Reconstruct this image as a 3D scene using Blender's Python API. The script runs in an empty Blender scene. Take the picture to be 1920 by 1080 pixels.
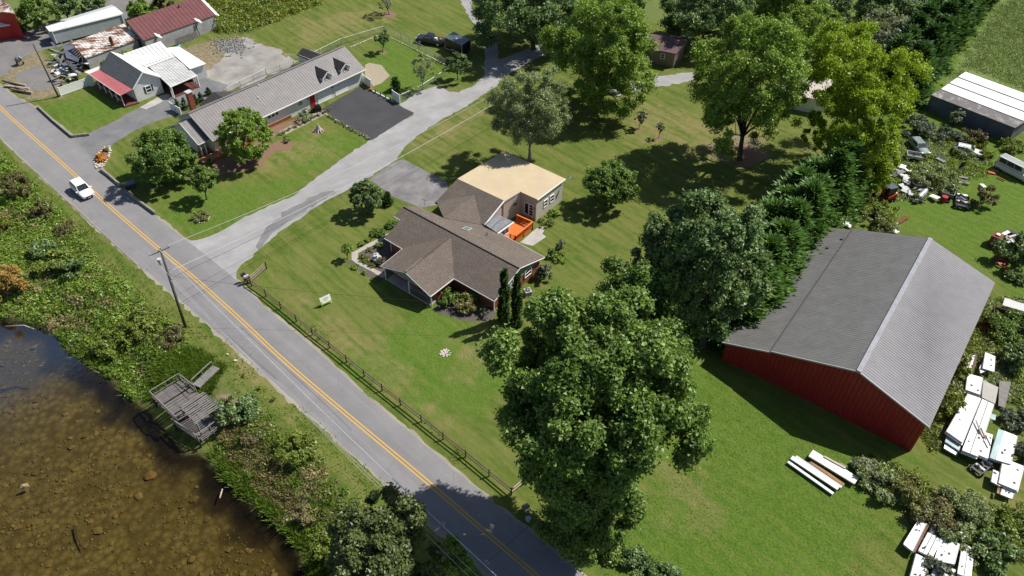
import bpy, bmesh, math, random
import numpy as np
from mathutils import Vector, Matrix
from mathutils.geometry import tessellate_polygon

S = bpy.context.scene
C = S.collection
rnd = random.Random(7)
rng = np.random.default_rng(7)
R_ = math.radians

# ------------------------------------------------------------------ camera
CAM_H, PITCH, ROLL, FPX = 66.0, R_(42.9), R_(1.2), 1460.0
_fw = np.array([0, math.cos(PITCH), -math.sin(PITCH)])
_r = np.array([1.0, 0, 0]); _u = np.cross(_r, _fw)
_rr = math.cos(ROLL) * _r + math.sin(ROLL) * _u
_uu = -math.sin(ROLL) * _r + math.cos(ROLL) * _u
cam_d = bpy.data.cameras.new('camera'); cam = bpy.data.objects.new('camera', cam_d); C.objects.link(cam)
cam_d.sensor_width = 36; cam_d.lens = FPX / 1920 * 36; cam_d.clip_start = 1; cam_d.clip_end = 4000
cam.matrix_world = Matrix(((_rr[0], _uu[0], -_fw[0], 0), (_rr[1], _uu[1], -_fw[1], 0), (_rr[2], _uu[2], -_fw[2], CAM_H), (0, 0, 0, 1)))
S.camera = cam

# ------------------------------------------------------------------ light
SUN_AZ, SUN_EL = R_(24.5), R_(51.5)          # direction TOWARDS the sun, from +x counter-clockwise
w = bpy.data.worlds.new('World'); S.world = w; w.use_nodes = True
nt = w.node_tree; nt.nodes.clear()
wo = nt.nodes.new('ShaderNodeOutputWorld'); bg = nt.nodes.new('ShaderNodeBackground'); sk = nt.nodes.new('ShaderNodeTexSky')
sk.sky_type = 'NISHITA'; sk.sun_disc = False; sk.sun_elevation = SUN_EL; sk.sun_rotation = math.pi / 2 - SUN_AZ
bg.inputs[1].default_value = 0.072
nt.links.new(sk.outputs[0], bg.inputs[0]); nt.links.new(bg.outputs[0], wo.inputs[0])
sd = bpy.data.lights.new('sun', 'SUN'); sd.energy = 4.95; sd.angle = R_(0.5); sd.color = (1, 0.955, 0.88)
so = bpy.data.objects.new('sun', sd); C.objects.link(so)
sv = Vector((math.cos(SUN_EL) * math.cos(SUN_AZ), math.cos(SUN_EL) * math.sin(SUN_AZ), math.sin(SUN_EL)))
so.rotation_euler = sv.to_track_quat('Z', 'Y').to_euler(); so.location = (60, 60, 120)
S.view_settings.view_transform = 'Standard'; S.view_settings.look = 'None'; S.view_settings.exposure = 0.47
S.view_settings.gamma = 1.0; S.view_settings.use_curve_mapping = False
S.render.engine = 'CYCLES'
S.cycles.max_bounces = 6; S.cycles.transparent_max_bounces = 8; S.cycles.use_denoising = True
S.cycles.caustics_reflective = False; S.cycles.caustics_refractive = False

# ------------------------------------------------------------------ picking points of the place
def ray(px, py): return (px - 960) * _rr - (py - 540) * _uu + FPX * _fw
def at(px, py, z=0.0):
    d = ray(px, py); t = (z - CAM_H) / d[2]
    return Vector((d[0] * t, d[1] * t, z))
def onp(px, py, pl):                          # point of a plane given by three points
    a, b, c = [np.array(p) for p in pl]; n = np.cross(b - a, c - a); d = ray(px, py); o = np.array([0, 0, CAM_H])
    t = n.dot(a - o) / n.dot(d); return Vector(o + d * t)
def mpp(p): return (Vector(p) - Vector((0, 0, CAM_H))).dot(Vector(_fw)) / FPX   # metres per photo pixel
def height_over(base, px, py, hi=30):        # height at which (px,py) stands over base
    best = (1e9, 0)
    for i in range(int(hi * 20)):
        z = i / 20; p = at(px, py, z); d = abs(p.y - base.y)
        if d < best[0]: best = (d, z)
    return best[1]

# ------------------------------------------------------------------ object helpers
def setp(o, label=None, cat=None, group=None, kind=None):
    if label: o['label'] = label
    if cat: o['category'] = cat
    if group: o['group'] = group
    if kind: o['kind'] = kind
    return o
def thing(name, label, cat, loc, group=None):
    o = bpy.data.objects.new(name, None); C.objects.link(o); o.location = loc; o.empty_display_size = .2
    return setp(o, label, cat, group)
def root_off(parent):
    p = Vector((0, 0, 0)); q = parent
    while q is not None: p += q.location; q = q.parent
    return p
class MB:
    def __init__(s): s.v = []; s.f = []
    def add(s, vs, fs):
        b = len(s.v); s.v += [Vector(v) for v in vs]; s.f += [tuple(i + b for i in f) for f in fs]; return s
    def poly(s, pts): return s.add(pts, [tuple(range(len(pts)))])
    def hexa(s, p):       # bottom 4, top 4
        return s.add(p, [(3, 2, 1, 0), (4, 5, 6, 7), (0, 1, 5, 4), (1, 2, 6, 5), (2, 3, 7, 6), (3, 0, 4, 7)])
    def box(s, c, sx, sy, sz, az=0, tx=1, ty=1):   # c = centre of the bottom face
        ca, sa = math.cos(az), math.sin(az); o = []
        for z, kx, ky in ((0, 1, 1), (sz, tx, ty)):
            for x, y in ((-.5, -.5), (.5, -.5), (.5, .5), (-.5, .5)):
                X, Y = x * sx * kx, y * sy * ky; o.append((c[0] + X * ca - Y * sa, c[1] + X * sa + Y * ca, c[2] + z))
        return s.hexa(o)
    def beam(s, a, b, w, h, up=(0, 0, 1)):
        a = Vector(a); b = Vector(b); d = (b - a).normalized(); u = Vector(up)
        if abs(d.dot(u)) > .95: u = Vector((0.42, 0.91, 0))
        r = d.cross(u).normalized() * (w / 2); u = r.cross(d).normalized() * (h / 2)
        return s.hexa([a - r - u, a + r - u, a + r + u, a - r + u, b - r - u, b + r - u, b + r + u, b - r + u])
    def tube(s, pts, rad, n=6, cap=True):
        pts = [Vector(p) for p in pts]; k = len(pts)
        if not hasattr(rad, '__len__'): rad = [rad] * k
        b = len(s.v)
        for i, p in enumerate(pts):
            d = (pts[min(i + 1, k - 1)] - pts[max(i - 1, 0)]).normalized()
            u = Vector((1, 0, 0)) if abs(d.x) < .8 else Vector((0, 1, 0))
            x = d.cross(u).normalized(); y = d.cross(x)
            for j in range(n):
                t = j / n * 6.28319; s.v.append(p + (x * math.cos(t) + y * math.sin(t)) * rad[i])
        for i in range(k - 1):
            for j in range(n):
                s.f.append((b + i * n + j, b + i * n + (j + 1) % n, b + (i + 1) * n + (j + 1) % n, b + (i + 1) * n + j))
        if cap:
            s.f.append(tuple(b + j for j in range(n))[::-1]); s.f.append(tuple(b + (k - 1) * n + j for j in range(n)))
        return s
    def slab(s, pts, t, d=(0, 0, -1)):   # polygon with thickness t along d
        n = len(pts); d = Vector(d) * t; b = len(s.v); pts = [Vector(p) for p in pts]
        s.v += pts + [p + d for p in pts]
        tr = tessellate_polygon([pts])
        for a, q, c in tr: s.f.append((b + a, b + q, b + c)); s.f.append((b + n + c, b + n + q, b + n + a))
        for i in range(n): j = (i + 1) % n; s.f.append((b + i, b + n + i, b + n + j, b + j))
        return s
    def prism(s, pts, z0, z1): return s.slab([Vector((p[0], p[1], z1)) for p in pts], z1 - z0)
    def ribs(s, A, B, Cc, D, sp, w, h):   # ribs run from edge A-B down to edge D-C
        A, B, Cc, D = map(Vector, (A, B, Cc, D)); n = (B - A).cross(D - A).normalized()
        if n.z < 0 or (abs(n.z) < .05 and n.y > 0): n = -n
        k = max(2, int((B - A).length / sp)); e = (B - A).normalized() * w / 2
        for i in range(k + 1):
            t = i / k; p = A.lerp(B, t); q = D.lerp(Cc, t)
            s.add([p - e, p + e, p + n * h, q - e, q + e, q + n * h], [(0, 2, 5, 3), (2, 1, 4, 5), (3, 5, 4), (0, 1, 2)])
        return s
    def build(s, name, m, parent=None, smooth=False, label=None, kind=None, bevel=0):
        me = bpy.data.meshes.new(name); off = root_off(parent) if parent else Vector((0, 0, 0))
        me.from_pydata([v - off for v in s.v], [], s.f)
        bm = bmesh.new(); bm.from_mesh(me); bmesh.ops.recalc_face_normals(bm, faces=bm.faces); bm.to_mesh(me); bm.free()
        if smooth: me.shade_smooth()
        me.materials.append(m); o = bpy.data.objects.new(name, me); C.objects.link(o); o.parent = parent
        if bevel:
            b = o.modifiers.new('bevel', 'BEVEL'); b.width = bevel; b.segments = 2; b.limit_method = 'ANGLE'
        if label: o['label'] = label
        if kind: o['kind'] = kind
        return o
def top(o, label, cat, group=None): return setp(o, label, cat, group)
def recentre(o, p):
    p = Vector(p); o.data.transform(Matrix.Translation(-p)); o.location = p; return o
def copy_tree(o, parent=None):
    c = o.copy(); C.objects.link(c)
    if parent is not None: c.parent = parent
    for ch in list(o.children): copy_tree(ch, c)
    return c
def np_mesh(name, v, q, mat, parent=None, tone=None):
    me = bpy.data.meshes.new(name); off = root_off(parent) if parent else Vector((0, 0, 0))
    v = np.asarray(v, dtype=np.float32) - np.array(off, dtype=np.float32); k = q.shape[1]
    me.vertices.add(len(v)); me.vertices.foreach_set('co', v.ravel())
    me.loops.add(q.size); me.loops.foreach_set('vertex_index', q.astype(np.int32).ravel())
    me.polygons.add(len(q)); me.polygons.foreach_set('loop_start', np.arange(0, q.size, k, dtype=np.int32))
    me.polygons.foreach_set('loop_total', np.full(len(q), k, dtype=np.int32))
    if tone is not None:
        a = me.attributes.new('tone', 'FLOAT', 'FACE'); a.data.foreach_set('value', tone.astype(np.float32))
    me.update(calc_edges=True); me.materials.append(mat)
    o = bpy.data.objects.new(name, me); C.objects.link(o); o.parent = parent; return o

# ------------------------------------------------------------------ materials
class NT:
    def __init__(s, name):
        s.m = bpy.data.materials.new(name); s.m.use_nodes = True; s.t = s.m.node_tree; s.t.nodes.clear()
        s.out = s.n('ShaderNodeOutputMaterial'); s.co = s.n('ShaderNodeTexCoord').outputs['Object']
    def n(s, k, **kw):
        x = s.t.nodes.new(k)
        for a, b in kw.items(): setattr(x, a, b)
        return x
    def set(s, sock, v):
        if isinstance(v, bpy.types.NodeSocket): s.t.links.new(v, sock)
        elif isinstance(v, tuple) and len(v) == 3 and sock.type == 'RGBA': sock.default_value = (*v, 1)
        else: sock.default_value = v
    def math(s, op, a, b=0.0, c=None):
        x = s.n('ShaderNodeMath', operation=op); s.set(x.inputs[0], a); s.set(x.inputs[1], b)
        if c is not None: s.set(x.inputs[2], c)
        return x.outputs[0]
    def map(s, scale=(1, 1, 1), rot=0, co=None):
        x = s.n('ShaderNodeMapping', vector_type='TEXTURE') ; s.set(x.inputs[0], co or s.co)
        x.inputs['Rotation'].default_value = (0, 0, rot); x.inputs['Scale'].default_value = tuple(1 / k for k in scale); return x.outputs[0]
    def noise(s, scale, det=4, rough=.6, co=None, dist=0):
        x = s.n('ShaderNodeTexNoise'); s.set(x.inputs['Vector'], co or s.co); x.inputs['Scale'].default_value = scale
        x.inputs['Detail'].default_value = det; x.inputs['Roughness'].default_value = rough; x.inputs['Distortion'].default_value = dist
        return x.outputs['Fac']
    def voro(s, scale, co=None, feat='F1', out='Distance'):
        x = s.n('ShaderNodeTexVoronoi', feature=feat); s.set(x.inputs['Vector'], co or s.co); x.inputs['Scale'].default_value = scale
        return x.outputs[out]
    def rng(s, f, a, b, lo=0.0, hi=1.0):
        x = s.n('ShaderNodeMapRange'); s.set(x.inputs[0], f)
        for i, v in zip((1, 2, 3, 4), (a, b, lo, hi)): s.set(x.inputs[i], v)
        return x.outputs[0]
    def mix(s, f, a, b, mode='MIX'):
        x = s.n('ShaderNodeMix', data_type='RGBA', blend_type=mode); s.set(x.inputs[0], f); s.set(x.inputs[6], a); s.set(x.inputs[7], b); return x.outputs[2]
    def attr(s, name, out='Fac'): return s.n('ShaderNodeAttribute', attribute_name=name).outputs[out]
    def sep(s, v=None):
        x = s.n('ShaderNodeSeparateXYZ'); s.set(x.inputs[0], v or s.co); return x.outputs
    def bump(s, h, dist=.05, st=1.0):
        x = s.n('ShaderNodeBump'); s.set(x.inputs['Height'], h); x.inputs['Distance'].default_value = dist; x.inputs['Strength'].default_value = st; return x.outputs[0]
    def pbr(s, col, rough=.7, metal=0.0, nrm=None, spec=.3):
        x = s.n('ShaderNodeBsdfPrincipled'); s.set(x.inputs['Base Color'], col); s.set(x.inputs['Roughness'], rough); s.set(x.inputs['Metallic'], metal)
        s.set(x.inputs['Specular IOR Level'], spec)
        if nrm: s.set(x.inputs['Normal'], nrm)
        s.t.links.new(x.outputs[0], s.out.inputs[0]); return s.m
def sc(c, k): return tuple(x * k for x in c)
def mat(name, col, rough=.7, metal=0.0, var=.25, scale=1.5, dirt=None, spec=.3):
    t = NT(name); n1 = t.noise(scale, 5, .65); n2 = t.noise(scale * 9, 3)
    c = t.mix(t.rng(n1, .3, .7), sc(col, 1 - var), sc(col, 1 + var * .6)); c = t.mix(t.rng(n2, .35, .7, 0, .5), c, sc(col, 1 - var * .7))
    if dirt: c = t.mix(t.rng(t.noise(scale * .7, 6, .7), .5, .75, 0, .8), c, dirt)
    return t.pbr(c, rough, metal, None, spec)
def shingle_mat(name, col):
    t = NT(name); z = t.sep()[2]
    row = t.math('FRACT', t.math('MULTIPLY', z, 9.5)); edge = t.rng(row, 0, .28, 1, 0)
    n = t.noise(4.5, 3, .7); st = t.noise(1.0, 4, .6, t.map((.5, .5, 5)))
    c = t.mix(t.rng(n, .3, .7), sc(col, .62), sc(col, 1.3)); c = t.mix(t.rng(st, .35, .7, 0, .6), c, sc(col, .75))
    c = t.mix(t.math('MULTIPLY', edge, .55), c, sc(col, .3)); c = t.mix(t.rng(t.noise(.35, 5, .7), .45, .7, 0, .5), c, sc(col, .62))
    return t.pbr(c, .9, 0, t.bump(t.math('ADD', t.math('MULTIPLY', row, .6), n), .04), .15)
def siding_mat(name, col, step=.2, dirt=None):
    t = NT(name); z = t.sep()[2]; row = t.math('FRACT', t.math('MULTIPLY', z, 1 / step)); e = t.rng(row, 0, .18, 1, 0)
    c = t.mix(t.rng(t.noise(1.2, 5), .35, .7, 0, .5), col, sc(col, .82)); c = t.mix(t.math('MULTIPLY', e, .4), c, sc(col, .45))
    if dirt: c = t.mix(t.rng(t.noise(.9, 6, .7), .5, .72, 0, .85), c, dirt)
    return t.pbr(c, .6, 0, t.bump(row, .03))
def brick_mat(name, col):
    t = NT(name); z = t.sep()[2]; row = t.math('FRACT', t.math('MULTIPLY', z, 7)); e = t.rng(row, 0, .2, 1, 0)
    v = t.voro(5, t.map((.6, .6, 2.2)), 'F1', 'Color'); c = t.mix(t.sep(v)[0], sc(col, .7), sc(col, 1.3))
    c = t.mix(t.math('MULTIPLY', e, .5), c, (.3, .26, .22)); return t.pbr(c, .9, 0, t.bump(row, .02))
def metal_mat(name, col, rough=.45, rust=0.0, streak=.3, az=0.0, blotch=None):
    t = NT(name); n = t.noise(.8, 5); s2 = t.noise(1.6, 4, .6, t.map((.25, 3, 1), az))
    c = t.mix(t.rng(n, .3, .7), sc(col, .85), sc(col, 1.1)); c = t.mix(t.rng(s2, .4, .7, 0, streak), c, sc(col, .6))
    if rust:
        r = t.math('ADD', t.math('MULTIPLY', t.noise(.45, 6, .7), .6), t.math('MULTIPLY', s2, .5))
        rc = t.mix(t.noise(5, 3), (.085, .03, .015), (.2, .085, .04)); c = t.mix(t.rng(r, .62 - rust * .2, .70 - rust * .2), c, rc)
    if blotch: c = t.mix(t.rng(t.noise(.6, 6, .75), .52, .66), c, blotch)
    return t.pbr(c, rough, .0, None, .4)
def leaf_mat(name, dark, light, hi=None, trans=.22):
    t = NT(name); f = t.attr('tone'); c = t.mix(t.rng(f, 0, .8), dark, light)
    if hi: c = t.mix(t.rng(f, .72, 1.0), c, hi)
    d = t.n('ShaderNodeBsdfDiffuse'); t.set(d.inputs[0], c); tr = t.n('ShaderNodeBsdfTranslucent'); t.set(tr.inputs[0], t.mix(.5, c, (light[0] * 1.3, light[1] * 1.4, light[2] * .6)))
    g = t.n('ShaderNodeBsdfGlossy'); t.set(g.inputs[0], (.9, .95, 1)); g.inputs['Roughness'].default_value = .42
    m1 = t.n('ShaderNodeMixShader'); m1.inputs[0].default_value = trans; t.t.links.new(d.outputs[0], m1.inputs[1]); t.t.links.new(tr.outputs[0], m1.inputs[2])
    m2 = t.n('ShaderNodeMixShader'); m2.inputs[0].default_value = .018; t.t.links.new(m1.outputs[0], m2.inputs[1]); t.t.links.new(g.outputs[0], m2.inputs[2])
    t.t.links.new(m2.outputs[0], t.out.inputs[0]); return t.m

M = {}
def plain(k, *a, **kw): M[k] = mat(k, *a, **kw)
plain('white_paint', (.78, .78, .76), .5, var=.06); plain('white_panel', (.72, .72, .7), .5, var=.1, scale=.6, dirt=(.42, .42, .39))
plain('white_metal_roof', (.68, .68, .66), .5, var=.12, scale=.8, dirt=(.55, .55, .53)); plain('white_trim', (.75, .75, .72), .5, var=.05)
plain('cream_roof', (.47, .38, .245), .8, var=.12, scale=.35, dirt=(.38, .33, .25)); plain('mauve_wall', (.42, .34, .31), .75, var=.06)
plain('concrete', (.38, .36, .33), .85, var=.2, scale=.8, dirt=(.25, .23, .21)); plain('grey_concrete', (.3, .29, .28), .85, var=.2, dirt=(.15, .15, .15))
plain('black_paint', (.012, .012, .014), .3, var=.1, spec=.5); plain('dark_grey', (.05, .05, .055), .6); plain('mid_grey', (.2, .2, .2), .6)
plain('light_grey', (.45, .45, .45), .5, var=.1); plain('galvanised', (.42, .43, .44), .45, .4); plain('rubber', (.015, .015, .015), .8)
plain('red_paint', (.35, .018, .015), .45, var=.15); plain('red_door', (.4, .015, .02), .4); plain('orange_stain', (.62, .155, .03), .6, var=.15, scale=2.5)
plain('weathered_wood', (.15, .135, .128), .9, var=.35, scale=2); plain('grey_wood', (.2, .186, .178), .9, var=.3, scale=2)
plain('pale_wood', (.46, .38, .28), .85, var=.2); plain('brown_wood', (.13, .085, .055), .9, var=.3); plain('dark_wood', (.06, .045, .035), .9, var=.3); plain('rail_wood', (.3, .24, .18), .9, var=.3)
plain('fence_rail', (.11, .09, .068), .9, var=.3); plain('pole_wood', (.075, .07, .058), .9, var=.3); plain('bark', (.09, .075, .06), .95, var=.4, scale=4); plain('grey_bark', (.22, .2, .18), .95, var=.3, scale=4)
plain('rust', (.16, .06, .03), .9, var=.4); plain('orange_rust', (.42, .09, .03), .8, var=.3); plain('teal_paint', (.1, .36, .42), .5, var=.15)
plain('pale_teal', (.3, .42, .43), .6, var=.2, scale=.8, dirt=(.5, .52, .5)); plain('blue_tarp', (.08, .2, .38), .6, var=.15); plain('yellow_plastic', (.62, .4, .04), .5); plain('orange_foam', (.3, .17, .07), .85)
plain('stone', (.42, .38, .33), .9, var=.35, scale=3); plain('pale_stone', (.52, .46, .41), .9, var=.3, scale=3); plain('terracotta', (.35, .13, .07), .8)
plain('mulch', (.2, .12, .08), .95, var=.35, scale=5); plain('dark_mulch', (.1, .085, .075), .95, var=.35, scale=5)
plain('car_white', (.8, .8, .79), .25, var=.02, spec=.5); plain('van_white', (.62, .63, .61), .5, var=.12, dirt=(.4, .4, .37)); plain('car_blue_black', (.012, .016, .03), .2, var=.1, spec=.6)
plain('faded_green', (.16, .21, .2), .55, var=.2, dirt=(.3, .32, .3)); plain('trailer_roof', (.06, .085, .11), .35, var=.3, dirt=(.16, .2, .23), spec=.5)
plain('chrome', (.6, .6, .6), .2, .9); plain('purple_shingle', (.13, .085, .085), .9, var=.3, scale=3); plain('pale_roof', (.48, .42, .36), .8, var=.2)
plain('sand_paver', (.3, .255, .19), .9, var=.2, scale=2); plain('walk_stone', (.36, .33, .3), .9, var=.25, scale=2); plain('sage_siding', (.2, .25, .24), .7, var=.08)
plain('dark_blue_wall', (.09, .105, .15), .7, var=.25, scale=.6, dirt=(.2, .16, .13)); plain('block_wall', (.36, .36, .36), .9, var=.2, scale=.9, dirt=(.2, .19, .18))
plain('stump_wood', (.45, .42, .38), .9, var=.3, scale=5); plain('insulator', (.5, .52, .55), .3); plain('sign_green', (.3, .55, .04), .5); plain('sign_print', (.45, .5, .42), .6)
plain('rusty_brown', (.2, .1, .07), .85, var=.3, scale=3); plain('pink_roof', (.42, .13, .14), .6, var=.15, scale=1.5)
plain('mossy_stone', (.25, .24, .19), .95, var=.35, scale=3)
t = NT('glass'); M['glass'] = t.pbr((.02, .025, .03), .08, 0, None, .6)
t = NT('headlamp'); M['headlamp'] = t.pbr((.55, .58, .6), .15, 0, None, .6)
M['tail_lamp'] = mat('tail_lamp', (.3, .01, .01), .3)
M['shingles'] = shingle_mat('shingles', (.15, .124, .105)); M['dark_shingles'] = shingle_mat('dark_shingles', (.06, .055, .055)); M['grey_shingles'] = shingle_mat('grey_shingles', (.2, .205, .215))
M['white_siding'] = siding_mat('white_siding', (.78, .78, .77)); M['cream_siding'] = siding_mat('cream_siding', (.66, .62, .55), .22)
M['grey_siding'] = siding_mat('grey_siding', (.3, .31, .32), .25, (.18, .17, .16)); M['brick'] = brick_mat('brick', (.3, .075, .04)); M['cabin_wall'] = siding_mat('cabin_wall', (.2, .16, .12), .25)
M['trailer_side'] = metal_mat('trailer_side', (.42, .44, .47), .5, 0, .4)
M['barn_grey'] = metal_mat('barn_grey', (.128, .125, .137), .5, 0, .2); M['barn_old'] = metal_mat('barn_old', (.132, .131, .128), .6, 0, .4); M['barn_red'] = metal_mat('barn_red', (.29, .02, .02), .5, 0, .25)
M['house_metal'] = metal_mat('house_metal', (.175, .163, .16), .5, 0, .25); M['maroon_metal'] = metal_mat('maroon_metal', (.16, .062, .06), .5, 0, .4); M['rusty_white'] = metal_mat('rusty_white', (.66, .64, .6), .6, .62, .3, R_(20))
M['streaky_white'] = metal_mat('streaky_white', (.5, .5, .49), .5, 0, .85); M['mottled_skirt'] = metal_mat('mottled_skirt', (.13, .12, .12), .7, 0, .5, 0, (.34, .33, .32))

# ------------------------------------------------------------------ terrain
SHORE_PX = [(-420, 560), (-160, 585), (0, 592), (62, 600), (105, 622), (128, 648), (165, 676), (205, 700), (245, 742), (300, 790), (345, 842), (395, 858), (425, 893), (462, 930), (505, 962), (545, 1000), (572, 1040), (590, 1090), (600, 1190), (560, 1500), (-700, 1500)]
SHORE = np.array([at(x, y, -1.7)[:2] for x, y in SHORE_PX])
def poly_sd(X, Y, P):                          # signed distance, + outside
    d = np.full(X.shape, 1e9); ins = np.zeros(X.shape, bool); n = len(P)
    for i in range(n):
        ax, ay = P[i]; bx, by = P[(i + 1) % n]; ex, ey = bx - ax, by - ay
        t = np.clip(((X - ax) * ex + (Y - ay) * ey) / (ex * ex + ey * ey + 1e-9), 0, 1)
        d = np.minimum(d, np.hypot(X - ax - t * ex, Y - ay - t * ey))
        c = ((ay > Y) != (by > Y)); xi = ax + (Y - ay) * ex / (ey if abs(ey) > 1e-9 else 1e-9); ins ^= c & (X < xi)
    return np.where(ins, -d, d)
def sst(a, b, x): t = np.clip((x - a) / (b - a), 0, 1); return t * t * (3 - 2 * t)
def hnoise(X, Y): return (np.sin(X * .9 + np.sin(Y * .7) * 1.3) * np.sin(Y * 1.1 + np.sin(X * .5) * 1.7) + .6 * np.sin(X * 2.3 + Y * 1.7) * np.sin(Y * 2.9 - X * 1.1))
def terr(X, Y):
    d = poly_sd(X, Y, SHORE) + .35 * hnoise(X, Y)
    z = np.where(d > 0, -1.7 * (1 - sst(0, 6.2, d)), -1.7 - 1.0 * sst(0, 2.6, -d) - .35 * sst(3, 14, -d))
    return z + .14 * hnoise(X * 1.3, Y * 1.3) * sst(5.5, 3.5, d) * sst(-3, 0, d)
def gz(p): return float(terr(np.array([p[0]]), np.array([p[1]]))[0])
def gnd(px, py):
    z = 0.0
    for _ in range(8): p = at(px, py, z); z = .5 * z + .5 * gz(p)
    return at(px, py, z)
def W(pts): return np.array([at(x, y)[:2] for x, y in pts])
WILD_PX = [(-600, 200), (-100, 240), (0, 300), (60, 360), (130, 440), (200, 520), (262, 575), (330, 622), (372, 660), (440, 735), (505, 800), (560, 850), (640, 915), (720, 985), (760, 1100), (700, 1400), (-900, 1400)]
SCRUB_TOP = [(375, 22), (402, 62), (455, 62), (520, 40), (600, 6), (640, -40), (380, -60)]
LUSH = [[(1680, 240), (1850, 0), (1885, -30), (1885, 5), (1765, 190)], [(1200, 640), (1340, 690), (1700, 880), (1600, 1100), (1050, 1150), (1110, 1010), (1240, 860), (1310, 760)], [(1560, 330), (1640, 200), (1760, 200), (1960, 290), (1960, 600), (1860, 520), (1740, 440), (1600, 415)],
        [(640, 690), (820, 560), (900, 620), (960, 700), (900, 800), (820, 760)], [(80, 205), (140, 250), (265, 205), (190, 165)], [(690, 90), (750, 75), (870, 140), (740, 190), (690, 160)], [(280, 400), (360, 350), (600, 330), (380, 440)], [(500, 270), (560, 250), (690, 262), (560, 330)]]
DRY = [[(560, 560), (700, 640), (830, 790), (770, 740), (620, 640)], [(1180, 180), (1330, 220), (1500, 250), (1300, 300), (1180, 260)], [(560, 40), (700, 15), (740, 35), (640, 75), (560, 85)], [(470, 275), (600, 250), (620, 280), (480, 330)], [(760, 270), (925, 180), (940, 200), (800, 290)],
       [(1250, 880), (1340, 900), (1330, 990), (1250, 960)], [(440, 640), (520, 700), (640, 850), (560, 800), (440, 700)], [(1790, 820), (1850, 850), (1960, 960), (1960, 1040), (1850, 900)], [(860, 640), (960, 600), (940, 700), (870, 720)]]
SOIL = [[(410, 730), (470, 790), (545, 860), (590, 950), (560, 980), (480, 900), (430, 800)], [(300, 100), (455, 68), (545, 100), (550, 118), (425, 168), (370, 150)], [(0, 140), (70, 95), (120, 140), (115, 180), (50, 185)], [(1330, 268), (1420, 255), (1440, 290), (1390, 310), (1330, 295)], [(1890, 990), (1960, 980), (1960, 1060), (1900, 1030)], [(545, 890), (600, 930), (615, 980), (560, 960)]]
HAY = [[(1768, 170), (1868, 5), (1890, -40), (2300, -60), (2300, 260), (1920, 180), (1800, 130)]]
MEADOW_PALE = [[(1180, -40), (1560, -40), (1680, 30), (1480, 60), (1230, 45), (1180, 30)], [(-200, -60), (260, -60), (250, 5), (60, 60), (0, 40)]]
def mask(X, Y, polys, soft, seed=0):
    m = np.zeros(X.shape)
    for P in polys: m = np.maximum(m, sst(soft, -soft, poly_sd(X, Y, W(P)) + soft * .9 * hnoise(X * .8 + seed, Y * .8 - seed)))
    return m
def axis(lo, hi, step, far): 
    a = np.arange(lo, hi, step); e = np.cumsum(np.geomspace(step, far * .28, 16)); return np.concatenate([lo - e[::-1], a, a[-1] + e])
xs = axis(-112, 114, .5, 1200); ys = axis(24, 172, .5, 1200); GX, GY = np.meshgrid(xs, ys); GZ = terr(GX, GY)
far = (GX < -115) | (GX > 117) | (GY < 22) | (GY > 175)
pond_d = poly_sd(GX, GY, SHORE)
a1 = np.stack([mask(GX, GY, DRY, 1.6), mask(GX, GY, LUSH, 2.0, 5), np.maximum(mask(GX, GY, [WILD_PX], .8, 2), mask(GX, GY, [SCRUB_TOP], .6, 3)) * ~far, mask(GX, GY, SOIL, 1.0, 4)], -1)
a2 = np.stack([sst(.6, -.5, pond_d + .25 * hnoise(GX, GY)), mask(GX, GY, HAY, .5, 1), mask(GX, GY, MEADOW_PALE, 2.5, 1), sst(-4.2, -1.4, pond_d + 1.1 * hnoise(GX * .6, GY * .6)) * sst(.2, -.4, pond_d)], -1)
nx, ny = len(xs), len(ys); idx = np.arange(nx * ny).reshape(ny, nx)
quads = np.stack([idx[:-1, :-1], idx[:-1, 1:], idx[1:, 1:], idx[1:, :-1]], -1).reshape(-1, 4)

t = NT('ground_cover'); ROAD_AZ = R_(-42)
z1 = t.n('ShaderNodeAttribute', attribute_name='zone'); z2 = t.n('ShaderNodeAttribute', attribute_name='zone_two')
def rgba(a):
    x = t.n('ShaderNodeSeparateColor'); t.t.links.new(a.outputs['Color'], x.inputs[0]); return [x.outputs[0], x.outputs[1], x.outputs[2], a.outputs['Alpha']]
dry, lush, wild, soil = rgba(z1); bed, hay, pale, margin = rgba(z2)
nA = t.noise(.16, 5, .6); nB = t.noise(1.1, 5, .65); nC = t.noise(7, 4, .7)
strip = t.noise(1, 3, .55, t.map((.11, .95, .5), R_(-46)), .3); strip2 = t.noise(1, 3, .6, t.map((1.0, .09, .5), R_(16)), .2)
c = t.mix(t.rng(nA, .35, .65), (.063, .104, .0135), (.1, .138, .022))
c = t.mix(t.rng(nB, .38, .66, 0, .8), c, (.128, .15, .034)); c = t.mix(t.rng(strip, .45, .68, 0, .75), c, (.16, .158, .048)); c = t.mix(t.rng(strip, .5, .28, 0, .6), c, (.044, .094, .009))
c = t.mix(t.rng(strip2, .5, .75, 0, .35), c, (.06, .095, .016))
lc = t.mix(t.rng(t.math('ADD', t.math('MULTIPLY', nB, .6), t.math('MULTIPLY', t.noise(2.6, 4, .7), .4)), .38, .64), (.058, .135, .011), (.105, .185, .021)); c = t.mix(t.math('MULTIPLY', lush, .68), c, lc)
mow = t.math('SINE', t.math('ADD', t.math('MULTIPLY', t.sep(t.map((1, 1, 1), R_(-44)))[1], 5.2), t.math('MULTIPLY', t.noise(.09, 2), 26))); c = t.mix(t.math('MULTIPLY', t.rng(mow, -.2, 1, 0, .3), t.rng(nA, .3, .6, .3, 1)), c, (.15, .16, .05))
dm = t.math('MULTIPLY', dry, t.rng(t.math('ADD', t.math('MULTIPLY', nB, .5), t.math('MULTIPLY', strip, .5)), .36, .66))
c = t.mix(t.math('MULTIPLY', dm, .8), c, (.23, .185, .085))
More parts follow.
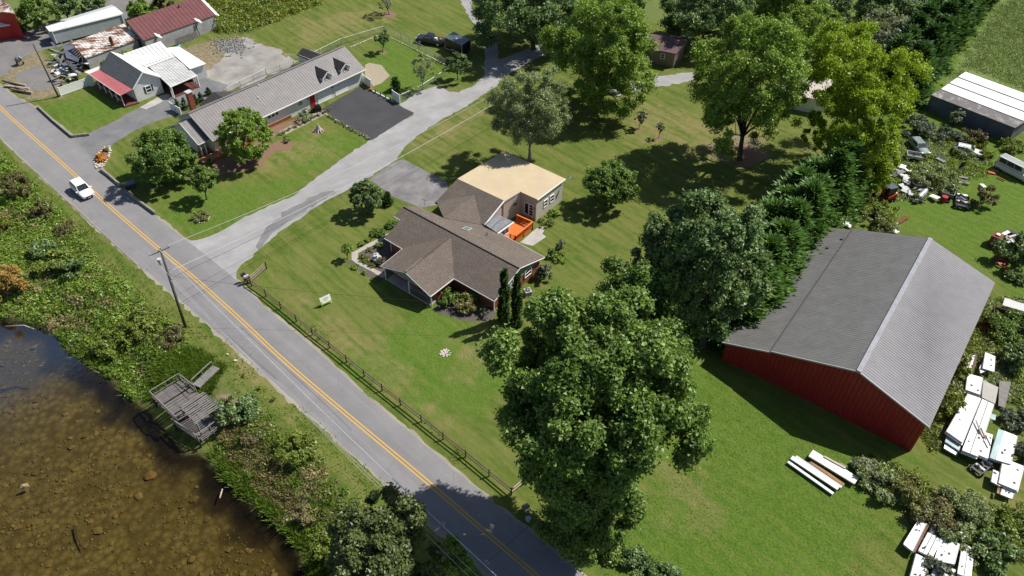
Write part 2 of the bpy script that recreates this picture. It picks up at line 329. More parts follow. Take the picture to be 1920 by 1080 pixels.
hn = t.noise(1.4, 5, .7, None, 1.6); hc = t.mix(t.rng(hn, .35, .65), (.1, .16, .038), (.21, .27, .1)); hc = t.mix(t.rng(nA, .6, .74, 0, .5), hc, (.14, .13, .05)); c = t.mix(hay, c, hc)
c = t.mix(t.math('MULTIPLY', pale, t.rng(nA, .3, .6, .3, 1)), c, (.12, .16, .05))
wn = t.noise(.55, 5, .7); wc = t.mix(t.rng(wn, .35, .68), (.05, .085, .014), (.125, .15, .04)); wc = t.mix(t.rng(t.noise(.9, 5, .7), .52, .7, 0, .8), wc, (.17, .125, .06)); c = t.mix(wild, c, wc)
sn = t.mix(t.rng(t.noise(1.6, 6, .75), .35, .68), (.14, .105, .07), (.31, .25, .17)); c = t.mix(t.math('MULTIPLY', soil, t.rng(nB, .3, .5, .25, 1)), c, sn)
c = t.mix(t.rng(nC, .35, .72, 0, .38), c, t.mix(.5, c, (.02, .035, .005), 'MULTIPLY')); fine = t.noise(22, 3, .8); c = t.mix(t.rng(fine, .5, .75, 0, .3), c, (.17, .17, .07))
bc = t.mix(t.rng(t.noise(.22, 6, .65, None, .8), .36, .62), (.085, .074, .027), (.165, .14, .066)); bc = t.mix(t.rng(t.voro(1.5), .1, .8), bc, (.065, .052, .02)); bc = t.mix(t.math('MULTIPLY', margin, .93), bc, (.011, .008, .007)); c = t.mix(bed, c, bc)  # bed colour turns near black in a ragged band along the shore
clov = t.math('MULTIPLY', t.rng(t.voro(3.2), .05, .11, 1, 0), t.rng(nA, .45, .62)); c = t.mix(t.math('MULTIPLY', clov, t.math('SUBTRACT', 1, bed)), c, (.3, .31, .2)); hgt = t.math('ADD', t.math('MULTIPLY', nC, .5), t.math('MULTIPLY', t.noise(3.0, 4, .7), t.rng(t.math('ADD', hay, lush), 0, 1, .5, 1.6)))
GROUND = t.pbr(c, .95, 0, t.bump(hgt, .12, .9), .1)
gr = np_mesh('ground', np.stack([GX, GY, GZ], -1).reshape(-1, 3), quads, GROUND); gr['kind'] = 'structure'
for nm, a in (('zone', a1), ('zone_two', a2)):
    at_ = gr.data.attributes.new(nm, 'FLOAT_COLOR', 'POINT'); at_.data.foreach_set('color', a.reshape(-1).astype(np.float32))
gr.data.shade_smooth()

# ------------------------------------------------------------------ sheets: road, drives, pads
def dens(P, step=.7, jit=.06, close=True):
    P = [Vector((p[0], p[1], 0)) for p in P]; o = []; n = len(P)
    for i in range(n if close else n - 1):
        a, b = P[i], P[(i + 1) % n]; k = max(1, int((b - a).length / step))
        for j in range(k):
            q = a.lerp(b, j / k); o.append(q + Vector((rnd.gauss(0, jit), rnd.gauss(0, jit), 0)))
    return o
def smooth_line(P, it=2):
    P = [Vector(p) for p in P]
    for _ in range(it):
        Q = [P[0]]
        for a, b in zip(P[:-1], P[1:]): Q += [a.lerp(b, .25), a.lerp(b, .75)]
        P = Q + [P[-1]]
    return P
def sheet(name, pts, z, m, jit=.06, px=True):
    P = [at(*p) for p in pts] if px else pts
    P = dens(P, .7, jit); mb = MB(); mb.v = [Vector((p.x, p.y, z)) for p in P]; mb.f = [tuple(f) for f in tessellate_polygon([mb.v])]
    o = mb.build(name, m); o['kind'] = 'structure'
    if o.data.polygons and o.data.polygons[0].normal.z < 0: o.data.flip_normals()
    return o
def asphalt(name, col, az=None, crack=0.0, patch=.3, fine=.35):
    t = NT(name); n = t.noise(.35, 5, .6); f = t.noise(14, 3, .75); c = t.mix(t.rng(n, .3, .7), sc(col, 1 - patch * .5), sc(col, 1 + patch * .3))
    if az is not None:
        s = t.noise(1, 3, .5, t.map((.02, .5, 1), az)); c = t.mix(t.rng(s, .42, .7, 0, .5), c, sc(col, .68)); s = t.noise(1, 4, .6, t.map((.12, 2.2, 1), az)); c = t.mix(t.rng(s, .5, .75, 0, .4), c, sc(col, 1.22))
    c = t.mix(t.rng(f, .3, .75, 0, fine), c, sc(col, .55)); c = t.mix(t.rng(t.noise(9, 2, .6), .62, .75, 0, .5), c, sc(col, 1.45))
    if crack:
        v = t.voro(.32, t.map((1, 1, 1), 0, None), 'DISTANCE_TO_EDGE'); c = t.mix(t.rng(v, 0, .014, crack, 0), c, sc(col, .35))
    return t.pbr(c, .9, 0, t.bump(f, .012), .15)
M['road'] = asphalt('road_asphalt', (.215, .208, .213), ROAD_AZ, .18, .25); M['old_drive'] = asphalt('old_asphalt', (.17, .17, .175), None, .5, .5); M['new_drive'] = asphalt('new_asphalt', (.06, .06, .064), None, 0, .35)
M['lot'] = asphalt('lot_asphalt', (.18, .172, .168), None, .4, .4); M['gravel'] = asphalt('pale_gravel', (.325, .317, .32), R_(35), 0, .5, .6); M['white_gravel'] = asphalt('white_gravel', (.3, .285, .26), None, 0, .8, .7); M['pad'] = asphalt('stained_pad', (.215, .205, .205), R_(35), 0, 1.0)
M['shoulder'] = asphalt('gravel_shoulder', (.3, .27, .22), None, 0, .5, .6); M['dirt'] = asphalt('dirt_lane', (.3, .25, .2), None, 0, .5, .5)
RL = [(-260, -20), (-120, 115), (0, 255), (45, 298), (112, 360), (150, 393), (212, 453), (287, 519), (385, 602), (437, 648), (512, 716), (587, 781), (675, 863), (760, 935), (805, 976), (860, 1024), (925, 1085), (1040, 1195), (1200, 1350)]
RR = [(-200, -70), (-90, 60), (0, 166), (75, 206), (135, 255), (177, 300), (200, 330), (237, 360), (290, 405), (330, 436), (390, 482), (440, 522), (490, 572), (565, 632), (640, 700), (697, 752), (757, 802), (860, 888), (950, 963), (1075, 1065), (1190, 1165), (1390, 1340)]
RL_w = smooth_line([at(*p) for p in RL]); RR_w = smooth_line([at(*p) for p in RR])
def widen(P, d):
    o = []
    for i, p in enumerate(P):
        q = (P[min(i + 1, len(P) - 1)] - P[max(i - 1, 0)]).normalized(); o.append(p + Vector((-q.y, q.x, 0)) * d)
    return o
sheet('road_shoulder', widen(RL_w, -.38) + widen(RR_w, .3)[::-1], .004, M['shoulder'], .12, False)
GRAVEL = [(425, 515), (345, 452), (377, 449), (420, 430), (460, 407), (505, 386), (550, 367), (596, 332), (635, 302), (690, 264), (700, 261), (737, 236), (775, 215), (748, 196), (790, 170), (822, 160), (842, 172), (860, 173), (890, 160), (908, 140), (908, 92), (895, 55), (868, 12), (855, -40), (880, -45), (885, 18), (913, 50), (933, 82), (937, 112), (985, 92), (1030, 78), (1040, 92), (985, 120), (950, 142), (930, 162), (880, 196), (845, 215), (787, 250), (765, 270), (750, 287), (745, 299), (720, 314), (690, 334), (650, 357), (600, 382), (560, 410), (510, 447), (470, 482), (443, 505), (443, 530)]
sheet('gravel_driveway', GRAVEL, .008, M['gravel'], .1)
sheet('driveway_patch', [(508, 440), (560, 402), (610, 372), (640, 356), (600, 362), (545, 390), (500, 425), (478, 462), (486, 468)], .012, asphalt('worn_patch', (.18, .18, .18), None, .3, .5), .15)
ro = sheet('road', RL_w + RR_w[::-1], .012, M['road'], .03, False)
YL = smooth_line([at(*p) for p in [(-230, -45), (-105, 88), (0, 203), (75, 269), (145, 332), (197, 380), (295, 465), (360, 517), (452, 600), (525, 670), (600, 735), (680, 802), (807, 908), (925, 1011), (995, 1070), (1110, 1172), (1290, 1340)]])
t = NT('yellow_line'); n = t.noise(5, 5, .8); M['yellow_line'] = t.pbr(t.mix(t.rng(n, .5, .68, 0, .75), (.5, .3, .05), (.26, .22, .15)), .8)
for s in (-.17, .17):
    mb = MB(); a = widen(YL, s - .075); b = widen(YL, s + .075)
    for i in range(len(a) - 1): mb.poly([a[i] + Vector((0, 0, .018)), a[i + 1] + Vector((0, 0, .018)), b[i + 1] + Vector((0, 0, .018)), b[i] + Vector((0, 0, .018))])
    o = mb.build('yellow_road_line', M['yellow_line']); o['kind'] = 'structure'
M['tar'] = asphalt('tar_seam', (.15, .147, .15))
for P, wd in (([(0, 262), (60, 318), (160, 408), (260, 500)], .07), ([(450, 612), (560, 712), (620, 768), (660, 808)], .06), ([(395, 600), (450, 650), (520, 712)], .09), ([(905, 1062), (985, 992), (990, 988)], .05)):
    L = smooth_line([at(*p) for p in P]); mb = MB(); a = widen(L, -wd); b = widen(L, wd)
    for i in range(len(a) - 1): mb.poly([a[i] + Vector((0, 0, .0155)), a[i + 1] + Vector((0, 0, .0155)), b[i + 1] + Vector((0, 0, .0155)), b[i] + Vector((0, 0, .0155))])
    o = mb.build('tar_seam', M['tar']); o['kind'] = 'structure'
sheet('asphalt_driveway', [(137, 262), (148, 256), (165, 251), (217, 226), (265, 199), (322, 174), (352, 150), (378, 144), (430, 160), (410, 176), (350, 200), (325, 218), (285, 230), (250, 246), (212, 270), (203, 285), (192, 318), (172, 303)], .008, M['old_drive'])
sheet('dark_driveway', [(602, 205), (675, 162), (777, 212), (697, 263), (650, 235)], .016, M['new_drive'], .02)
sheet('stained_pad', [(742, 302), (757, 299), (838, 342), (840, 380), (790, 390), (735, 368), (693, 336)], .016, M['pad'], .03)
sheet('rear_gravel_lot', [(395, 130), (455, 68), (520, 92), (560, 115), (520, 138), (435, 172), (380, 160), (340, 150)], .004, M['white_gravel'], .5)
sheet('asphalt_lot', [(-60, 75), (100, 42), (245, -15), (300, -30), (300, -12), (232, 44), (120, 84), (70, 97), (45, 108), (14, 134), (-5, 150), (-60, 150)], .004, M['lot'], .25)
sheet('asphalt_patch', [(28, 140), (70, 122), (98, 140), (112, 158), (70, 172), (42, 165)], .004, M['lot'], .25)
sheet('cabin_lane', [(1140, 170), (1230, 142), (1300, 136), (1305, 150), (1240, 162), (1160, 178)], .004, M['gravel'], .15)
sheet('front_walk', [(615, 198), (628, 205), (537, 252), (523, 247)], .012, M['sand_paver'], .03)
sheet('patio', [(975, 455), (1010, 425), (1024, 424), (1021, 432), (1017, 438), (1024, 444), (999, 461)], .012, M['concrete'], .04)
sheet('curved_patio', [(684, 122), (692, 118), (715, 122), (731, 142), (715, 156), (700, 162), (684, 140)], .008, M['sand_paver'], .04)
sheet('garden_walk', [(735, 433), (742, 437), (672, 475), (669, 487), (724, 515), (718, 522), (658, 488), (660, 474)], .012, M['walk_stone'], .05)
sheet('garden_bed', [(735, 437), (750, 470), (735, 512), (722, 514), (672, 486), (675, 474)], .008, M['dark_mulch'], .1)
sheet('outer_garden_bed', [(648, 489), (657, 486), (722, 522), (712, 532)], .006, M['dark_mulch'], .12)
sheet('mulch_bed', [(600, 207), (614, 200), (522, 250), (505, 268), (488, 278), (470, 275), (505, 240)], .006, M['mulch'], .12)
sheet('tree_mulch_bed', [(490, 275), (530, 262), (552, 268), (548, 280), (515, 284), (490, 310), (465, 320), (350, 335), (352, 322), (440, 290)], .006, M['mulch'], .15)
sheet('rock_bed', [(805, 582), (860, 598), (915, 605), (935, 592), (920, 580), (830, 565)], .006, M['dark_mulch'], .15)
sheet('concrete_apron', [(263, 201), (300, 180), (327, 172), (312, 187), (275, 205)], .016, M['concrete'], .03)

# water over the pond bed
t = NT('pond_water'); tr = t.n('ShaderNodeBsdfTransparent'); tr.inputs[0].default_value = (.80, .74, .55, 1); g = t.n('ShaderNodeBsdfGlossy'); g.inputs['Roughness'].default_value = .03
fr = t.n('ShaderNodeFresnel'); fr.inputs[0].default_value = 1.33; bn = t.bump(t.noise(1.6, 4, .6), .02, .6); t.t.links.new(bn, g.inputs['Normal']); t.t.links.new(bn, fr.inputs['Normal'])
mx = t.n('ShaderNodeMixShader'); t.t.links.new(t.math('MULTIPLY', fr.outputs[0], .36), mx.inputs[0]); t.t.links.new(tr.outputs[0], mx.inputs[1]); t.t.links.new(g.outputs[0], mx.inputs[2]); t.t.links.new(mx.outputs[0], t.out.inputs[0])
mb = MB(); mb.v = [Vector((p[0], p[1], -1.83)) for p in SHORE]; mb.f = [tuple(f) for f in tessellate_polygon([mb.v])]
o = mb.build('pond_water', t.m); o['kind'] = 'structure'

# ------------------------------------------------------------------ building helpers
Z = Vector((0, 0, 1))
def zr_on(px, A, B, lo=2, hi=10):
    u = (B - A); u.z = 0; u.normalize(); best = (1e9, 0)
    for i in range(int((hi - lo) * 40)):
        z = lo + i / 40; r = at(*px, z) - A; d = abs(r.x * u.y - r.y * u.x)
        if d < best[0]: best = (d, z)
    return best[1]
def flat(p, z=0): return Vector((p[0], p[1], z))
def outward(a, b, away):
    d = (flat(b) - flat(a)).normalized(); n = Vector((d.y, -d.x, 0))
    return n if n.dot(flat(a) - flat(away)) > 0 else -n
def window(root, a, b, u0, u1, z0, z1, n, fm='white_trim', split=1, off=0.0, label=None, shutters=None, name='window'):
    """window on the wall line a-b (u in metres from a), outward normal n"""
    d = (flat(b) - flat(a)).normalized(); P = lambda u, z, o: flat(a) + d * u + Z * z + n * (o + off)
    f = MB(); w_ = .09
    for p, q in (((u0, z0), (u1, z0)), ((u0, z1), (u1, z1))): f.beam(P(*p, .03) - d * w_ / 2, P(*q, .03) + d * w_ / 2, .1, w_, n.cross(d))
    for p, q in (((u0, z0 + w_ / 2 + .002), (u0, z1 - w_ / 2 - .002)), ((u1, z0 + w_ / 2 + .002), (u1, z1 - w_ / 2 - .002))): f.beam(P(*p, .03), P(*q, .03), w_, .1, n)
    for k in range(1, split + 1):
        zz = z0 + (z1 - z0) * k / (split + 1); f.beam(P(u0 + w_ / 2, zz, .034), P(u1 - w_ / 2, zz, .034), .07, .05, n.cross(d))
    fo = f.build(name, M[fm], root, label=label)
    MB().hexa([P(u0 + .04, z0 + .04, .0), P(u1 - .04, z0 + .04, .0), P(u1 - .04, z0 + .04, .022), P(u0 + .04, z0 + .04, .022), P(u0 + .04, z1 - .04, 0), P(u1 - .04, z1 - .04, 0), P(u1 - .04, z1 - .04, .022), P(u0 + .04, z1 - .04, .022)]).build('pane', M['glass'], fo)
    if shutters:
        for x in (u0 - .32, u1 + .08):
            MB().hexa([P(x, z0, .005), P(x + .24, z0, .005), P(x + .24, z0, .05), P(x, z0, .05), P(x, z1, .005), P(x + .24, z1, .005), P(x + .24, z1, .05), P(x, z1, .05)]).build('shutter', M[shutters], root)
    return fo
def door(root, a, b, u0, u1, z0, z1, n, m, knob=True, label=None, name='door'):
    d = (flat(b) - flat(a)).normalized(); P = lambda u, z, o: flat(a) + d * u + Z * z + n * o
    o = MB().hexa([P(u0, z0, .004), P(u1, z0, .004), P(u1, z0, .06), P(u0, z0, .06), P(u0, z1, .004), P(u1, z1, .004), P(u1, z1, .06), P(u0, z1, .06)]).build(name, M[m], root, label=label)
    if knob: MB().beam(P(u1 - .12, 1 + z0, .06), P(u1 - .12, 1.12 + z0, .12), .06, .06).build('handle', M['chrome'], o)
    return o
def gutter(root, pts, s=.13, m='white_trim', name='gutter'):
    g = MB()
    for a, b in zip(pts[:-1], pts[1:]): g.beam(a, b, s, s)
    return g.build(name, M[m], root)
def post(root, p, z0, z1, s=.14, m='white_trim', name='post'):
    return MB().box((p[0], p[1], z0), s, s, z1 - z0).build(name, M[m], root)
def vent(root, p, h=.5, m='dark_grey', r=.06): return MB().tube([Vector(p) - Z * .1, Vector(p) + Z * h], r, 8).build('vent_pipe', M[m], root)

# ------------------------------------------------------------------ the brown shingled house
def brick_house():
    ze = 2.2; E1, E2, Q1 = at(851, 521, ze), at(927, 564, ze), at(1021, 482, ze); zr = zr_on((975, 502), E2, Q1)
    Ra, Rb = at(758, 387, zr), at(975, 502, zr); F = (Ra, Rb, E2); Rr = (Ra, Rb, Q1)
    root = thing('brick_house', 'L-shaped brick house with brown shingled roof, flat cream rear addition, in the middle lawn', 'house', flat((E1 + Q1) / 2))
    W0 = onp(846, 442, F); zw = W0.z; W1 = at(760, 510, zw); WE = at(807, 555, ze); VL = onp(755, 466, F)
    WLp = (W0, W1, VL); WF = onp(714, 499, WLp)
    fr = [Ra, Rb, E2, E1, W0, VL, onp(721, 446, F), onp(751, 412, F), onp(739, 405, F), onp(757, 387, F)]
    T = .16
    rf = MB().slab(fr, T).build('roof', M['shingles'], root, label='main front roof slope')
    rr = [Ra, Rb, Q1, onp(935, 436, Rr), onp(902, 421, Rr), onp(832, 409, Rr), onp(785, 387, Rr)]
    MB().slab(rr, T).build('roof', M['shingles'], root, label='sunlit rear roof slope')
    MB().slab([W0 + Z * .004, W1 + Z * .004, WE, E1], T).build('roof', M['shingles'], root, label='right slope of the front porch wing')
    MB().slab([W0 + Z * .006, VL + Z * .006, WF, W1 + Z * .006], T).build('roof', M['shingles'], root, label='left slope of the front porch wing')
    # ridge caps
    rc = MB(); rc.beam(Ra + Z * .03, Rb + Z * .03, .3, .09); rc.beam(W0 + Z * .04, W1 + Z * .03, .3, .09); rc.build('ridge_cap', M['shingles'], root)
    # local frame
    u = (Rb - Ra); u.z = 0; u.normalize(); v = Vector((u.y, -u.x, 0))      # v points to the front
    if v.dot(E2 - Rb) < 0: v = -v
    L = lambda p: ((Vector(p) - Rb).dot(u), (Vector(p) - Rb).dot(v)); G = lambda a, b, z=0: flat(Rb + u * a + v * b, z)
    uf, vf = L(E2); ub, vb = L(Q1); ul = max(L(onp(739, 405, F))[0], L(Ra)[0]); sl = (zr - ze) / vf
    zt = lambda b: zr - abs(b) * sl - .26
    body = MB(); a0, a1 = -.45, -13.6; b0, b1 = vf - .5, vb + .5
    P0 = [G(a0, b0), G(a0, 0), G(a0, b1), G(a1, b1), G(a1, 0), G(a1, b0)]
    hz = [zt(b0), zt(0), zt(b1), zt(b1), zt(0), zt(b0)]
    Tp = [p + Z * h for p, h in zip(P0, hz)]
    body.v = P0 + Tp; body.f = [(0, 1, 7, 6), (1, 2, 8, 7), (2, 3, 9, 8), (3, 4, 10, 9), (4, 5, 11, 10), (5, 0, 6, 11), (6, 7, 10, 11), (7, 8, 9, 10)]
    body.build('wall', M['brick'], root, label='red brick main wall')
    wb = MB(); c0, c1, f0, f1 = -13.62, -17.7, b0 - .01, -1.35; P0 = [G(c0, f0), G(c0, 0), G(c0, f1), G(c1, f1), G(c1, 0), G(c1, f0)]; hz = [zt(f0), zt(0), zt(f1), zt(f1), zt(0), zt(f0)]
    wb.v = P0 + [p + Z * h for p, h in zip(P0, hz)]; wb.f = list(body.f); wb.build('wall', M['brick'], root, label='brick wall of the left end')
    # gable siding with window on the right end
    n = u; o_ = .02
    MB().slab([G(a0, b0 - .2, 1.75) + n * o_, G(a0, b1 + .2, 1.75) + n * o_, G(a0, b1 + .2, zt(b1 + .2)) + n * o_, G(a0, 0, zt(0)) + n * o_, G(a0, b0 - .2, zt(b0 - .2)) + n * o_], .05, n).build('gable_siding', M['sage_siding'], root)
    window(root, G(a0, b0) , G(a0, b1), 3.2, 4.6, .9, 1.95, n, off=.0)
    window(root, G(a0, b0) , G(a0, b1), 6.0, 7.3, 1.0, 2.1, n, off=.06)
    # porch wing
    ua, va = L(W1); we = L(WE); wf = L(WF); mid = ua
    bw0 = we[0] - .45; bw1 = wf[0] + .5; vfront = va - 1.5
    MB().prism([G(bw0, b0 + .01), G(bw1, b0 + .01), G(bw1, vfront), G(bw0, vfront)], 0, ze - .1).build('wing_wall', M['brick'], root)
    nw = v
    gt = (zw - ze) / (we[0] - mid) if we[0] != mid else .4
    pd = va - .35
    MB().slab([G(we[0] - .1, pd, ze - .1), G(wf[0] + .1, pd, WF.z - .12), G(mid, pd, zw - .2)], .08, -v).build('pediment', M['sage_siding'], root)
    for k, x in enumerate((bw0 - .8, mid, bw1 + 1.0)): window(root, G(bw0, vfront), G(bw1, vfront), 1.0 + k * 2.2, 2.1 + k * 2.2, .7, 1.7, v)
    post(root, G(we[0] - .25, va - .35), 0, ze - .1); post(root, G(wf[0] + .3, va - .35), 0, ze - .1); post(root, G(mid, va - .35), 0, ze - .1, .12)
    pr = MB(); pr.beam(G(we[0] - .3, va - .4, .75), G(mid, va - .4, .75), .09, .07); pr.beam(G(we[0] - .3, va - .4, .3), G(mid, va - .4, .3), .09, .07)
    for k in range(14): q = G(we[0] - .3, va - .4).lerp(G(mid, va - .4), k / 13.5 + .02); pr.box(q + Z * .33, .05, .05, .38)
    pr.build('porch_rail', M['brown_wood'], root)
    MB().prism([G(bw0, vfront + .02), G(bw1, vfront + .02), G(bw1, va - .3), G(bw0, va - .3)], 0.005, .16).build('porch_floor', M['concrete'], root)
    # entry wall (white) left of the wing under the wide eave
    p1, p2 = onp(725, 447, F), onp(753, 463, F)
    MB().prism([flat(p1) + v * -.9 + u * .3, flat(p2) + v * -.9, flat(p2) + v * -1.1, flat(p1) + v * -1.1 + u * .3], 0, 1.9).build('entry_wall', M['white_siding'], root)
    post(root, p1 + u * .3 - v * .3, 0, p1.z - .1, .12)
    # trim along the eaves
    d_ = Z * -.1
    gutter(root, [onp(739, 405, F) + d_, onp(751, 412, F) + d_]); gutter(root, [onp(721, 446, F) + d_, VL + d_, WF + d_]); gutter(root, [E1 + d_, WE + d_]); gutter(root, [E1 + d_, E2 + d_]); gutter(root, [onp(935, 436, Rr) + d_, Q1 + d_])
    gutter(root, [E2 + d_, Rb + d_, Q1 + d_], .11, name='rake_board'); gutter(root, [WE + d_, W1 + d_, WF + d_], .11, name='rake_board')
    dp = MB(); dp.beam(G(a0 + .03, b0 + .05, 0) + u * .05, G(a0 + .03, b0 + .05, ze - .2) + u * .05, .09, .09); dp.build('downspout', M['white_trim'], root)
    # connector roofs
    zc = 3.8; D1, D2 = at(857.5, 335.5, zc + .03), at(945.5, 376.5, zc + .03); D3, D4 = at(815, 380, 2.35), at(909, 421.5, 2.35); Dp = (D1, D2, D3)
    MB().slab([D1, D2, D4, onp(862, 399, Dp), D3], T).build('roof', M['dark_shingles'] if False else M['shingles'], root, label='dark connector slope below the flat cream roof')
    A_ = onp(889, 367, Dp); B_ = onp(818, 378, Dp); C_ = onp(904, 422, Rr); E_ = onp(832, 409, Rr)
    MB().slab([A_ + Z * .1, B_ + Z * .08, E_ + Z * .05, C_ + Z * .05], .14).build('roof', M['shingles'], root, label='pale triangular connector slope')
    gutter(root, [D2 + Z * -.05, D4 + Z * -.05], .14, name='rake_board')
    # connector walls
    nD = (D4 - D2); nD.z = 0; nD.normalize()
    n1 = outward(D2, D4, D1)
    MB().slab([flat(D2) - n1 * .3, flat(D4) - n1 * .3, flat(D4, 2.1) - n1 * .3, flat(D2, 3.6) - n1 * .3], .15, -n1).build('connector_wall', M['mauve_wall'], root)
    # flat roofed addition
    a, b, c, d, e, f = [at(*p, zc) for p in ((946, 283), (1060, 335), (1007.5, 374), (975, 359), (946, 376.5), (857.5, 335))]
    MB().slab([a, b, c, d, e, f], .2).build('flat_roof', M['cream_roof'], root)
    cen = (a + b + c + f) / 4; ins = lambda p: flat(p + (cen - p).normalized() * .22)
    A, B, Cc, D, E, Fv = [flat(p) for p in (a, b, c, d, e, f)]
    n_r = outward(Cc, B, cen); n_f = outward(D, Cc, (A + B) / 2); n_s = outward(E, D, (A + Fv) / 2)
    B2, C2, D2_, E2_ = B - n_r * .22 - n_f * -0.2, Cc - n_r * .2 - n_f * .12, D - n_f * .12 - n_r * .0, E - n_s * .15
    MB().prism([A + (cen - A) * .04, B - n_r * .2 + n_f * .2, C2, D2_, E2_, Fv + (cen - Fv) * .04], 0, zc - .19).build('addition_wall', M['cream_siding'], root)
    gutter(root, [c + Z * -.1 + n_r * .02, b + Z * -.1 + n_r * .02], .14); gutter(root, [e + Z * -.1, d + Z * -.1], .1, 'light_grey')
    wl = C2; wr = B - n_r * .2 + n_f * .2; n = n_r
    Lw = (wr - wl).length
    window(root, wl, wr, Lw * .28, Lw * .28 + .8, 1.3, 2.4, n, 'white_trim'); window(root, wl, wr, Lw * .52, Lw * .52 + .8, 1.3, 2.4, n, 'white_trim')
    MB().slab([D2_ + n_f * .01 + Z * .0, C2 + n_f * .01, C2 + n_f * .01 + Z * 3.55, D2_ + n_f * .01 + Z * 3.55], .03, n_f).build('stucco_wall', M['mauve_wall'], root)
    Ls = (C2 - D2_).length
    window(root, D2_ + n_f * .04, C2 + n_f * .04, Ls * .3, Ls * .56, .55, 2.4, n_f, 'white_trim', 0, name='sliding_door'); window(root, D2_ + n_f * .04, C2 + n_f * .04, Ls * .58, Ls * .84, .55, 2.4, n_f, 'white_trim', 3, name='sliding_door')
    MB().box(C2 + n_f * .1 - (C2 - D2_).normalized() * .35 + Z * 1.9, .12, .12, .25).build('wall_lamp', M['black_paint'], root)
    # awning roof by the deck
    w1, w2, w3, w4 = at(909, 421, 2.55), at(930, 400, 2.55), at(963.5, 416, 2.3), at(933.5, 437.5, 2.3)
    MB().slab([w1, w2, w3, w4], .12).build('awning_roof', M['grey_shingles'], root); gutter(root, [w4 + Z * -.06, w3 + Z * -.06], .13)
    q1, q2 = flat(w4.lerp(w3, .04)), flat(w4.lerp(w3, .88)); nn = outward(q1, q2, w1)
    q1, q2 = q1 - nn * .5, q2 - nn * .5
    MB().prism([q1, q2, q2 - nn * 1.6, q1 - nn * 1.6], 0, 2.2).build('sunroom_wall', M['white_siding'], root)
    Lq = (q2 - q1).length
    for k in range(3): window(root, q1, q2, Lq * (.08 + .31 * k), Lq * (.34 + .31 * k), .6, 2.0, nn, 'white_trim')
    # roof details
    sk_ = [onp(866, 430, Rr), onp(873, 425.5, Rr), onp(885.5, 428.5, Rr), onp(878, 433, Rr)]
    s_ = MB().slab([p + Z * .1 for p in sk_], .12).build('skylight', M['light_grey'], root)
    cs = sum(sk_, Vector()) / 4; MB().slab([p.lerp(cs, .18) + Z * .112 for p in sk_], .01).build('pane', mat('skylight_pane', (.1, .17, .15), .3), s_)
    vent(root, onp(913, 441.5, Rr), .45); MB().box(onp(869, 394, Dp) + Z * .02, .55, .45, .28, .6).build('roof_vent', M['terracotta'], root)
    MB().tube([onp(796, 386, Rr), onp(796, 386, Rr) + Z * 1.0], .025, 6).beam(onp(796, 386, Rr) + Z * 1.0 - u * .3, onp(796, 386, Rr) + Z * 1.0 + u * .3, .04, .04).build('antenna', M['dark_grey'], root)
    ds = at(1063, 337, zc); MB().tube([ds, ds + Vector((.25, 0, .25))], .04, 6).tube([ds + Vector((.2, -.25, .15)), ds + Vector((.55, .1, .35))], [.03, .22], 10).build('roof_antenna', M['light_grey'], root)
    vw = flat(d.lerp(e, .35), 2.3)
    MB().box(vw + n_s * .12 - Z * .2, .5, .18, .55, math.atan2((E - D).y, (E - D).x)).build('meter_box', M['dark_grey'], root)
    return root, G, (a0, b0, b1, vf, vb), L
HB, HG, HDIM, HL = brick_house()

# orange deck behind the house
def deck():
    zf, zt = .45, 1.35
    B, Cn, Dn = at(966, 442, zt), at(999, 416, zt), at(969, 402.5, zt); A = B + Dn - Cn; A = A.lerp(B, .0)
    root = thing('deck', 'small orange stained wooden deck with railings in the corner of the cream addition', 'deck', flat((B + Dn) / 2))
    fl = lambda p, z: flat(p, z); q = [fl(p, zf) for p in (A, B, Cn, Dn)]
    n = 14
    for i in range(n):
        t0, t1 = i / n + .004, (i + 1) / n - .004
        MB().slab([q[0].lerp(q[1], t0), q[0].lerp(q[1], t1), q[3].lerp(q[2], t1), q[3].lerp(q[2], t0)], .05).build('board', M['orange_stain'], root)
    MB().slab([p.lerp((q[0] + q[2]) / 2, .03) - Z * .06 for p in q], .34).build('skirt', M['orange_stain'], root)
    def rail(a, b, gaps=()):
        a, b = flat(a, 0), flat(b, 0); L = (b - a).length; k = max(1, round(L / 1.6))
        for j in range(k + 1): p = a.lerp(b, j / k); MB().box(p + Z * .05, .12, .12, zt - .06).build('rail_post', M['orange_stain'], root)
        MB().beam(a + Z * zt, b + Z * zt, .2, .07).build('top_rail', M['orange_stain'], root); MB().beam(a + Z * (zf + .12), b + Z * (zf + .12), .06, .09).build('bottom_rail', M['orange_stain'], root)
        m = int(L / .21)
        for j in range(m): p = a.lerp(b, (j + .5) / m); MB().box(p + Z * (zf + .17), .07, .07, zt - zf - .2).build('baluster', M['orange_stain'], root)
    A2 = A.lerp(B, .0); rail(B.lerp(A, .32), B); rail(B, Cn); rail(Cn, Dn)
deck()

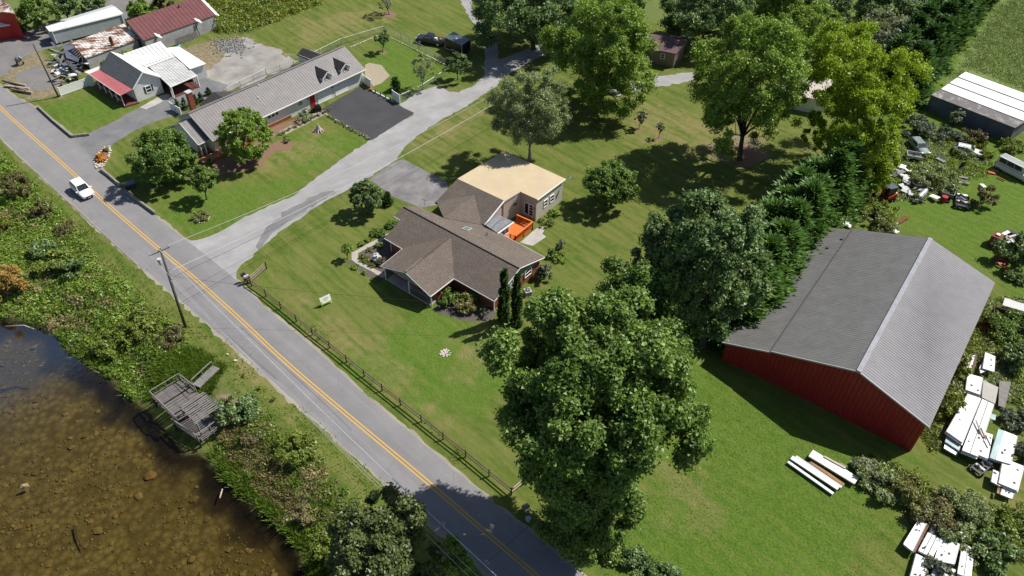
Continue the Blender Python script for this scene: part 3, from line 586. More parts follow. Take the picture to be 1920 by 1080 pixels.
# ------------------------------------------------------------------ the long grey metal-roofed house
def long_house():
    ze = 2.7; E = at(684.5, 130, ze); E_l = at(507, 212.5, ze); u = (E_l - E); u.z = 0; u.normalize()       # u runs left along the eave
    v = Vector((-u.y, u.x, 0)); 
    if v.y < 0: v = -v                         # v to the rear
    best = (9, 0)
    for i in range(200):
        z = ze + i * .02; r = at(646, 86, z) - E; dv = r.dot(v)
        if abs((z - ze) / max(dv, .1) - .52) < best[0]: best = (abs((z - ze) / max(dv, .1) - .52), z)
    zr = best[1]; R0 = at(646, 86, zr); hw = (R0 - E).dot(v); Lr = (at(355, 213, zr) - R0).dot(u)
    root = thing('long_house', 'long white ranch house with grey ribbed metal roof, two dormers and a garage', 'house', flat(E + u * 12 + v * hw))
    G = lambda a, b, z=0: flat(E + u * a + v * b, z)
    ov = 0.0
    front = [G(0, hw, zr), G(Lr, hw, zr), G(Lr, 0, ze), G(0, 0, ze)]; rear = [G(0, hw, zr), G(Lr, hw, zr), G(Lr, 2 * hw, ze), G(0, 2 * hw, ze)]
    mb = MB().slab([p + Z * 0 for p in front], .14); mb.ribs(front[0], front[1], front[2], front[3], .46, .09, .03); mb.build('roof', M['house_metal'], root, label='front roof slope')
    mb = MB().slab(rear, .14); mb.ribs(rear[0], rear[1], rear[2], rear[3], .46, .09, .03); mb.build('roof', M['house_metal'], root, label='rear roof slope')
    MB().beam(front[0] + Z * .06, front[1] + Z * .06, .34, .06).build('ridge_cap', M['house_metal'], root)
    i0, bf, br = .5, .55, 2 * hw - .5; Lw = Lr - .4; sl = (zr - ze) / hw; zt = lambda b: ze - .16 + min(b, 2 * hw - b) * sl
    P = [G(i0, bf), G(i0, hw), G(i0, br), G(Lw, br), G(Lw, hw), G(Lw, bf)]; hs = [zt(bf), zt(hw), zt(br)] ; hs = hs + hs[::-1]
    b = MB(); b.v = P + [p + Z * h for p, h in zip(P, hs)]; b.f = [(0, 1, 7, 6), (1, 2, 8, 7), (2, 3, 9, 8), (3, 4, 10, 9), (4, 5, 11, 10), (5, 0, 6, 11), (6, 7, 10, 11), (7, 8, 9, 10)]
    b.build('wall', M['white_siding'], root)
    nf = -v; a_, b_ = G(i0, bf), G(Lw, bf); up = lambda px, py: (at(px, py, 0) - a_).dot(u)
    # garage doors, red door, windows, wreath
    for x0, x1 in (((665, 176), (641, 187)), ((633, 190), (607, 202))):
        p0, p1 = up(*x0), up(*x1)
        g = door(root, a_, b_, p0, p1, .05, 2.25, nf, 'white_paint', False, name='garage_door')
        d = u; 
        for k in range(4): MB().beam(a_ + d * (p0 + .06) + nf * .066 + Z * (.12 + .54 * k), a_ + d * (p1 - .06) + nf * .066 + Z * (.12 + .54 * k), .03, .03).build('panel_seam', M['light_grey'], g)
    r0 = up(604, 204) + .1; door(root, a_, b_, r0, r0 + 1.0, .05, 2.15, nf, 'red_door')
    wx = r0 + 2.9; wr = MB(); ring = [a_ + u * (wx + .26 * math.cos(k * .5236)) + nf * .08 + Z * (1.75 + .26 * math.sin(k * .5236)) for k in range(13)]; wr.tube(ring, .06, 6, False).build('wreath', M['dark_grey'], root)
    lx = r0 + 1.35; MB().box(a_ + u * lx + nf * .1 + Z * 1.8, .14, .14, .3).build('wall_lamp', M['black_paint'], root); MB().box(a_ + u * (r0 - 3.75) + nf * .1 + Z * 1.8, .14, .14, .3).build('wall_lamp', M['black_paint'], root)
    w1 = r0 + 7.2
    for k in range(3): window(root, a_, b_, w1 + k * .72, w1 + k * .72 + .55, 1.6, 2.15, nf, 'white_trim', 0)
    for k in range(2): window(root, a_, b_, w1 + 4.9 + k * 1.5, w1 + 4.9 + k * 1.5 + .55 + k * .4, .85, 2.1, nf, 'white_trim', 1, shutters='black_paint' if k == 0 else None)
    bx0, bx1 = r0 + 5.0, r0 + 14; MB().slab([G(i0 + bx0, bf - .06), G(i0 + bx1, bf - .06), G(i0 + bx1, bf - .06, .55), G(i0 + bx0, bf - .06, .55)], .05, v).build('brick_base', M['brick'], root)
    dpx = r0 + 10.2; MB().beam(G(i0 + dpx, bf - .1, 0), G(i0 + dpx, bf - .1, ze - .15), .1, .1).build('downspout', M['white_trim'], root)
    # front porch under the eave near the left end
    for k in range(2): post(root, G(i0 + r0 + 14.6 + k * 3.4, .35), 0, ze - .1, .14)
    MB().prism([G(i0 + r0 + 14, bf - 1.6), G(i0 + r0 + 22, bf - 1.6), G(i0 + r0 + 22, bf - .02), G(i0 + r0 + 14, bf - .02)], 0, .45).build('porch_floor', M['terracotta'], root)
    for k in range(3): MB().prism([G(i0 + r0 + 13.1 + .3 * k, bf - 1.4), G(i0 + r0 + 13.4 + .3 * k, bf - 1.4), G(i0 + r0 + 13.4 + .3 * k, bf - .1), G(i0 + r0 + 13.1 + .3 * k, bf - .1)], 0, .14 + .14 * k).build('step', M['terracotta'], root)
    gutter(root, [G(0, -.06, ze - .08), G(Lr, -.06, ze - .08)], .12); gutter(root, [G(-.03, 0, ze - .08), G(-.03, hw, zr - .08), G(-.03, 2 * hw, ze - .08)], .1, name='rake_board')
    # dormers
    Fp = front[:3]
    for px in ((614, 150), (648, 134)):
        c = onp(*px, Fp); ac = (c - E).dot(u); bc = (c - E).dot(v); hw_ = 1.15; zb = c.z; zs = zb + .75; zp = zs + .8
        dm = MB(); fw_ = G(ac - hw_, bc, 0), G(ac + hw_, bc, 0); bk = lambda z: (z - ze) / sl
        dm.v = [G(ac - hw_ + .12, bc, zb - .1), G(ac + hw_ - .12, bc, zb - .1), G(ac + hw_ - .12, bc, zs), G(ac, bc, zp - .1), G(ac - hw_ + .12, bc, zs), G(ac - hw_ + .12, bk(zs), zs), G(ac + hw_ - .12, bk(zs), zs)]
        dm.f = [(0, 1, 2, 3, 4), (0, 4, 5), (1, 6, 2)]; do = dm.build('dormer', M['white_siding'], root)
        for s in (-1, 1):
            zz = zs - .05; rp = [G(ac, bc - .3, zp), G(ac, bk(zp) + .1, zp), G(ac + s * hw_, bk(zz) + .1, zz), G(ac + s * hw_, bc - .3, zz)]
            MB().slab(rp, .08).build('dormer_roof', M['dark_shingles'], do)
            MB().beam(G(ac, bc - .32, zp - .06), G(ac + s * hw_, bc - .32, zz - .06), .06, .14).build('dormer_trim', M['white_trim'], do)
        window(do, G(ac - 1, bc), G(ac + 1, bc), .65, 1.35, zb + .12, zb + .8, nf, 'white_trim', 1)
    # vents on the roof
    for px in ((485, 161), (485, 185)): q = onp(*px, Fp); MB().tube([q - Z * .1, q + Z * .3], .09, 8).build('vent_pipe', M['white_trim'], root)
    # lower roof at the left end with porch
    zl = zr - .85; zel = 2.35; c1 = at(347, 216, zl); a2 = (at(372, 271, zel) - E).dot(u); f2 = (at(372, 271, zel) - E).dot(v)
    hb = hw; lf = [G(Lr - .3, hb, zl), G(a2, hb, zl), G(a2, f2, zel), G(Lr - .3, f2, zel)]; lr = [G(Lr - .3, hb, zl), G(a2, hb, zl), G(a2, 2 * hb - f2, zel), G(Lr - .3, 2 * hb - f2, zel)]
    for q in (lf, lr): MB().slab(q, .12).ribs(q[0], q[1], q[2], q[3], .46, .09, .03).build('porch_roof', M['house_metal'], root)
    gutter(root, [lf[2] + Z * -.07, lf[3] + Z * -.07], .12); gutter(root, [lf[2] + Z * -.06 + u * .03, lf[1] + Z * -.06 + u * .03, lr[2] + Z * -.06 + u * .03], .12, name='rake_board')
    MB().prism([G(Lr - .35, f2 + 1.6), G(a2 - .5, f2 + 1.6), G(a2 - .5, 2 * hb - f2 - .4), G(Lr - .35, 2 * hb - f2 - .4)], 0, zel).build('wing_wall', M['white_siding'], root)
    gb = MB(); gb.slab([G(a2 - .5, f2 + .5, zel - .02), G(a2 - .5, 2 * hb - f2 - .4, zel - .02), G(a2 - .5, hb, zl - .25)], .1, -u); gb.build('gable_wall', M['white_siding'], root)
    post(root, G(a2 - .3, f2 + .25), 0, zel - .05, .18); post(root, G(Lr + .6, f2 + .25), 0, zel - .05, .18)
    MB().prism([G(Lr - .3, f2 + .2), G(a2 - .2, f2 + .2), G(a2 - .2, f2 + 1.58), G(Lr - .3, f2 + 1.58)], 0, .3).build('porch_floor', M['terracotta'], root)
    # chimney and rear wing
    ch = G(Lr - 1.0, 2 * hw - .3); cz = at(354, 176, 5.2)
    cb = height_over(flat(at(362, 203, 2.6)), 355, 175); MB().box(flat(at(362, 203, 2.6), 0), .8, .8, 5.4, math.atan2(u.y, u.x)).build('chimney', M['brick'], root)
    MB().box(flat(at(362, 203, 2.6), 5.4), .95, .95, .14, math.atan2(u.y, u.x)).build('chimney_cap', M['light_grey'], root)
    for (pp, q, rr_) in (((400, 171), (425, 186), (390, 192)),):
        p0 = at(400, 172, 3.6); ax = (p0 - E).dot(u); by = (p0 - E).dot(v); 
        for s in (-1, 1):
            rq = [G(ax, by, 3.6), G(ax, hw + 1.0, 3.6), G(ax + s * 2.9, hw + 1.0, 2.5), G(ax + s * 2.9, by, 2.5)]
            MB().slab(rq, .12).build('rear_wing_roof', M['dark_shingles'], root)
        MB().prism([G(ax - 2.6, by - .3), G(ax + 2.6, by - .3), G(ax + 2.6, 2 * hw - .6), G(ax - 2.6, 2 * hw - .6)], 0, 2.45).build('rear_wing_wall', M['white_siding'], root)
    return root, G, Lr, hw
LH, LG, LLr, Lhw = long_house()

# small grey roofed shed behind the long house
def rear_shed():
    z = 2.9; p0, p1 = at(567, 90, z), at(602, 103, z); zb = 2.1; q0, q1 = at(556, 103, zb), at(592, 117, zb); r0 = flat(p0 * 2 - q0, zb); r1 = flat(p1 * 2 - q1, zb)
    root = thing('garden_shed', 'small shed with brown-grey gable roof behind the garage end of the long house', 'shed', flat((q0 + r1) / 2))
    for a, b in ((q0, q1), (r0, r1)): MB().slab([p0, p1, b, a], .1).build('roof', M['dark_shingles'], root)
    c = (q0 + q1 + r0 + r1) / 4; i = lambda p: flat(p.lerp(c, .1))
    MB().prism([i(q0), i(q1), i(r1), i(r0)], 0, zb + .1).build('wall', M['white_siding'], root)
rear_shed()

# ------------------------------------------------------------------ the white house with the red porch roof
def white_house():
    ze = 2.75; L0, R0 = at(249, 167, ze), at(304, 145, ze); zr = zr_on((267, 135), L0, R0, ze, 9)
    Ra, Rb = at(206, 96, zr), at(267, 135, zr); Fl = (Ra, Rb, L0); Fr = (Ra, Rb, R0)
    root = thing('white_house', 'white wooden house with grey gable roof, red porch roof and open carport', 'house', flat((Ra + Rb) / 2))
    La = onp(186, 130, Fl)
    MB().slab([Ra, Rb, L0, La], .12).build('roof', M['grey_shingles'], root, label='grey shingled front slope')
    Rb2 = onp(304, 145, Fr); back = flat(Ra + (R0 - Rb), R0.z)
    MB().slab([Ra, Rb, R0, back], .12).build('roof', M['white_metal_roof'], root, label='white metal side slope')
    u = (Rb - Ra); u.z = 0; u.normalize(); v = Vector((-u.y, u.x, 0)); 
    if v.dot(R0 - Rb) < 0: v = -v
    wl, wrr = (L0 - Rb).dot(v), (R0 - Rb).dot(v); Ln = (Rb - Ra).length
    G = lambda a, b, z=0: flat(Ra + u * a + v * b, z)
    for a in (Ln - .45,):
        P = [G(.3, wl + .3), G(a, wl + .3), G(a, 0), G(a, wrr - .3), G(.3, wrr - .3), G(.3, 0)]; hs = [ze, ze, zr - .2, ze, ze, zr - .2]
        b = MB(); b.v = P + [p + Z * h for p, h in zip(P, hs)]; b.f = [(0, 1, 7, 6), (1, 2, 8, 7), (2, 3, 9, 8), (3, 4, 10, 9), (4, 5, 11, 10), (5, 0, 6, 11), (6, 7, 8, 11), (8, 9, 10, 11)]
        b.build('wall', M['white_siding'], root)
    gutter(root, [L0 + Z * -.05 + u * .03, Rb + Z * -.05 + u * .03, R0 + Z * -.05 + u * .03], .14, name='rake_board')
    a_, b_ = G(Ln - .45, wl), G(Ln - .45, wrr); window(root, a_, b_, (wrr - wl) * .5 - .45, (wrr - wl) * .5 + .45, .95, 2.1, u, 'white_trim', 1, shutters='black_paint')
    # red porch roof
    p0, p1 = La - Z * .05, L0 - Z * .05; q1, q0 = at(226, 179, 2.25), at(167, 139, 2.25)
    ms = MB().slab([p0, p1, q1, q0], .08); ms.ribs(p0, p1, q1, q0, .6, .06, .04); ms.build('porch_roof', M['pink_roof'], root); gutter(root, [q0 + Z * -.05, q1 + Z * -.05], .1)
    nn = outward(q0, q1, p0)
    for k in range(6): post(root, q0.lerp(q1, .03 + .188 * k) - nn * .15, 0, 2.15, .11)
    MB().prism([flat(q0), flat(q1), flat(p1) + nn * -.28, flat(p0) + nn * -.28], 0, .25).build('porch_floor', mat('porch_red', (.16, .05, .04), .8), root)
    for k in range(4): window(root, flat(p0) - nn * .29 + nn * .0, flat(p1) - nn * .29, .8 + 1.75 * k, 1.7 + 1.75 * k, .8, 2.0, nn, 'white_trim', 1)
    rl = MB()
    for k in range(5): rl.beam(flat(q0.lerp(q1, .03 + .188 * k) - nn * .15, .95), flat(q0.lerp(q1, .03 + .188 * (k + 1)) - nn * .15, .95), .06, .06)
    rl.build('porch_rail', M['white_trim'], root)
    # left white side bit of the porch
    s0 = at(157, 135, 2.3); MB().slab([q0 + Z * .05, p0 + Z * .0, at(186, 124, 2.75), at(158, 135, 2.3)], .08).build('porch_roof', M['white_metal_roof'], root)
    MB().prism([flat(at(161, 140, 2.2)), flat(q0) - nn * .2, flat(q0) - nn * .32, flat(at(161, 140, 2.2)) - nn * .12], 0, 2.15).build('end_wall', M['white_siding'], root)
    # rear wing white roof
    rz = 4.0; a0, a1, a2, a3 = at(230, 101, 3.3), at(301, 77, 4.1), at(327, 106, 3.0), at(274, 126, 3.0)
    mk = MB().slab([a0, a1, a2, a3], .1); mk.ribs(a0, a1, a2, a3, .6, .05, .035); mk.build('rear_roof', M['white_metal_roof'], root)
    i = (a0 + a1 + a2 + a3) / 4; MB().prism([flat(p.lerp(i, .07)) for p in (a0, a1, a2, a3)], 0, 2.85).build('rear_wall', M['white_siding'], root)
    b0, b1, b2, b3 = at(312, 90, 2.9), at(335, 87, 2.9), at(386, 119, 2.6), at(356, 129, 2.6)
    MB().slab([b0, b1, b2, b3], .12).build('side_roof', M['white_paint'], root); i = (b0 + b1 + b2 + b3) / 4
    MB().prism([flat(p.lerp(i, .08)) for p in (b0, b1, b2, b3)], 0, 2.5).build('side_wall', M['white_siding'], root)
    # carport
    c0, c1, c2, c3 = at(277, 123, 2.9), at(325, 105, 2.85), at(370, 141, 2.15), at(319, 163, 2.15)
    mk = MB().slab([c0, c1, c2, c3], .09); mk.ribs(c0, c1, c2, c3, .42, .05, .04); mk.build('carport_roof', M['streaky_white'], root); gutter(root, [c3 + Z * -.05, c2 + Z * -.05], .12)
    for t_ in (.03, .97): post(root, c3.lerp(c2, t_), 0, 2.1, .13)
    post(root, c0.lerp(c3, .97), 0, 2.1, .1)
    MB().prism([flat(c3), flat(c2), flat(c1.lerp(c2, .25)), flat(c0.lerp(c3, .25))], .02, .06).build('carport_floor', mat('carport_floor', (.1, .04, .03), .9), root)
    rl = MB()
    for k in range(7): rl.box(flat(c2.lerp(c1, .1 + .1 * k)), .06, .06, 1.1)
    rl.beam(flat(c2, 1.1), flat(c2.lerp(c1, .8), 1.1), .06, .06); rl.build('carport_rail', M['brown_wood'], root)
    MB().prism([flat(c0.lerp(c3, .3)), flat(c1.lerp(c2, .3)), flat(c1.lerp(c2, .26)), flat(c0.lerp(c3, .26))], .05, 2.3).build('carport_back_wall', M['dark_wood'], root)
    rv = MB()
    for k in range(9): rv.box(a3.lerp(a2, k / 9) * 1.0 + (a0 - a3).normalized() * .5 + Z * .05, .12, .12, .12)
    rv.build('snow_guard', M['light_grey'], root)
white_house()

# ------------------------------------------------------------------ sheds and trailers top left
def simple_block(name, label, cat, roof, zs, base_z, wall_m, roof_m, inset=.06, ribs=0, th=.12):
    P = [at(*p, z) for p, z in zip(roof, zs)]; c = sum(P, Vector()) / len(P)
    root = thing(name, label, cat, flat(c)); m = MB().slab(P, th)
    if ribs: m.ribs(P[0], P[1], P[2], P[3], ribs, .07, .05)
    m.build('roof', M[roof_m], root)
    W_ = [flat(p.lerp(c, inset)) for p in P]; b = MB(); n = len(W_); b.v = W_ + [w + Z * (p.z - th) for w, p in zip(W_, P)]
    b.f = [tuple(range(n))[::-1], tuple(range(n, 2 * n))] + [(i, (i + 1) % n, n + (i + 1) % n, n + i) for i in range(n)]
    b.build('wall', M[wall_m], root); return root, P
root, P = simple_block('rusty_shed', 'old shed with rust streaked white tin roof and brick chimney', 'shed', ((133, 80), (232, 44), (260, 73), (160, 109)), (2.9, 2.9, 2.2, 2.2), 0, 'block_wall', 'rusty_white', .04, .5)
MB().box(flat(at(211, 84, 2.4), 1.9), .5, .5, 1.9, .3).build('chimney', M['brick'], root); MB().box(flat(at(211, 84, 2.4), 3.8), .4, .4, .12, .3).build('chimney_cap', M['dark_grey'], root)
for k in range(5): q = P[0].lerp(P[3], .35 + .11 * k); MB().beam(q - Z * .05, q - Z * .35 + (P[0] - P[1]).normalized() * .9, .1, .08).build('rafter', M['grey_wood'], root)
root, P = simple_block('maroon_workshop', 'long grey block workshop with maroon ribbed metal roof', 'workshop', ((236, 39), (372, -8), (403, 28), (269, 76)), (4.1, 4.1, 2.7, 2.7), 0, 'block_wall', 'maroon_metal', .03, .75)
vent(root, at(337, 19, 3.3), .9, 'black_paint', .14)
for px, k in (((372, -6), 1), ((365, 35), 0), ((290, 63), 0)):
    for j in range(4 if not k else 2):
        q = onp(px[0] + j * (2.6 if not k else 4), px[1] + j * 1.0, P[:3]); d = (P[3] - P[0]).normalized(); d2 = (P[2] - P[1]).normalized()
        MB().beam(q + Z * .09, q + (d * (1.1 if not k else 7)) + Z * .09, .26, .03).build('roof_patch', M['white_metal_roof'], root)
q0, q1 = P[3].lerp(P[2], .38), P[3].lerp(P[2], .68); nn = outward(P[3], P[2], P[0])
for k in range(16): q = flat(q0.lerp(q1, k / 16)) + nn * .6; MB().box(q, .34, .05, 1.25 + .12 * rnd.random(), math.atan2((q1 - q0).y, (q1 - q0).x)).build('lean_plank', M['grey_wood'], root)
MB().beam(flat(P[3].lerp(P[2], .72), .1) + nn * .1, flat(P[3].lerp(P[2], .7), 2.6) + nn * .05, .15, .05).build('dark_stain_pipe', M['dark_grey'], root)
def box_trailer():
    z = 2.75; a, b, c, d = at(86, 51, z), at(215, 12, z), at(231, 25, z), at(92.5, 59, z); e = a + (a - d) * 1.2; f = b + (a - d) * 1.2
    root = thing('box_trailer', 'long grey box trailer with a white roof edge behind the rusty shed', 'trailer', flat((a + c) / 2))
    MB().slab([d, c, b, a], .1).build('roof', M['white_metal_roof'], root)
    MB().slab([a.lerp(b, .3) - Z * .05, b - Z * .05, f.lerp(b, .25) - Z * .35, e.lerp(f, .3).lerp(a, .25) - Z * .35], .1).build('roof', M['light_grey'], root, label='grey rear roof strip')
    i = [flat(p) for p in (d, c, f.lerp(b, .5), e.lerp(a, .5))]; cc = sum(i, Vector()) / 4; i = [p.lerp(cc, .015) for p in i]
    MB().prism(i, .35, z - .35).build('body', M['trailer_side'], root); MB().prism([p.lerp(cc, .06) for p in i], 0, .36).build('chassis', M['dark_grey'], root)
    for t_ in (.03, .97): MB().beam(flat(d.lerp(c, t_), .35), flat(d.lerp(c, t_), z - .1), .14, .14).build('corner_trim', M['light_grey'], root)
    nn = outward(d, c, a); MB().beam(flat(d.lerp(c, .02), z - .16) + nn * .03, flat(d.lerp(c, .98), z - .16) + nn * .03, .08, .12).build('roof_rail', M['white_trim'], root)
box_trailer()
root, P = simple_block('red_barn', 'corner of a red barn with white roofs at the left photo edge', 'barn', ((-60, 8), (8, 13), (22, 46), (-70, 62)), (4.6, 4.6, 2.6, 2.6), 0, 'red_paint', 'white_metal_roof', .05)
root, P = simple_block('red_outbuilding', 'red outbuilding with rust edged roof at the top left corner', 'shed', ((-40, -20), (14, 4), (28, 25), (-30, 20)), (5.6, 5.6, 5.0, 5.0), 0, 'red_paint', 'rusty_white', .05)
# cabin among the trees, hidden pale roofed building
def gable_block(name, label, cat, ridge, eave, wall_m, roof_m, zr, ze):
    a, b = at(*ridge[0], zr), at(*ridge[1], zr); c, d = at(*eave[0], ze), at(*eave[1], ze); r0 = flat(a * 2 - c, ze); r1 = flat(b * 2 - d, ze)
    root = thing(name, label, cat, flat((c + r1) / 2)); MB().slab([a, b, d, c], .14).build('roof', M[roof_m], root); MB().slab([a, b, r1, r0], .14).build('roof', M[roof_m], root)
    k = (c + d + r0 + r1) / 4; i = lambda p, z=0: flat(p.lerp(k, .09), z); P = [i(c), i(d), i(b.lerp(k, .0)), i(r1), i(r0), i(a)]
    hs = [ze + .05, ze + .05, zr - .2, ze + .05, ze + .05, zr - .2]; m = MB(); m.v = P + [p + Z * h for p, h in zip(P, hs)]; m.f = [(0, 1, 7, 6), (1, 2, 8, 7), (2, 3, 9, 8), (3, 4, 10, 9), (4, 5, 11, 10), (5, 0, 6, 11), (6, 7, 8, 11), (8, 9, 10, 11)]
    m.build('wall', M[wall_m], root); return root, (a, b, c, d, r0, r1), i
root, q, i = gable_block('cabin', 'small brown cabin with purple-brown roof shaded between tall trees', 'cabin', ((1215, 66), (1288, 74)), ((1222, 92), (1268, 101)), 'cabin_wall', 'purple_shingle', 4.0, 2.9)
window(root, i(q[2]), i(q[3]), 1.6, 2.3, 1.4, 2.3, outward(i(q[2]), i(q[3]), q[0]), 'white_trim', 1)
root, P = simple_block('hidden_outbuilding', 'pale tan roofed building mostly hidden behind the yellow-green tree', 'outbuilding', ((1485, 128), (1562, 150), (1550, 190), (1462, 172)), (3.4, 3.4, 2.7, 2.7), 0, 'white_siding', 'pale_roof', .05)

# ------------------------------------------------------------------ the red barn with the grey ribbed roof
def big_barn():
    ze = 4.65; A, B = at(1743, 802, ze), at(1445, 659, ze); zr = zr_on((1610, 697), A, B, 4, 10); Rn = at(1610, 697, zr); Rf = at(1745, 447, zr)
    Af = at(1866, 530, ze); Bf = at(1599, 430, ze); Lp = (Rn, Rf, B); Ln_ = onp(1354, 641, Lp); Lf = onp(1535, 424, Lp)
    root = thing('red_barn', 'large red metal barn with grey ribbed roof and lean-to at right', 'barn', flat((A + Ln_) / 2))
    m = MB().slab([Rn, Rf, Af, A], .1); m.ribs(Rn, Rf, Af, A, .34, .1, .022); m.build('roof', M['barn_grey'], root, label='smooth grey right roof slope')
    m = MB().slab([Rn, Rf, Bf, B], .1); m.ribs(Rn, Rf, Bf, B, .34, .1, .022); m.build('roof', M['barn_old'], root, label='darker weathered left roof slope')
    d = Z * -.10; m = MB().slab([B + d, Bf + d, Lf + d, Ln_ + d], .1); m.ribs(B + d, Bf + d, Lf + d, Ln_ + d, .34, .1, .022); m.build('lean_to_roof', M['barn_old'], root)
    m = MB(); m.beam(Rn + Z * .07 , Rf + Z * .07, .5, .05); m.build('ridge_cap', mat('ridge_metal', (.27, .27, .3), .4), root)
    MB().beam(B + Z * .02, Bf + Z * .02, .14, .05).build('roof_seam', M['dark_grey'], root)
    # walls
    n = outward(A, B, Af); f = (Af - A); f.z = 0; f.normalize()
    nb = [flat(A.lerp(B, .02)) + f * .35, flat(Ln_ + (A - B).normalized() * .4) + f * .35]; fb = [flat(Af.lerp(Bf, .02)) - f * .35, flat(Lf + (Af - Bf).normalized() * .4) - f * .35]
    a, l = nb; 
    P = [a, flat(Rn) + f * .35, flat(B) + f * .35, l]; hs = [ze - .15, zr - .16, ze - .2, Ln_.z - .22]; Q = [fb[0], flat(Rf) - f * .35, flat(Bf) - f * .35, fb[1]]
    b = MB(); b.v = P + Q + [p + Z * h for p, h in zip(P, hs)] + [p + Z * h for p, h in zip(Q, hs)]
    b.f = [(0, 1, 9, 8), (1, 2, 10, 9), (2, 3, 11, 10), (4, 5, 13, 12), (5, 6, 14, 13), (6, 7, 15, 14), (0, 8, 12, 4), (3, 7, 15, 11), (8, 9, 13, 12), (9, 10, 14, 13), (10, 11, 15, 14)]
    b.build('wall', M['barn_red'], root)
    # vertical ribs of the wall sheets
    r = MB(); 
    for (p, h0, q, h1) in zip(P[:-1], hs[:-1], P[1:], hs[1:]):
        L = (q - p).length; k = int(L / .46); e = (q - p).normalized()
        for i in range(k):
            t_ = (i + .5) / k; c = p.lerp(q, t_); z = h0 + (h1 - h0) * t_ - .06
            r.add([c - e * .05 + Z * .05, c + n * .05 + Z * .05, c + e * .05 + Z * .05, c - e * .05 + Z * z, c + n * .05 + Z * z, c + e * .05 + Z * z], [(0, 1, 4, 3), (1, 2, 5, 4)])
    for p, q, h in ((P[0], Q[0], hs[0]),):
        L = (q - p).length; k = int(L / .46); e = (q - p).normalized(); n2 = (P[0] - P[1]).normalized()
        for i in range(k): c = p.lerp(q, (i + .5) / k); r.add([c - e * .05 + Z * .05, c + n2 * .05 + Z * .05, c + e * .05 + Z * .05, c - e * .05 + Z * h, c + n2 * .05 + Z * h, c + e * .05 + Z * h], [(0, 1, 4, 3), (1, 2, 5, 4)])
    r.build('wall_ribs', M['barn_red'], root, kind='stuff')
    g = MB(); g.beam(A + Z * -.04, Rn + Z * -.04, .06, .18); g.beam(Rn + Z * -.04, B + Z * -.04, .06, .18); g.beam(B + Z * -.16, Ln_ + Z * -.14, .06, .18); g.build('rake_board', M['light_grey'], root)
    for px in ((1580, 447), (1553, 463)): q = onp(*px, Lp); MB().box(q + Z * -.08, .5, .35, .1, .8).build('roof_patch', M['dark_grey'], root)
big_barn()

# long white-roofed trailer at the right edge
def white_roof_trailer():
    z = 3.2; a, b, c, d = at(1764, 167, z), at(1810, 136, z), at(1965, 193, z), at(1966, 246, z); d = a + c - b
    root = thing('flat_roof_trailer', 'long dark walled trailer home with white roof panels and mottled skirt edge', 'trailer', flat((a + c) / 2))
    for k in range(3):
        t0, t1 = (0, .335, .67)[k] + .012, (.335, .67, 1)[k] - .012; h = Z * (.1 * k)
        MB().slab([a.lerp(b, t0) + h, a.lerp(b, t1) + h, d.lerp(c, t1) + h, d.lerp(c, t0) + h], .12).build('roof_panel', M['white_panel'], root)
    MB().slab([a - Z * .13, b - Z * .13, c - Z * .13, d - Z * .13], .1).build('roof_deck', M['dark_grey'], root)
    s0, s1 = at(1746, 178, 2.7), None; s1 = s0 + (d - a)
    MB().slab([a - Z * .1, d - Z * .1, s1, s0], .08).build('roof_skirt', M['mottled_skirt'], root)
    cc = (a + c) / 2; nn = outward(s0, s1, b); w = [flat(s0) - nn * .15, flat(s1) - nn * .15, flat(c), flat(b)]
    MB().prism(w, 0, 2.62).build('wall', M['dark_blue_wall'], root)
    for t_ in (.3, .72): MB().beam(flat(s0.lerp(s1, t_), 0) - nn * .1, flat(s0.lerp(s1, t_), 2.6) - nn * .1, .12, .08).build('corner_trim', M['rusty_brown'], root)
white_roof_trailer()

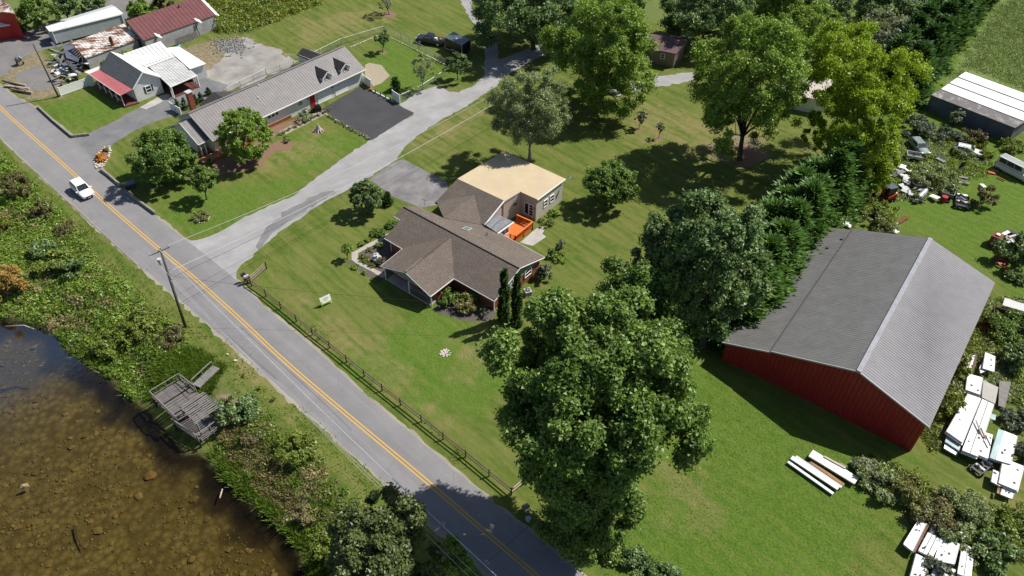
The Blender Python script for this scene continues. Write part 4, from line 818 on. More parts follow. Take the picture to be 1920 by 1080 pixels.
# ------------------------------------------------------------------ foliage
LM = {
 'maple': leaf_mat('maple_leaf', (0.061, 0.107, 0.020), (0.168, 0.262, 0.050), (0.316, 0.404, 0.114)), 'dark': leaf_mat('dark_leaf', (0.062, 0.106, 0.034), (0.176, 0.260, 0.087), (0.380, 0.452, 0.214)),
 'bright': leaf_mat('bright_leaf', (0.088, 0.158, 0.018), (0.246, 0.356, 0.055), (0.389, 0.481, 0.109), .28), 'yellow': leaf_mat('yellow_green_leaf', (.12, .19, .012), (.32, .43, .026), (.46, .52, .05), .3),
 'grey': leaf_mat('grey_green_leaf', (0.106, 0.140, 0.056), (0.301, 0.354, 0.152), (0.499, 0.499, 0.287), .25), 'conifer': leaf_mat('cypress_spray', (0.045, 0.102, 0.023), (0.120, 0.224, 0.044), (0.197, 0.294, 0.077), .2),
 'pine': leaf_mat('pine_spray', (0.032, 0.074, 0.019), (0.082, 0.162, 0.038), (0.132, 0.204, 0.060), .2), 'pale': leaf_mat('pale_leaf', (.14, .165, .09), (.28, .31, .18), (.38, .39, .26), .25),
 'weed': leaf_mat('weed_leaf', (0.105, 0.157, 0.022), (0.213, 0.268, 0.047), (0.336, 0.343, 0.090), .28), 'weed_yellow': leaf_mat('weed_yellow_leaf', (.1, .13, .015), (.2, .23, .035), (.34, .31, .03), .25),
 'brown': leaf_mat('dry_brown_leaf', (.085, .078, .028), (.18, .158, .065), (.26, .22, .11), .2), 'orange': leaf_mat('orange_leaf', (.26, .17, .04), (.42, .27, .07), (.5, .35, .12), .2),
 'tan': leaf_mat('tan_grass', (0.168, 0.146, 0.056), (0.291, 0.246, 0.112), (0.403, 0.347, 0.179), .2), 'arbor': leaf_mat('arborvitae_spray', (.022, .055, .014), (.06, .115, .025), (.1, .15, .04), .12),
 'grass': leaf_mat('tall_grass_blade', (.07, .125, .012), (.15, .23, .03), (.22, .27, .06), .28), 'flower': leaf_mat('orange_flower', (.45, .1, .01), (.6, .28, .02), (.65, .45, .03), .15), 'red_leaf': leaf_mat('reddish_leaf', (.07, .06, .035), (.14, .12, .06), (.2, .17, .09), .15),
 'hydrangea': leaf_mat('fading_hydrangea', (.13, .14, .035), (.25, .25, .08), (.36, .27, .16), .2), 'silver': leaf_mat('silvery_leaf', (.08, .1, .065), (.17, .2, .135), (.26, .27, .2), .2),
 'meadow': leaf_mat('meadow_blade', (.09, .17, .014), (.15, .25, .03), (.22, .29, .06), .3),
 'sycamore': leaf_mat('olive_leaf', (.06, .085, .025), (.14, .175, .055), (.27, .29, .13), .25),
 'stubble': leaf_mat('hay_stubble', (0.115, 0.172, 0.046), (0.230, 0.287, 0.103), (0.345, 0.380, 0.184), .25),
}
def leaf_quads(c, n, L, Wd, g):
    """one small folded-free triangle per leaf spray"""
    k = len(c); r = g.normal(size=(k, 3)); t1 = np.cross(n, r); t1 /= np.linalg.norm(t1, axis=1, keepdims=True) + 1e-9; b = np.cross(n, t1)
    L = L * g.uniform(.6, 1.35, (k, 1)); Wd = Wd * g.uniform(.6, 1.3, (k, 1)) * .62; o = t1 * L * .5
    v = np.stack([c - o + b * Wd, c - o * .8 - b * Wd, c + o * 1.15], 1).reshape(-1, 3)
    return v, np.arange(3 * k).reshape(-1, 3)
def unit(a): return a / (np.linalg.norm(a, axis=1, keepdims=True) + 1e-9)
def crown_points(cen, rh, rv, N, lobes, g, lobe_r=.34, ball=False):
    """leaf positions and normals in clumps spread through an ellipsoid"""
    ell = np.array([rh, rh, rv]); nM = 26 if ball else int(np.clip(lobes / 8, 10, 26))
    ii = np.arange(nM) + .5; ph = np.arccos(1 - 1.72 * ii / nM); th = ii * 2.39996 + g.uniform(0, 6.28)         # boughs spread evenly over the crown
    md = np.stack([np.cos(th) * np.sin(ph), np.sin(th) * np.sin(ph), np.cos(ph)], -1) + g.normal(size=(nM, 3)) * .16
    mr = g.uniform(.3, .46, nM) * (1.12 if nM < 14 else 1); mc = md * (1.03 - mr[:, None] * .95) * g.uniform(.86, 1.06, (nM, 1))
    mk = g.integers(0, nM, lobes); d = unit(g.normal(size=(lobes, 3)) + md[mk] * .8 + np.array([0, 0, .35]))
    lr = lobe_r * g.uniform(.5, 1.1, lobes) * .72
    lc = (mc[mk] + d * (mr[mk] * g.uniform(.62, 1.0, lobes))[:, None]) * ell
    if ball: lc = unit(g.normal(size=(lobes, 3)) + np.array([0, 0, .12])) * g.uniform(.62, .9, (lobes, 1)) * ell; lr = lr * .9
    cin = int(lobes * .12); lc[:cin] = g.normal(size=(cin, 3)) * ell * .28                                       # a few inner sprays
    k = g.integers(0, lobes, N); e = unit(g.normal(size=(N, 3)) + np.array([0, 0, .25])); rr = np.abs(g.normal(.74, .34, (N, 1)))
    m = .55 * rh + .45 * rv; p = lc[k] + e * rr * (lr[k, None] * np.array([rh * .85 + m * .15, rh * .85 + m * .15, m * .9]))
    nrm = unit(e * .42 + unit(p / ell) * .2 + np.array([0, 0, .42]) + g.normal(size=(N, 3)) * .72)
    lob_t = (g.uniform(-.12, .12, nM)[mk] + g.uniform(-.1, .1, lobes))[k]
    return p + np.array(cen), nrm, lc + np.array(cen), lob_t
def trunk_mesh(root, base, tips, r0, m='bark', bend=.5, nlimb=9, g=None):
    mb = MB(); base = Vector(base); top_ = sum(tips, Vector()) / len(tips)
    h = top_.z - base.z; fork = base + Vector((0, 0, max(.5, h * .32))) + (flat(top_) - flat(base)) * .25
    mid = base.lerp(fork, .5) + Vector((rnd.uniform(-.1, .1), rnd.uniform(-.1, .1), 0)) * bend
    mb.tube([base - Z * .15, base + Z * .15, mid, fork], [r0 * 1.7, r0 * 1.15, r0 * .9, r0 * .72], 8)
    ts = rnd.sample(tips, min(nlimb, len(tips)))
    for q in ts:
        j = fork.lerp(q, .5) + Vector((rnd.uniform(-1, 1), rnd.uniform(-1, 1), rnd.uniform(.0, 1))) * (q - fork).length * .1
        mb.tube([fork - Z * r0, fork.lerp(j, .5), j, q], [r0 * .5, r0 * .36, r0 * .24, r0 * .06], 5)
        for _ in range(2):
            s = j + Vector((rnd.uniform(-1, 1), rnd.uniform(-1, 1), rnd.uniform(-.2, .9))) * (q - j).length * .8; mb.tube([j, s], [r0 * .16, .02], 4)
    return mb.build('trunk', M[m], root, True)
def tree(label, bbox, base, lm, N, leaf=(.5, .3), lobes=60, lobe_r=.34, r0=.3, name='tree', cat='tree', group=None, bark='bark', rvk=None, nlimb=9, ball=False):
    B = at(*base) if not isinstance(base, Vector) else base
    B = flat(B, gz(B)); x0, y0, x1, y1 = bbox; cx, cy = (x0 + x1) / 2, (y0 + y1) / 2; zc = height_over(B, cx, cy, 25); zc = max(zc, .3); c = at(cx, cy, zc); k = mpp(c)
    rh = (x1 - x0) / 2 * k; hh = (y1 - y0) / 2 * k; d = (c - Vector((0, 0, CAM_H))); th = math.asin(-d.z / d.length)
    rv = math.sqrt(max(hh * hh - (rh * math.sin(th)) ** 2, (.42 * rh) ** 2)) / math.cos(th); rv = min(rv, 1.35 * rh, max(zc - B.z, .4) * 1.02)
    if ball: rv = min(rv, 1.0 * rh)
    if rvk: rv *= rvk
    root = thing(name, label, cat, B, group); rh *= .94; rv *= .96; N = int(N * 3.0); leaf = (leaf[0] * .62, leaf[1] * .74); lobes = int(lobes * 3.2); lobe_r *= .7
    p, n, lc, lt = crown_points(c, rh, rv, N, lobes, rng, lobe_r, ball); ok = p[:, 2] > B.z + .05; p, n, lt = p[ok], n[ok], lt[ok]
    v, q = leaf_quads(p, n, leaf[0], leaf[1], rng); tone = np.clip(rng.beta(2, 2.2, len(p)) * .8 + .1 + lt, 0, 1)
    trunk_mesh(root, B, [Vector(a) for a in lc], r0, bark, .5, nlimb)
    np_mesh('crown', v, q, LM[lm] if isinstance(lm, str) else lm, root, tone); return root
def shrub(label, bbox, lm, N=900, leaf=(.28, .18), lobes=14, name='shrub', cat='shrub', group=None, lobe_r=.42, z=None, base=None, squash=None):
    x0, y0, x1, y1 = bbox; B = gnd((x0 + x1) / 2, y0 * .25 + y1 * .75) if base is None else gnd(*base)
    k = mpp(B); rh = (x1 - x0) / 2 * k; rv = squash or max(.35 * rh, ((y1 - y0) * k - 1.3 * rh) / 1.4); rv = min(rv, 1.6 * rh)
    root = thing(name, label, cat, B, group); c = B + Z * rv * .85; N = int(N * 1.65); leaf = (leaf[0] * .78, leaf[1] * .88); lobes = int(lobes * 2); lobe_r *= .82
    p, n, lc, lt = crown_points(c, rh, rv, N, lobes, rng, lobe_r); p[:, 2] = np.maximum(p[:, 2], B.z + .03)
    v, q = leaf_quads(p, n, leaf[0], leaf[1], rng); np_mesh('foliage', v, q, LM[lm], root, np.clip(rng.beta(2, 2, len(p)) + lt, 0, 1))
    mb = MB()
    for a in lc[:7]: mb.tube([B - Z * .05, B.lerp(Vector(a), .5) + Z * .1, Vector(a)], [.05 * rh ** .5, .035, .012], 4)
    mb.build('stem', M['bark'], root); return root
def conifer(label, base, h, r, lm='conifer', N=5200, group=None, spray=(.5, .16), prof=.8, name='cypress_tree', cat='conifer'):
    B = at(*base) if not isinstance(base, Vector) else base
    g = rng; root = thing(name, label, cat, B, group); K = 80
    zc = g.uniform(.02, .98, K) ** 1.1; ang = g.uniform(0, 6.283, K); rr = (1 - zc ** 1.5) ** prof * g.uniform(.5, 1.0, K) + .03
    k = g.integers(0, K, N); e = g.normal(size=(N, 3)); o = np.stack([np.cos(ang), np.sin(ang)], -1)[k]; sz = (.16 + .2 * (1 - zc[k, None]))
    p = np.empty((N, 3)); p[:, :2] = (o * rr[k, None] + e[:, :2] * sz * .6) * r; p[:, 2] = np.clip((zc[k] + e[:, 2] * .03) * h + .1 * np.abs(e[:, 0]) * h * .2, .05, h * 1.03)
    d = unit(np.concatenate([o * .9 + e[:, :2] * .4, np.full((N, 1), .55) + e[:, 2:3] * .3], 1)); side = unit(np.cross(d, np.array([0, 0, 1.0]) + g.normal(size=(N, 3)) * .45))
    L = spray[0] * g.uniform(.6, 1.3, (N, 1)); w_ = spray[1] * g.uniform(.7, 1.3, (N, 1)); c = p + np.array(B)
    v = np.stack([c - d * L * .5 + side * w_, c - d * L * .5 - side * w_, c + d * L * .7], 1).reshape(-1, 3)
    np_mesh('crown', v, np.arange(3 * N).reshape(-1, 3), LM[lm], root, np.clip(g.beta(2, 2, N) + g.uniform(-.15, .15, K)[k], 0, 1))
    MB().tube([B - Z * .1, B + Z * h * .5, B + Z * h * .96], [r * .1, r * .06, .02], 7).build('trunk', M['bark'], root, True); return root

# front and middle trees
tree('huge green maple in front, its shade lying across the road', (922, 550, 1302, 935), (1085, 965), 'maple', 84000, (.45, .3), 130, .24, .5, name='maple_tree', nlimb=14)
tree('dark understorey tree under the big maple beside the road', (995, 868, 1212, 1032), (1092, 1002), 'maple', 14000, (.42, .26), 34, .32, .2, name='understorey_tree')
tree('green maple just behind the huge front maple', (1080, 484, 1310, 730), (1215, 705), 'maple', 26000, (.48, .3), 70, .28, .35, name='maple_tree')
tree('tall dark green tree between the barn and the lawn', (1190, 334, 1428, 692), (1318, 648), 'dark', 46000, (.5, .3), 110, .24, .4, name='oak_tree', nlimb=12)
tree('bright green tree with a clear forked trunk on a mulch ring', (1288, 38, 1514, 282), (1386, 298), 'bright', 24000, (.5, .28), 80, .25, .4, name='ash_tree', nlimb=16)
tree('yellow-green locust tree above the pale roofed outbuilding', (1486, 48, 1714, 275), (1598, 300), 'yellow', 21000, (.48, .22), 70, .26, .3, name='locust_tree')
tree('lower yellow-green locust tree beside the junk yard', (1552, 165, 1695, 350), (1632, 362), 'yellow', 13000, (.46, .22), 44, .3, .25, name='locust_tree')
tree('tall green tree right of the forking gravel drive', (1020, -8, 1240, 212), (1124, 196), 'bright', 34000, (.5, .28), 90, .25, .4, name='ash_tree', nlimb=12)
tree('dark leafy tree above the fork of the gravel drive', (880, -70, 1092, 112), (1000, 92), 'dark', 22000, (.55, .34), 70, .27, .4, name='oak_tree')
tree('grey-green airy willow behind the cream flat roof', (922, 122, 1074, 282), (993, 300), 'grey', 19000, (.42, .15), 60, .27, .25, name='willow_tree', bark='grey_bark', nlimb=16)
tree('dark tree behind the cabin at the top edge', (1240, -70, 1405, 112), (1316, 82), 'dark', 18000, (.55, .32), 60, .27, .35, name='oak_tree')
tree('green tree at the top edge between the dark tree and the pale meadow', (1385, -90, 1562, 86), (1470, 56), 'bright', 16000, (.55, .32), 54, .27, .35, name='oak_tree')
tree('dark round tree at the top edge beside the conifer belt', (1605, -55, 1762, 45), (1690, 50), 'dark', 13000, (.55, .32), 44, .3, .3, name='oak_tree')
tree('dark olive tree in the trees left of the conifer belt', (1500, -50, 1602, 68), (1548, 55), 'dark', 8000, (.5, .3), 34, .3, .3, name='oak_tree')
tree('pale cream flowering tree in front of the conifer belt', (1600, 24, 1722, 112), (1665, 112), 'pale', 10000, (.42, .26), 40, .3, .22, name='flowering_tree')
tree('round green bush-like tree on the lawn right of the cream roof', (1088, 296, 1207, 388), (1146, 384), 'maple', 8500, (.38, .24), 34, .3, .16, name='round_tree', ball=True)
tree('thin yellow-green locust sprout between mulch ring and cypress row', (1500, 190, 1592, 335), (1556, 318), 'yellow', 4500, (.44, .22), 24, .3, .14, name='locust_tree')
tree('dark tree closing the gap at the top edge above the ash tree', (1080, -90, 1250, 60), (1180, 40), 'dark', 14000, (.55, .32), 50, .28, .3, name='oak_tree')
tree('bright green tree between the ash and the yellow locust at the back', (1470, 0, 1600, 135), (1540, 118), 'bright', 9000, (.5, .3), 40, .3, .25, name='ash_tree')
tree('lowest yellow-green foliage beside the excavator and cypress row', (1572, 250, 1688, 366), (1625, 362), 'yellow', 8000, (.44, .22), 36, .3, .14, name='locust_tree', ball=True)
# left yard
tree('wide multi-stemmed tree by the stone wall along the road', (230, 234, 374, 352), (312, 338), 'maple', 17000, (.4, .24), 44, .28, .2, name='yard_tree', ball=True)
tree('dense round green tree in front of the long grey house', (398, 194, 517, 312), (455, 302), 'bright', 15000, (.34, .22), 60, .24, .2, name='yard_tree', ball=True)
tree('small tree between the two big yard trees, alone on the grass', (348, 306, 411, 362), (388, 374), 'maple', 4200, (.32, .2), 24, .32, .1, name='small_tree', ball=True)
tree('dark glossy round tree by the stained concrete pad', (652, 332, 722, 404), (689, 400), 'dark', 9000, (.32, .2), 36, .3, .12, name='round_tree', ball=True)
tree('lollipop topiary tree at the corner of the garden walk', (637, 455, 664, 477), (651, 486), 'bright', 2200, (.2, .13), 14, .4, .06, name='topiary_tree', ball=True)
tree('pale green leafy tree at the bottom edge beside the road', (612, 935, 822, 1130), (735, 1110), 'sycamore', 26000, (.4, .26), 70, .28, .3, name='roadside_tree')
tree('bright green sapling growth at the bottom edge under the pale tree', (795, 1010, 885, 1100), (840, 1095), 'bright', 5000, (.4, .26), 24, .32, .12, name='sapling')
tree('thin bare grey tree on the far mown field', (700, -22, 742, 20), (730, 27), 'grey', 700, (.3, .15), 20, .3, .14, name='bare_tree', bark='grey_bark', nlimb=18)
tree('nearly leafless grey tree inside the chain link yard', (770, 102, 815, 150), (793, 168), 'grey', 1500, (.26, .13), 26, .3, .09, name='bare_tree', bark='grey_bark', nlimb=22)
tree('small leafy tree in the fenced back yard', (702, 58, 733, 90), (718, 98), 'dark', 1700, (.32, .2), 14, .36, .07, name='small_tree')
tree('taller staked sapling on the middle lawn', (1188, 206, 1216, 234), (1198, 241), 'silver', 700, (.26, .16), 12, .36, .05, name='sapling')
tree('small staked sapling with a mulch ring on the middle lawn', (1229, 226, 1246, 250), (1235, 259), 'silver', 420, (.24, .15), 10, .36, .05, name='sapling')
tree('low dark tree shading the drive behind the leafless tree', (835, 100, 880, 140), (858, 150), 'dark', 2600, (.4, .26), 18, .34, .1, name='small_tree')
# dark bushes at the top left
for b, ba, lm, lab in (((40, -8, 110, 56), (80, 58), 'maple', 'large round green tree at the top left behind the trailer'), ((106, -18, 148, 40), (128, 40), 'dark', 'darker narrow tree beside the large round one at top left'), ((150, -12, 198, 22), (175, 24), 'dark', 'low dark tree above the far end of the box trailer'),
                       ((240, -4, 290, 38), (264, 36), 'bright', 'bright green sapling against the maroon workshop end'), ((280, -22, 325, 14), (302, 12), 'red_leaf', 'reddish brown bush behind the maroon roof')):
    tree(lab, b, ba, lm, 5200, (.5, .3), 24, .34, .16, name='yard_tree')
# cypress row beside the barn
row = [(x - 46 + max(0, (y - 395) * .1), y - 6) for x, y in [(1600, 395), (1572, 422), (1543, 452), (1520, 480), (1492, 508), (1468, 540), (1440, 572), (1418, 602), (1384, 622)]]
hts = [10.2, 11.4, 9.8, 10.8, 10.2, 9.6, 9.8, 9.2, 8.4, 7.2]
ordw = ['', '', 'third', 'fourth', 'fifth', 'sixth', 'seventh', 'eighth', 'ninth', '']
labs = {i: ordw[i] + ' cypress from the far end of the row along the barn' for i in range(2, 8)} | {0: 'farthest cypress of the dense row along the barn', 1: 'tallest cypress near the far end of the row along the barn', 8: 'shortest nearest cypress of the row beside the barn wall'}
for i, (b, h) in enumerate(zip(row, hts)):
    conifer(labs.get(i, 'dark green cypress inside the dense row along the barn'), b, h, 3.5 + .4 * rnd.random(), 'conifer', 13000, 'cypresses in a row along the barn', (.55, .17), .75)
for i, (px, h) in enumerate((((1500, 405), 9.0), ((1474, 432), 9.6), ((1448, 462), 9.0), ((1420, 492), 9.4), ((1398, 524), 8.6), ((1376, 556), 8.2))):
    conifer(('first', 'second', 'third', 'fourth', 'fifth', 'last')[i] + ' cypress of the lawn-side rank, counted from the far end', px, h, 3.5, 'conifer', 9500, 'cypresses in the lawn-side rank', (.55, .17), .75)
b0, b1 = at(1692, 186), at(1836, -8); nb = 12
for i in range(nb):
    p = b0.lerp(b1, i / (nb - 1)) + Vector((rnd.uniform(-.6, .6), rnd.uniform(-.6, .6), 0))
    conifer('nearest pine of the belt beside the hay field' if i == 0 else 'pine in the dense conifer belt beside the hay field', p, 9 + rnd.uniform(-1, 1.2), 3.3, 'pine', 5600, 'pines in the belt beside the hay field', (.6, .2), .6, 'pine_tree')
    if i < nb - 1:
        p = b0.lerp(b1, (i + .5) / (nb - 1)) + Vector((-3.6, .8, 0)); conifer('pine in the rear rank of the belt beside the hay field', p, 9.6 + rnd.uniform(-1, 1), 3.1, 'pine', 4600, 'pines in the belt beside the hay field', (.6, .2), .6, 'pine_tree')
for px, lab in (((944, 602), 'left column arborvitae at the brick house corner'), ((968, 611), 'right column arborvitae at the brick house corner, nearer the air conditioner')):
    conifer(lab, px, 8.0, .6, 'arbor', 6000, 'columnar arborvitae at the house corner', (.2, .08), .3, 'arborvitae')
conifer('small dark pointed evergreen on the lawn right of the arborvitae', (1013, 590), 1.9, .5, 'arbor', 700, None, (.2, .08), .7, 'dwarf_conifer')
conifer('small round-topped evergreen beside the glossy round tree', (727, 383), 2.0, .75, 'arbor', 1300, None, (.22, .09), .45, 'dwarf_conifer')
conifer('blue-green young spruce inside the white gate posts', (743, 170), 2.6, 1.0, 'pine', 1400, None, (.26, .1), .8, 'spruce_tree')
for i, px in enumerate(((336, 209), (348, 204), (368, 196), (378, 190), (392, 178))):
    conifer('pointed evergreen shrub by the brick chimney' if i < 2 else 'pointed evergreen shrub between chimney and rear wing', px, 2.2 - .2 * i, .55, 'arbor', 500, 'pointed evergreens behind the long house', (.2, .08), .8, 'dwarf_conifer')

# shrubs with a place of their own
SH = [
 ('brownish round shrub in a stone ring on the left lawn', (361, 388, 394, 416), 'hydrangea', 1500, (.2, .13)), ('green hydrangea under the front eave of the brick house', (820, 530, 862, 578), 'maple', 2200, (.26, .17)), ('hydrangea with fading pink-yellow heads under the eave', (855, 535, 908, 588), 'hydrangea', 2600, (.24, .17)),
 ('small silvery shrub at the front corner of the brick house', (897, 572, 920, 598), 'silver', 600, (.18, .12)), ('grey-green shrub against the brick gable end', (1004, 488, 1036, 535), 'silver', 1800, (.26, .16)), ('thin dark shrub behind the gable end', (1026, 464, 1040, 488), 'dark', 500, (.2, .13)), ('thin grey shrub on the lawn edge behind the house', (1042, 447, 1060, 476), 'silver', 650, (.2, .12)),
 ('first round hedge bush along the entry walk', (722, 406, 748, 428), 'maple', 1200, (.2, .13)), ('larger hedge bush along the entry walk', (695, 420, 724, 444), 'maple', 1300, (.2, .13)), ('small bush at the bend of the garden walk', (671, 448, 686, 462), 'bright', 500, (.18, .12)), ('low bush between the hedge bush and the garden walk', (683, 444, 697, 454), 'bright', 400, (.18, .12)),
 ('bright green bush in the garden bed', (704, 450, 719, 468), 'bright', 600, (.18, .12)), ('yellow flowering plant in the garden bed', (686, 463, 699, 474), 'weed_yellow', 400, (.16, .1)), ('orange-yellow plant at the garden bed edge', (672, 474, 696, 490), 'weed_yellow', 500, (.16, .1)), ('dark reddish shrub in the garden bed', (703, 475, 729, 500), 'red_leaf', 900, (.2, .12)), ('golden plant in front of the reddish shrub', (691, 488, 705, 501), 'weed_yellow', 350, (.16, .1)),
 ('first little green plant in the outer bed', (657, 493, 673, 504), 'bright', 300, (.2, .12)), ('second little green plant in the outer bed', (679, 504, 690, 516), 'bright', 260, (.2, .12)), ('yellowish little plant at the end of the outer bed', (697, 515, 713, 527), 'weed', 320, (.2, .12)),
 ('bright perennial clump at the cream wall corner', (1027, 388, 1052, 407), 'bright', 700, (.3, .12)), ('yellow-green perennial clump by the cream wall', (1010, 405, 1040, 424), 'weed', 600, (.26, .12)), ('low green ivy clump on the lawn behind the house', (1030, 470, 1064, 492), 'bright', 600, (.22, .14)),
 ('ivy mass growing between rusty shed and white house', (214, 78, 262, 102), 'bright', 1500, (.34, .24)), ('green bush behind the white house gable', (181, 106, 200, 124), 'bright', 500, (.3, .2)), ('vines on the red building at the left edge', (14, 24, 52, 64), 'weed', 1500, (.36, .24)), ('leafy bush below the red barn', (30, 40, 58, 62), 'dark', 700, (.34, .22)),
 ('hosta patch before the long house wall', (558, 211, 588, 229), 'pale', 900, (.26, .18)), ('fern by the porch steps of the long house', (529, 250, 546, 266), 'bright', 350, (.26, .12)), ('dark shrub at the porch of the long house', (385, 292, 405, 310), 'dark', 500, (.24, .16)),
 ('large leafy bush at the corner of the dark trailer home', (1683, 202, 1750, 258), 'silver', 3000, (.4, .26)), ('silvery bush right of the orange rag', (1752, 225, 1800, 268), 'silver', 1800, (.4, .24)), ('tall pale weed against the dark wall', (1775, 205, 1800, 245), 'pale', 500, (.4, .16)), ('palm-like weed at the dark wall', (1860, 230, 1880, 250), 'bright', 260, (.6, .14)),
 ('weeds growing over the wrecked white car', (1782, 272, 1826, 298), 'grey', 900, (.26, .16)), ('brown-leaved bush at the dark trailer wall', (1796, 236, 1850, 270), 'red_leaf', 1400, (.36, .22)), ('round olive bush beside the white van', (1828, 272, 1862, 302), 'weed_yellow', 1700, (.26, .16)), ('smaller olive bush above the white van', (1812, 258, 1850, 278), 'weed_yellow', 900, (.26, .16)), ('green bush behind the white van', (1870, 252, 1920, 290), 'weed', 1500, (.34, .22)),
 ('leafy bush over the scrap heap', (1716, 312, 1795, 358), 'grey', 3400, (.34, .22)), ('brown thorny bush in the junk yard', (1815, 340, 1862, 398), 'brown', 2600, (.3, .12)), ('low green bush before the excavator', (1705, 360, 1728, 382), 'silver', 500, (.3, .2)), ('dark bush between cypress row and excavator', (1575, 350, 1625, 385), 'dark', 1600, (.36, .24)),
 ('green bush right of the excavator track', (1600, 378, 1680, 412), 'weed', 1800, (.34, .22)), ('bush behind the barn roof among scrap', (1618, 392, 1680, 428), 'grey', 2200, (.34, .22)), ('sprawling green bush over the right junk heap', (1860, 425, 1925, 510), 'dark', 3800, (.36, .24)), ('dark bush below the right junk heap', (1880, 495, 1925, 530), 'dark', 1400, (.36, .24)),
 ('green thicket right of the barn corner', (1838, 575, 1925, 640), 'maple', 3600, (.36, .22)), ('dark thicket beside the white panel heap', (1868, 630, 1925, 700), 'dark', 3600, (.38, .24)), ('weedy bush under the barn eave', (1778, 660, 1812, 720), 'weed', 1400, (.3, .18)), ('green weeds along the barn corner', (1745, 720, 1795, 790), 'weed', 1600, (.3, .18)), ('silvery bush over the white panels at right edge', (1868, 760, 1925, 800), 'silver', 1800, (.34, .2)), ('grey-green shrub at the right photo edge', (1898, 810, 1940, 875), 'silver', 1700, (.32, .2)),
 ('pale shrub at the end of the scrub hedge by the planks', (1590, 842, 1642, 888), 'pale', 2600, (.3, .18)), ('bright sprig standing in front of the barn', (1628, 848, 1648, 864), 'bright', 240, (.3, .18)), ('yellow-green weed in the scrub hedge near the planks', (1618, 878, 1634, 892), 'weed_yellow', 260, (.28, .18)),
 ('dark leafy shrub in the scrub hedge behind the planks', (1610, 868, 1690, 930), 'grey', 3400, (.34, .2)), ('brownish scrub bush in the middle of the hedge', (1668, 885, 1770, 965), 'hydrangea', 4200, (.32, .14)), ('tangled olive shrub at the middle of the hedge', (1700, 940, 1790, 985), 'brown', 2600, (.32, .12)), ('grey scrub bush in the hedge above the lower panels', (1750, 905, 1850, 985), 'grey', 4000, (.34, .16)),
 ('dark green shrub at the right end of the scrub hedge', (1820, 985, 1900, 1065), 'dark', 3600, (.34, .22)), ('olive shrub touching the lower white panels', (1745, 985, 1835, 1030), 'grey', 2600, (.34, .2)), ('yellow-green weed beside the lower panels', (1808, 1004, 1828, 1024), 'weed_yellow', 300, (.28, .18)), ('shrub leaning over the lower panels', (1725, 1040, 1800, 1100), 'silver', 2400, (.32, .2)), ('tan-topped scrub near the right edge', (1850, 940, 1930, 990), 'weed', 2600, (.34, .16)),
 ('hedge shrub near the road at the bottom of the meadow', (1105, 995, 1170, 1045), 'maple', 2600, (.34, .22)), ('second hedge shrub below the big maple', (1160, 1020, 1225, 1070), 'dark', 2200, (.34, .22)), ('last hedge shrub running off the bottom edge', (1215, 1050, 1280, 1100), 'dark', 2000, (.34, .22)),
 ('reddish brown bush in the roadside bank near the car', (20, 318, 62, 385), 'brown', 2600, (.34, .14)), ('brown dry bush in the middle of the bank', (68, 372, 98, 415), 'brown', 1500, (.32, .14)), ('dry brown shrub lower in the bank', (98, 408, 140, 445), 'brown', 1500, (.32, .14)), ('orange autumn bush at the left edge of the bank', (-15, 488, 52, 580), 'orange', 3600, (.34, .14)), ('yellow goldenrod clump at the left edge of the bank', (-10, 400, 22, 440), 'weed_yellow', 1200, (.32, .14)),
 ('dark green shrub in the middle of the bank', (60, 440, 110, 490), 'dark', 1700, (.34, .22)), ('green shrub below the brown bank bushes', (75, 455, 150, 520), 'weed', 2600, (.36, .22)), ('dark shrub in the lower bank', (120, 475, 160, 525), 'dark', 1400, (.34, .22)), ('leafy green shrub near the utility pole', (230, 560, 305, 630), 'weed', 3000, (.36, .22)), ('big green shrub between pole and pond', (180, 600, 250, 665), 'weed', 2800, (.36, .22)), ('reddish dry bush at the foot of the utility pole', (300, 598, 352, 652), 'brown', 1800, (.32, .12)),
 ('tan dried clump right of the shore boulder', (132, 600, 156, 622), 'tan', 700, (.3, .1)), ('tan dried clump farther up the shore', (112, 585, 132, 602), 'tan', 500, (.3, .1)), ('dark broadleaf patch beside the dock stairs', (400, 730, 480, 790), 'dark', 2600, (.3, .2)), ('dark dead brush heap below the dock', (455, 795, 500, 835), 'brown', 1000, (.34, .1)), ('green bramble along the bank right of the brush', (520, 800, 600, 860), 'weed', 1800, (.28, .18)), ('dry grass tussock near the lower shore', (555, 935, 600, 985), 'tan', 1500, (.36, .08)), ('green bush at the shore by the bottom tree', (595, 985, 665, 1060), 'weed', 2200, (.32, .2)),
]
for lab, bb, lm, N, lf in SH: shrub(lab, bb, lm, N, lf)

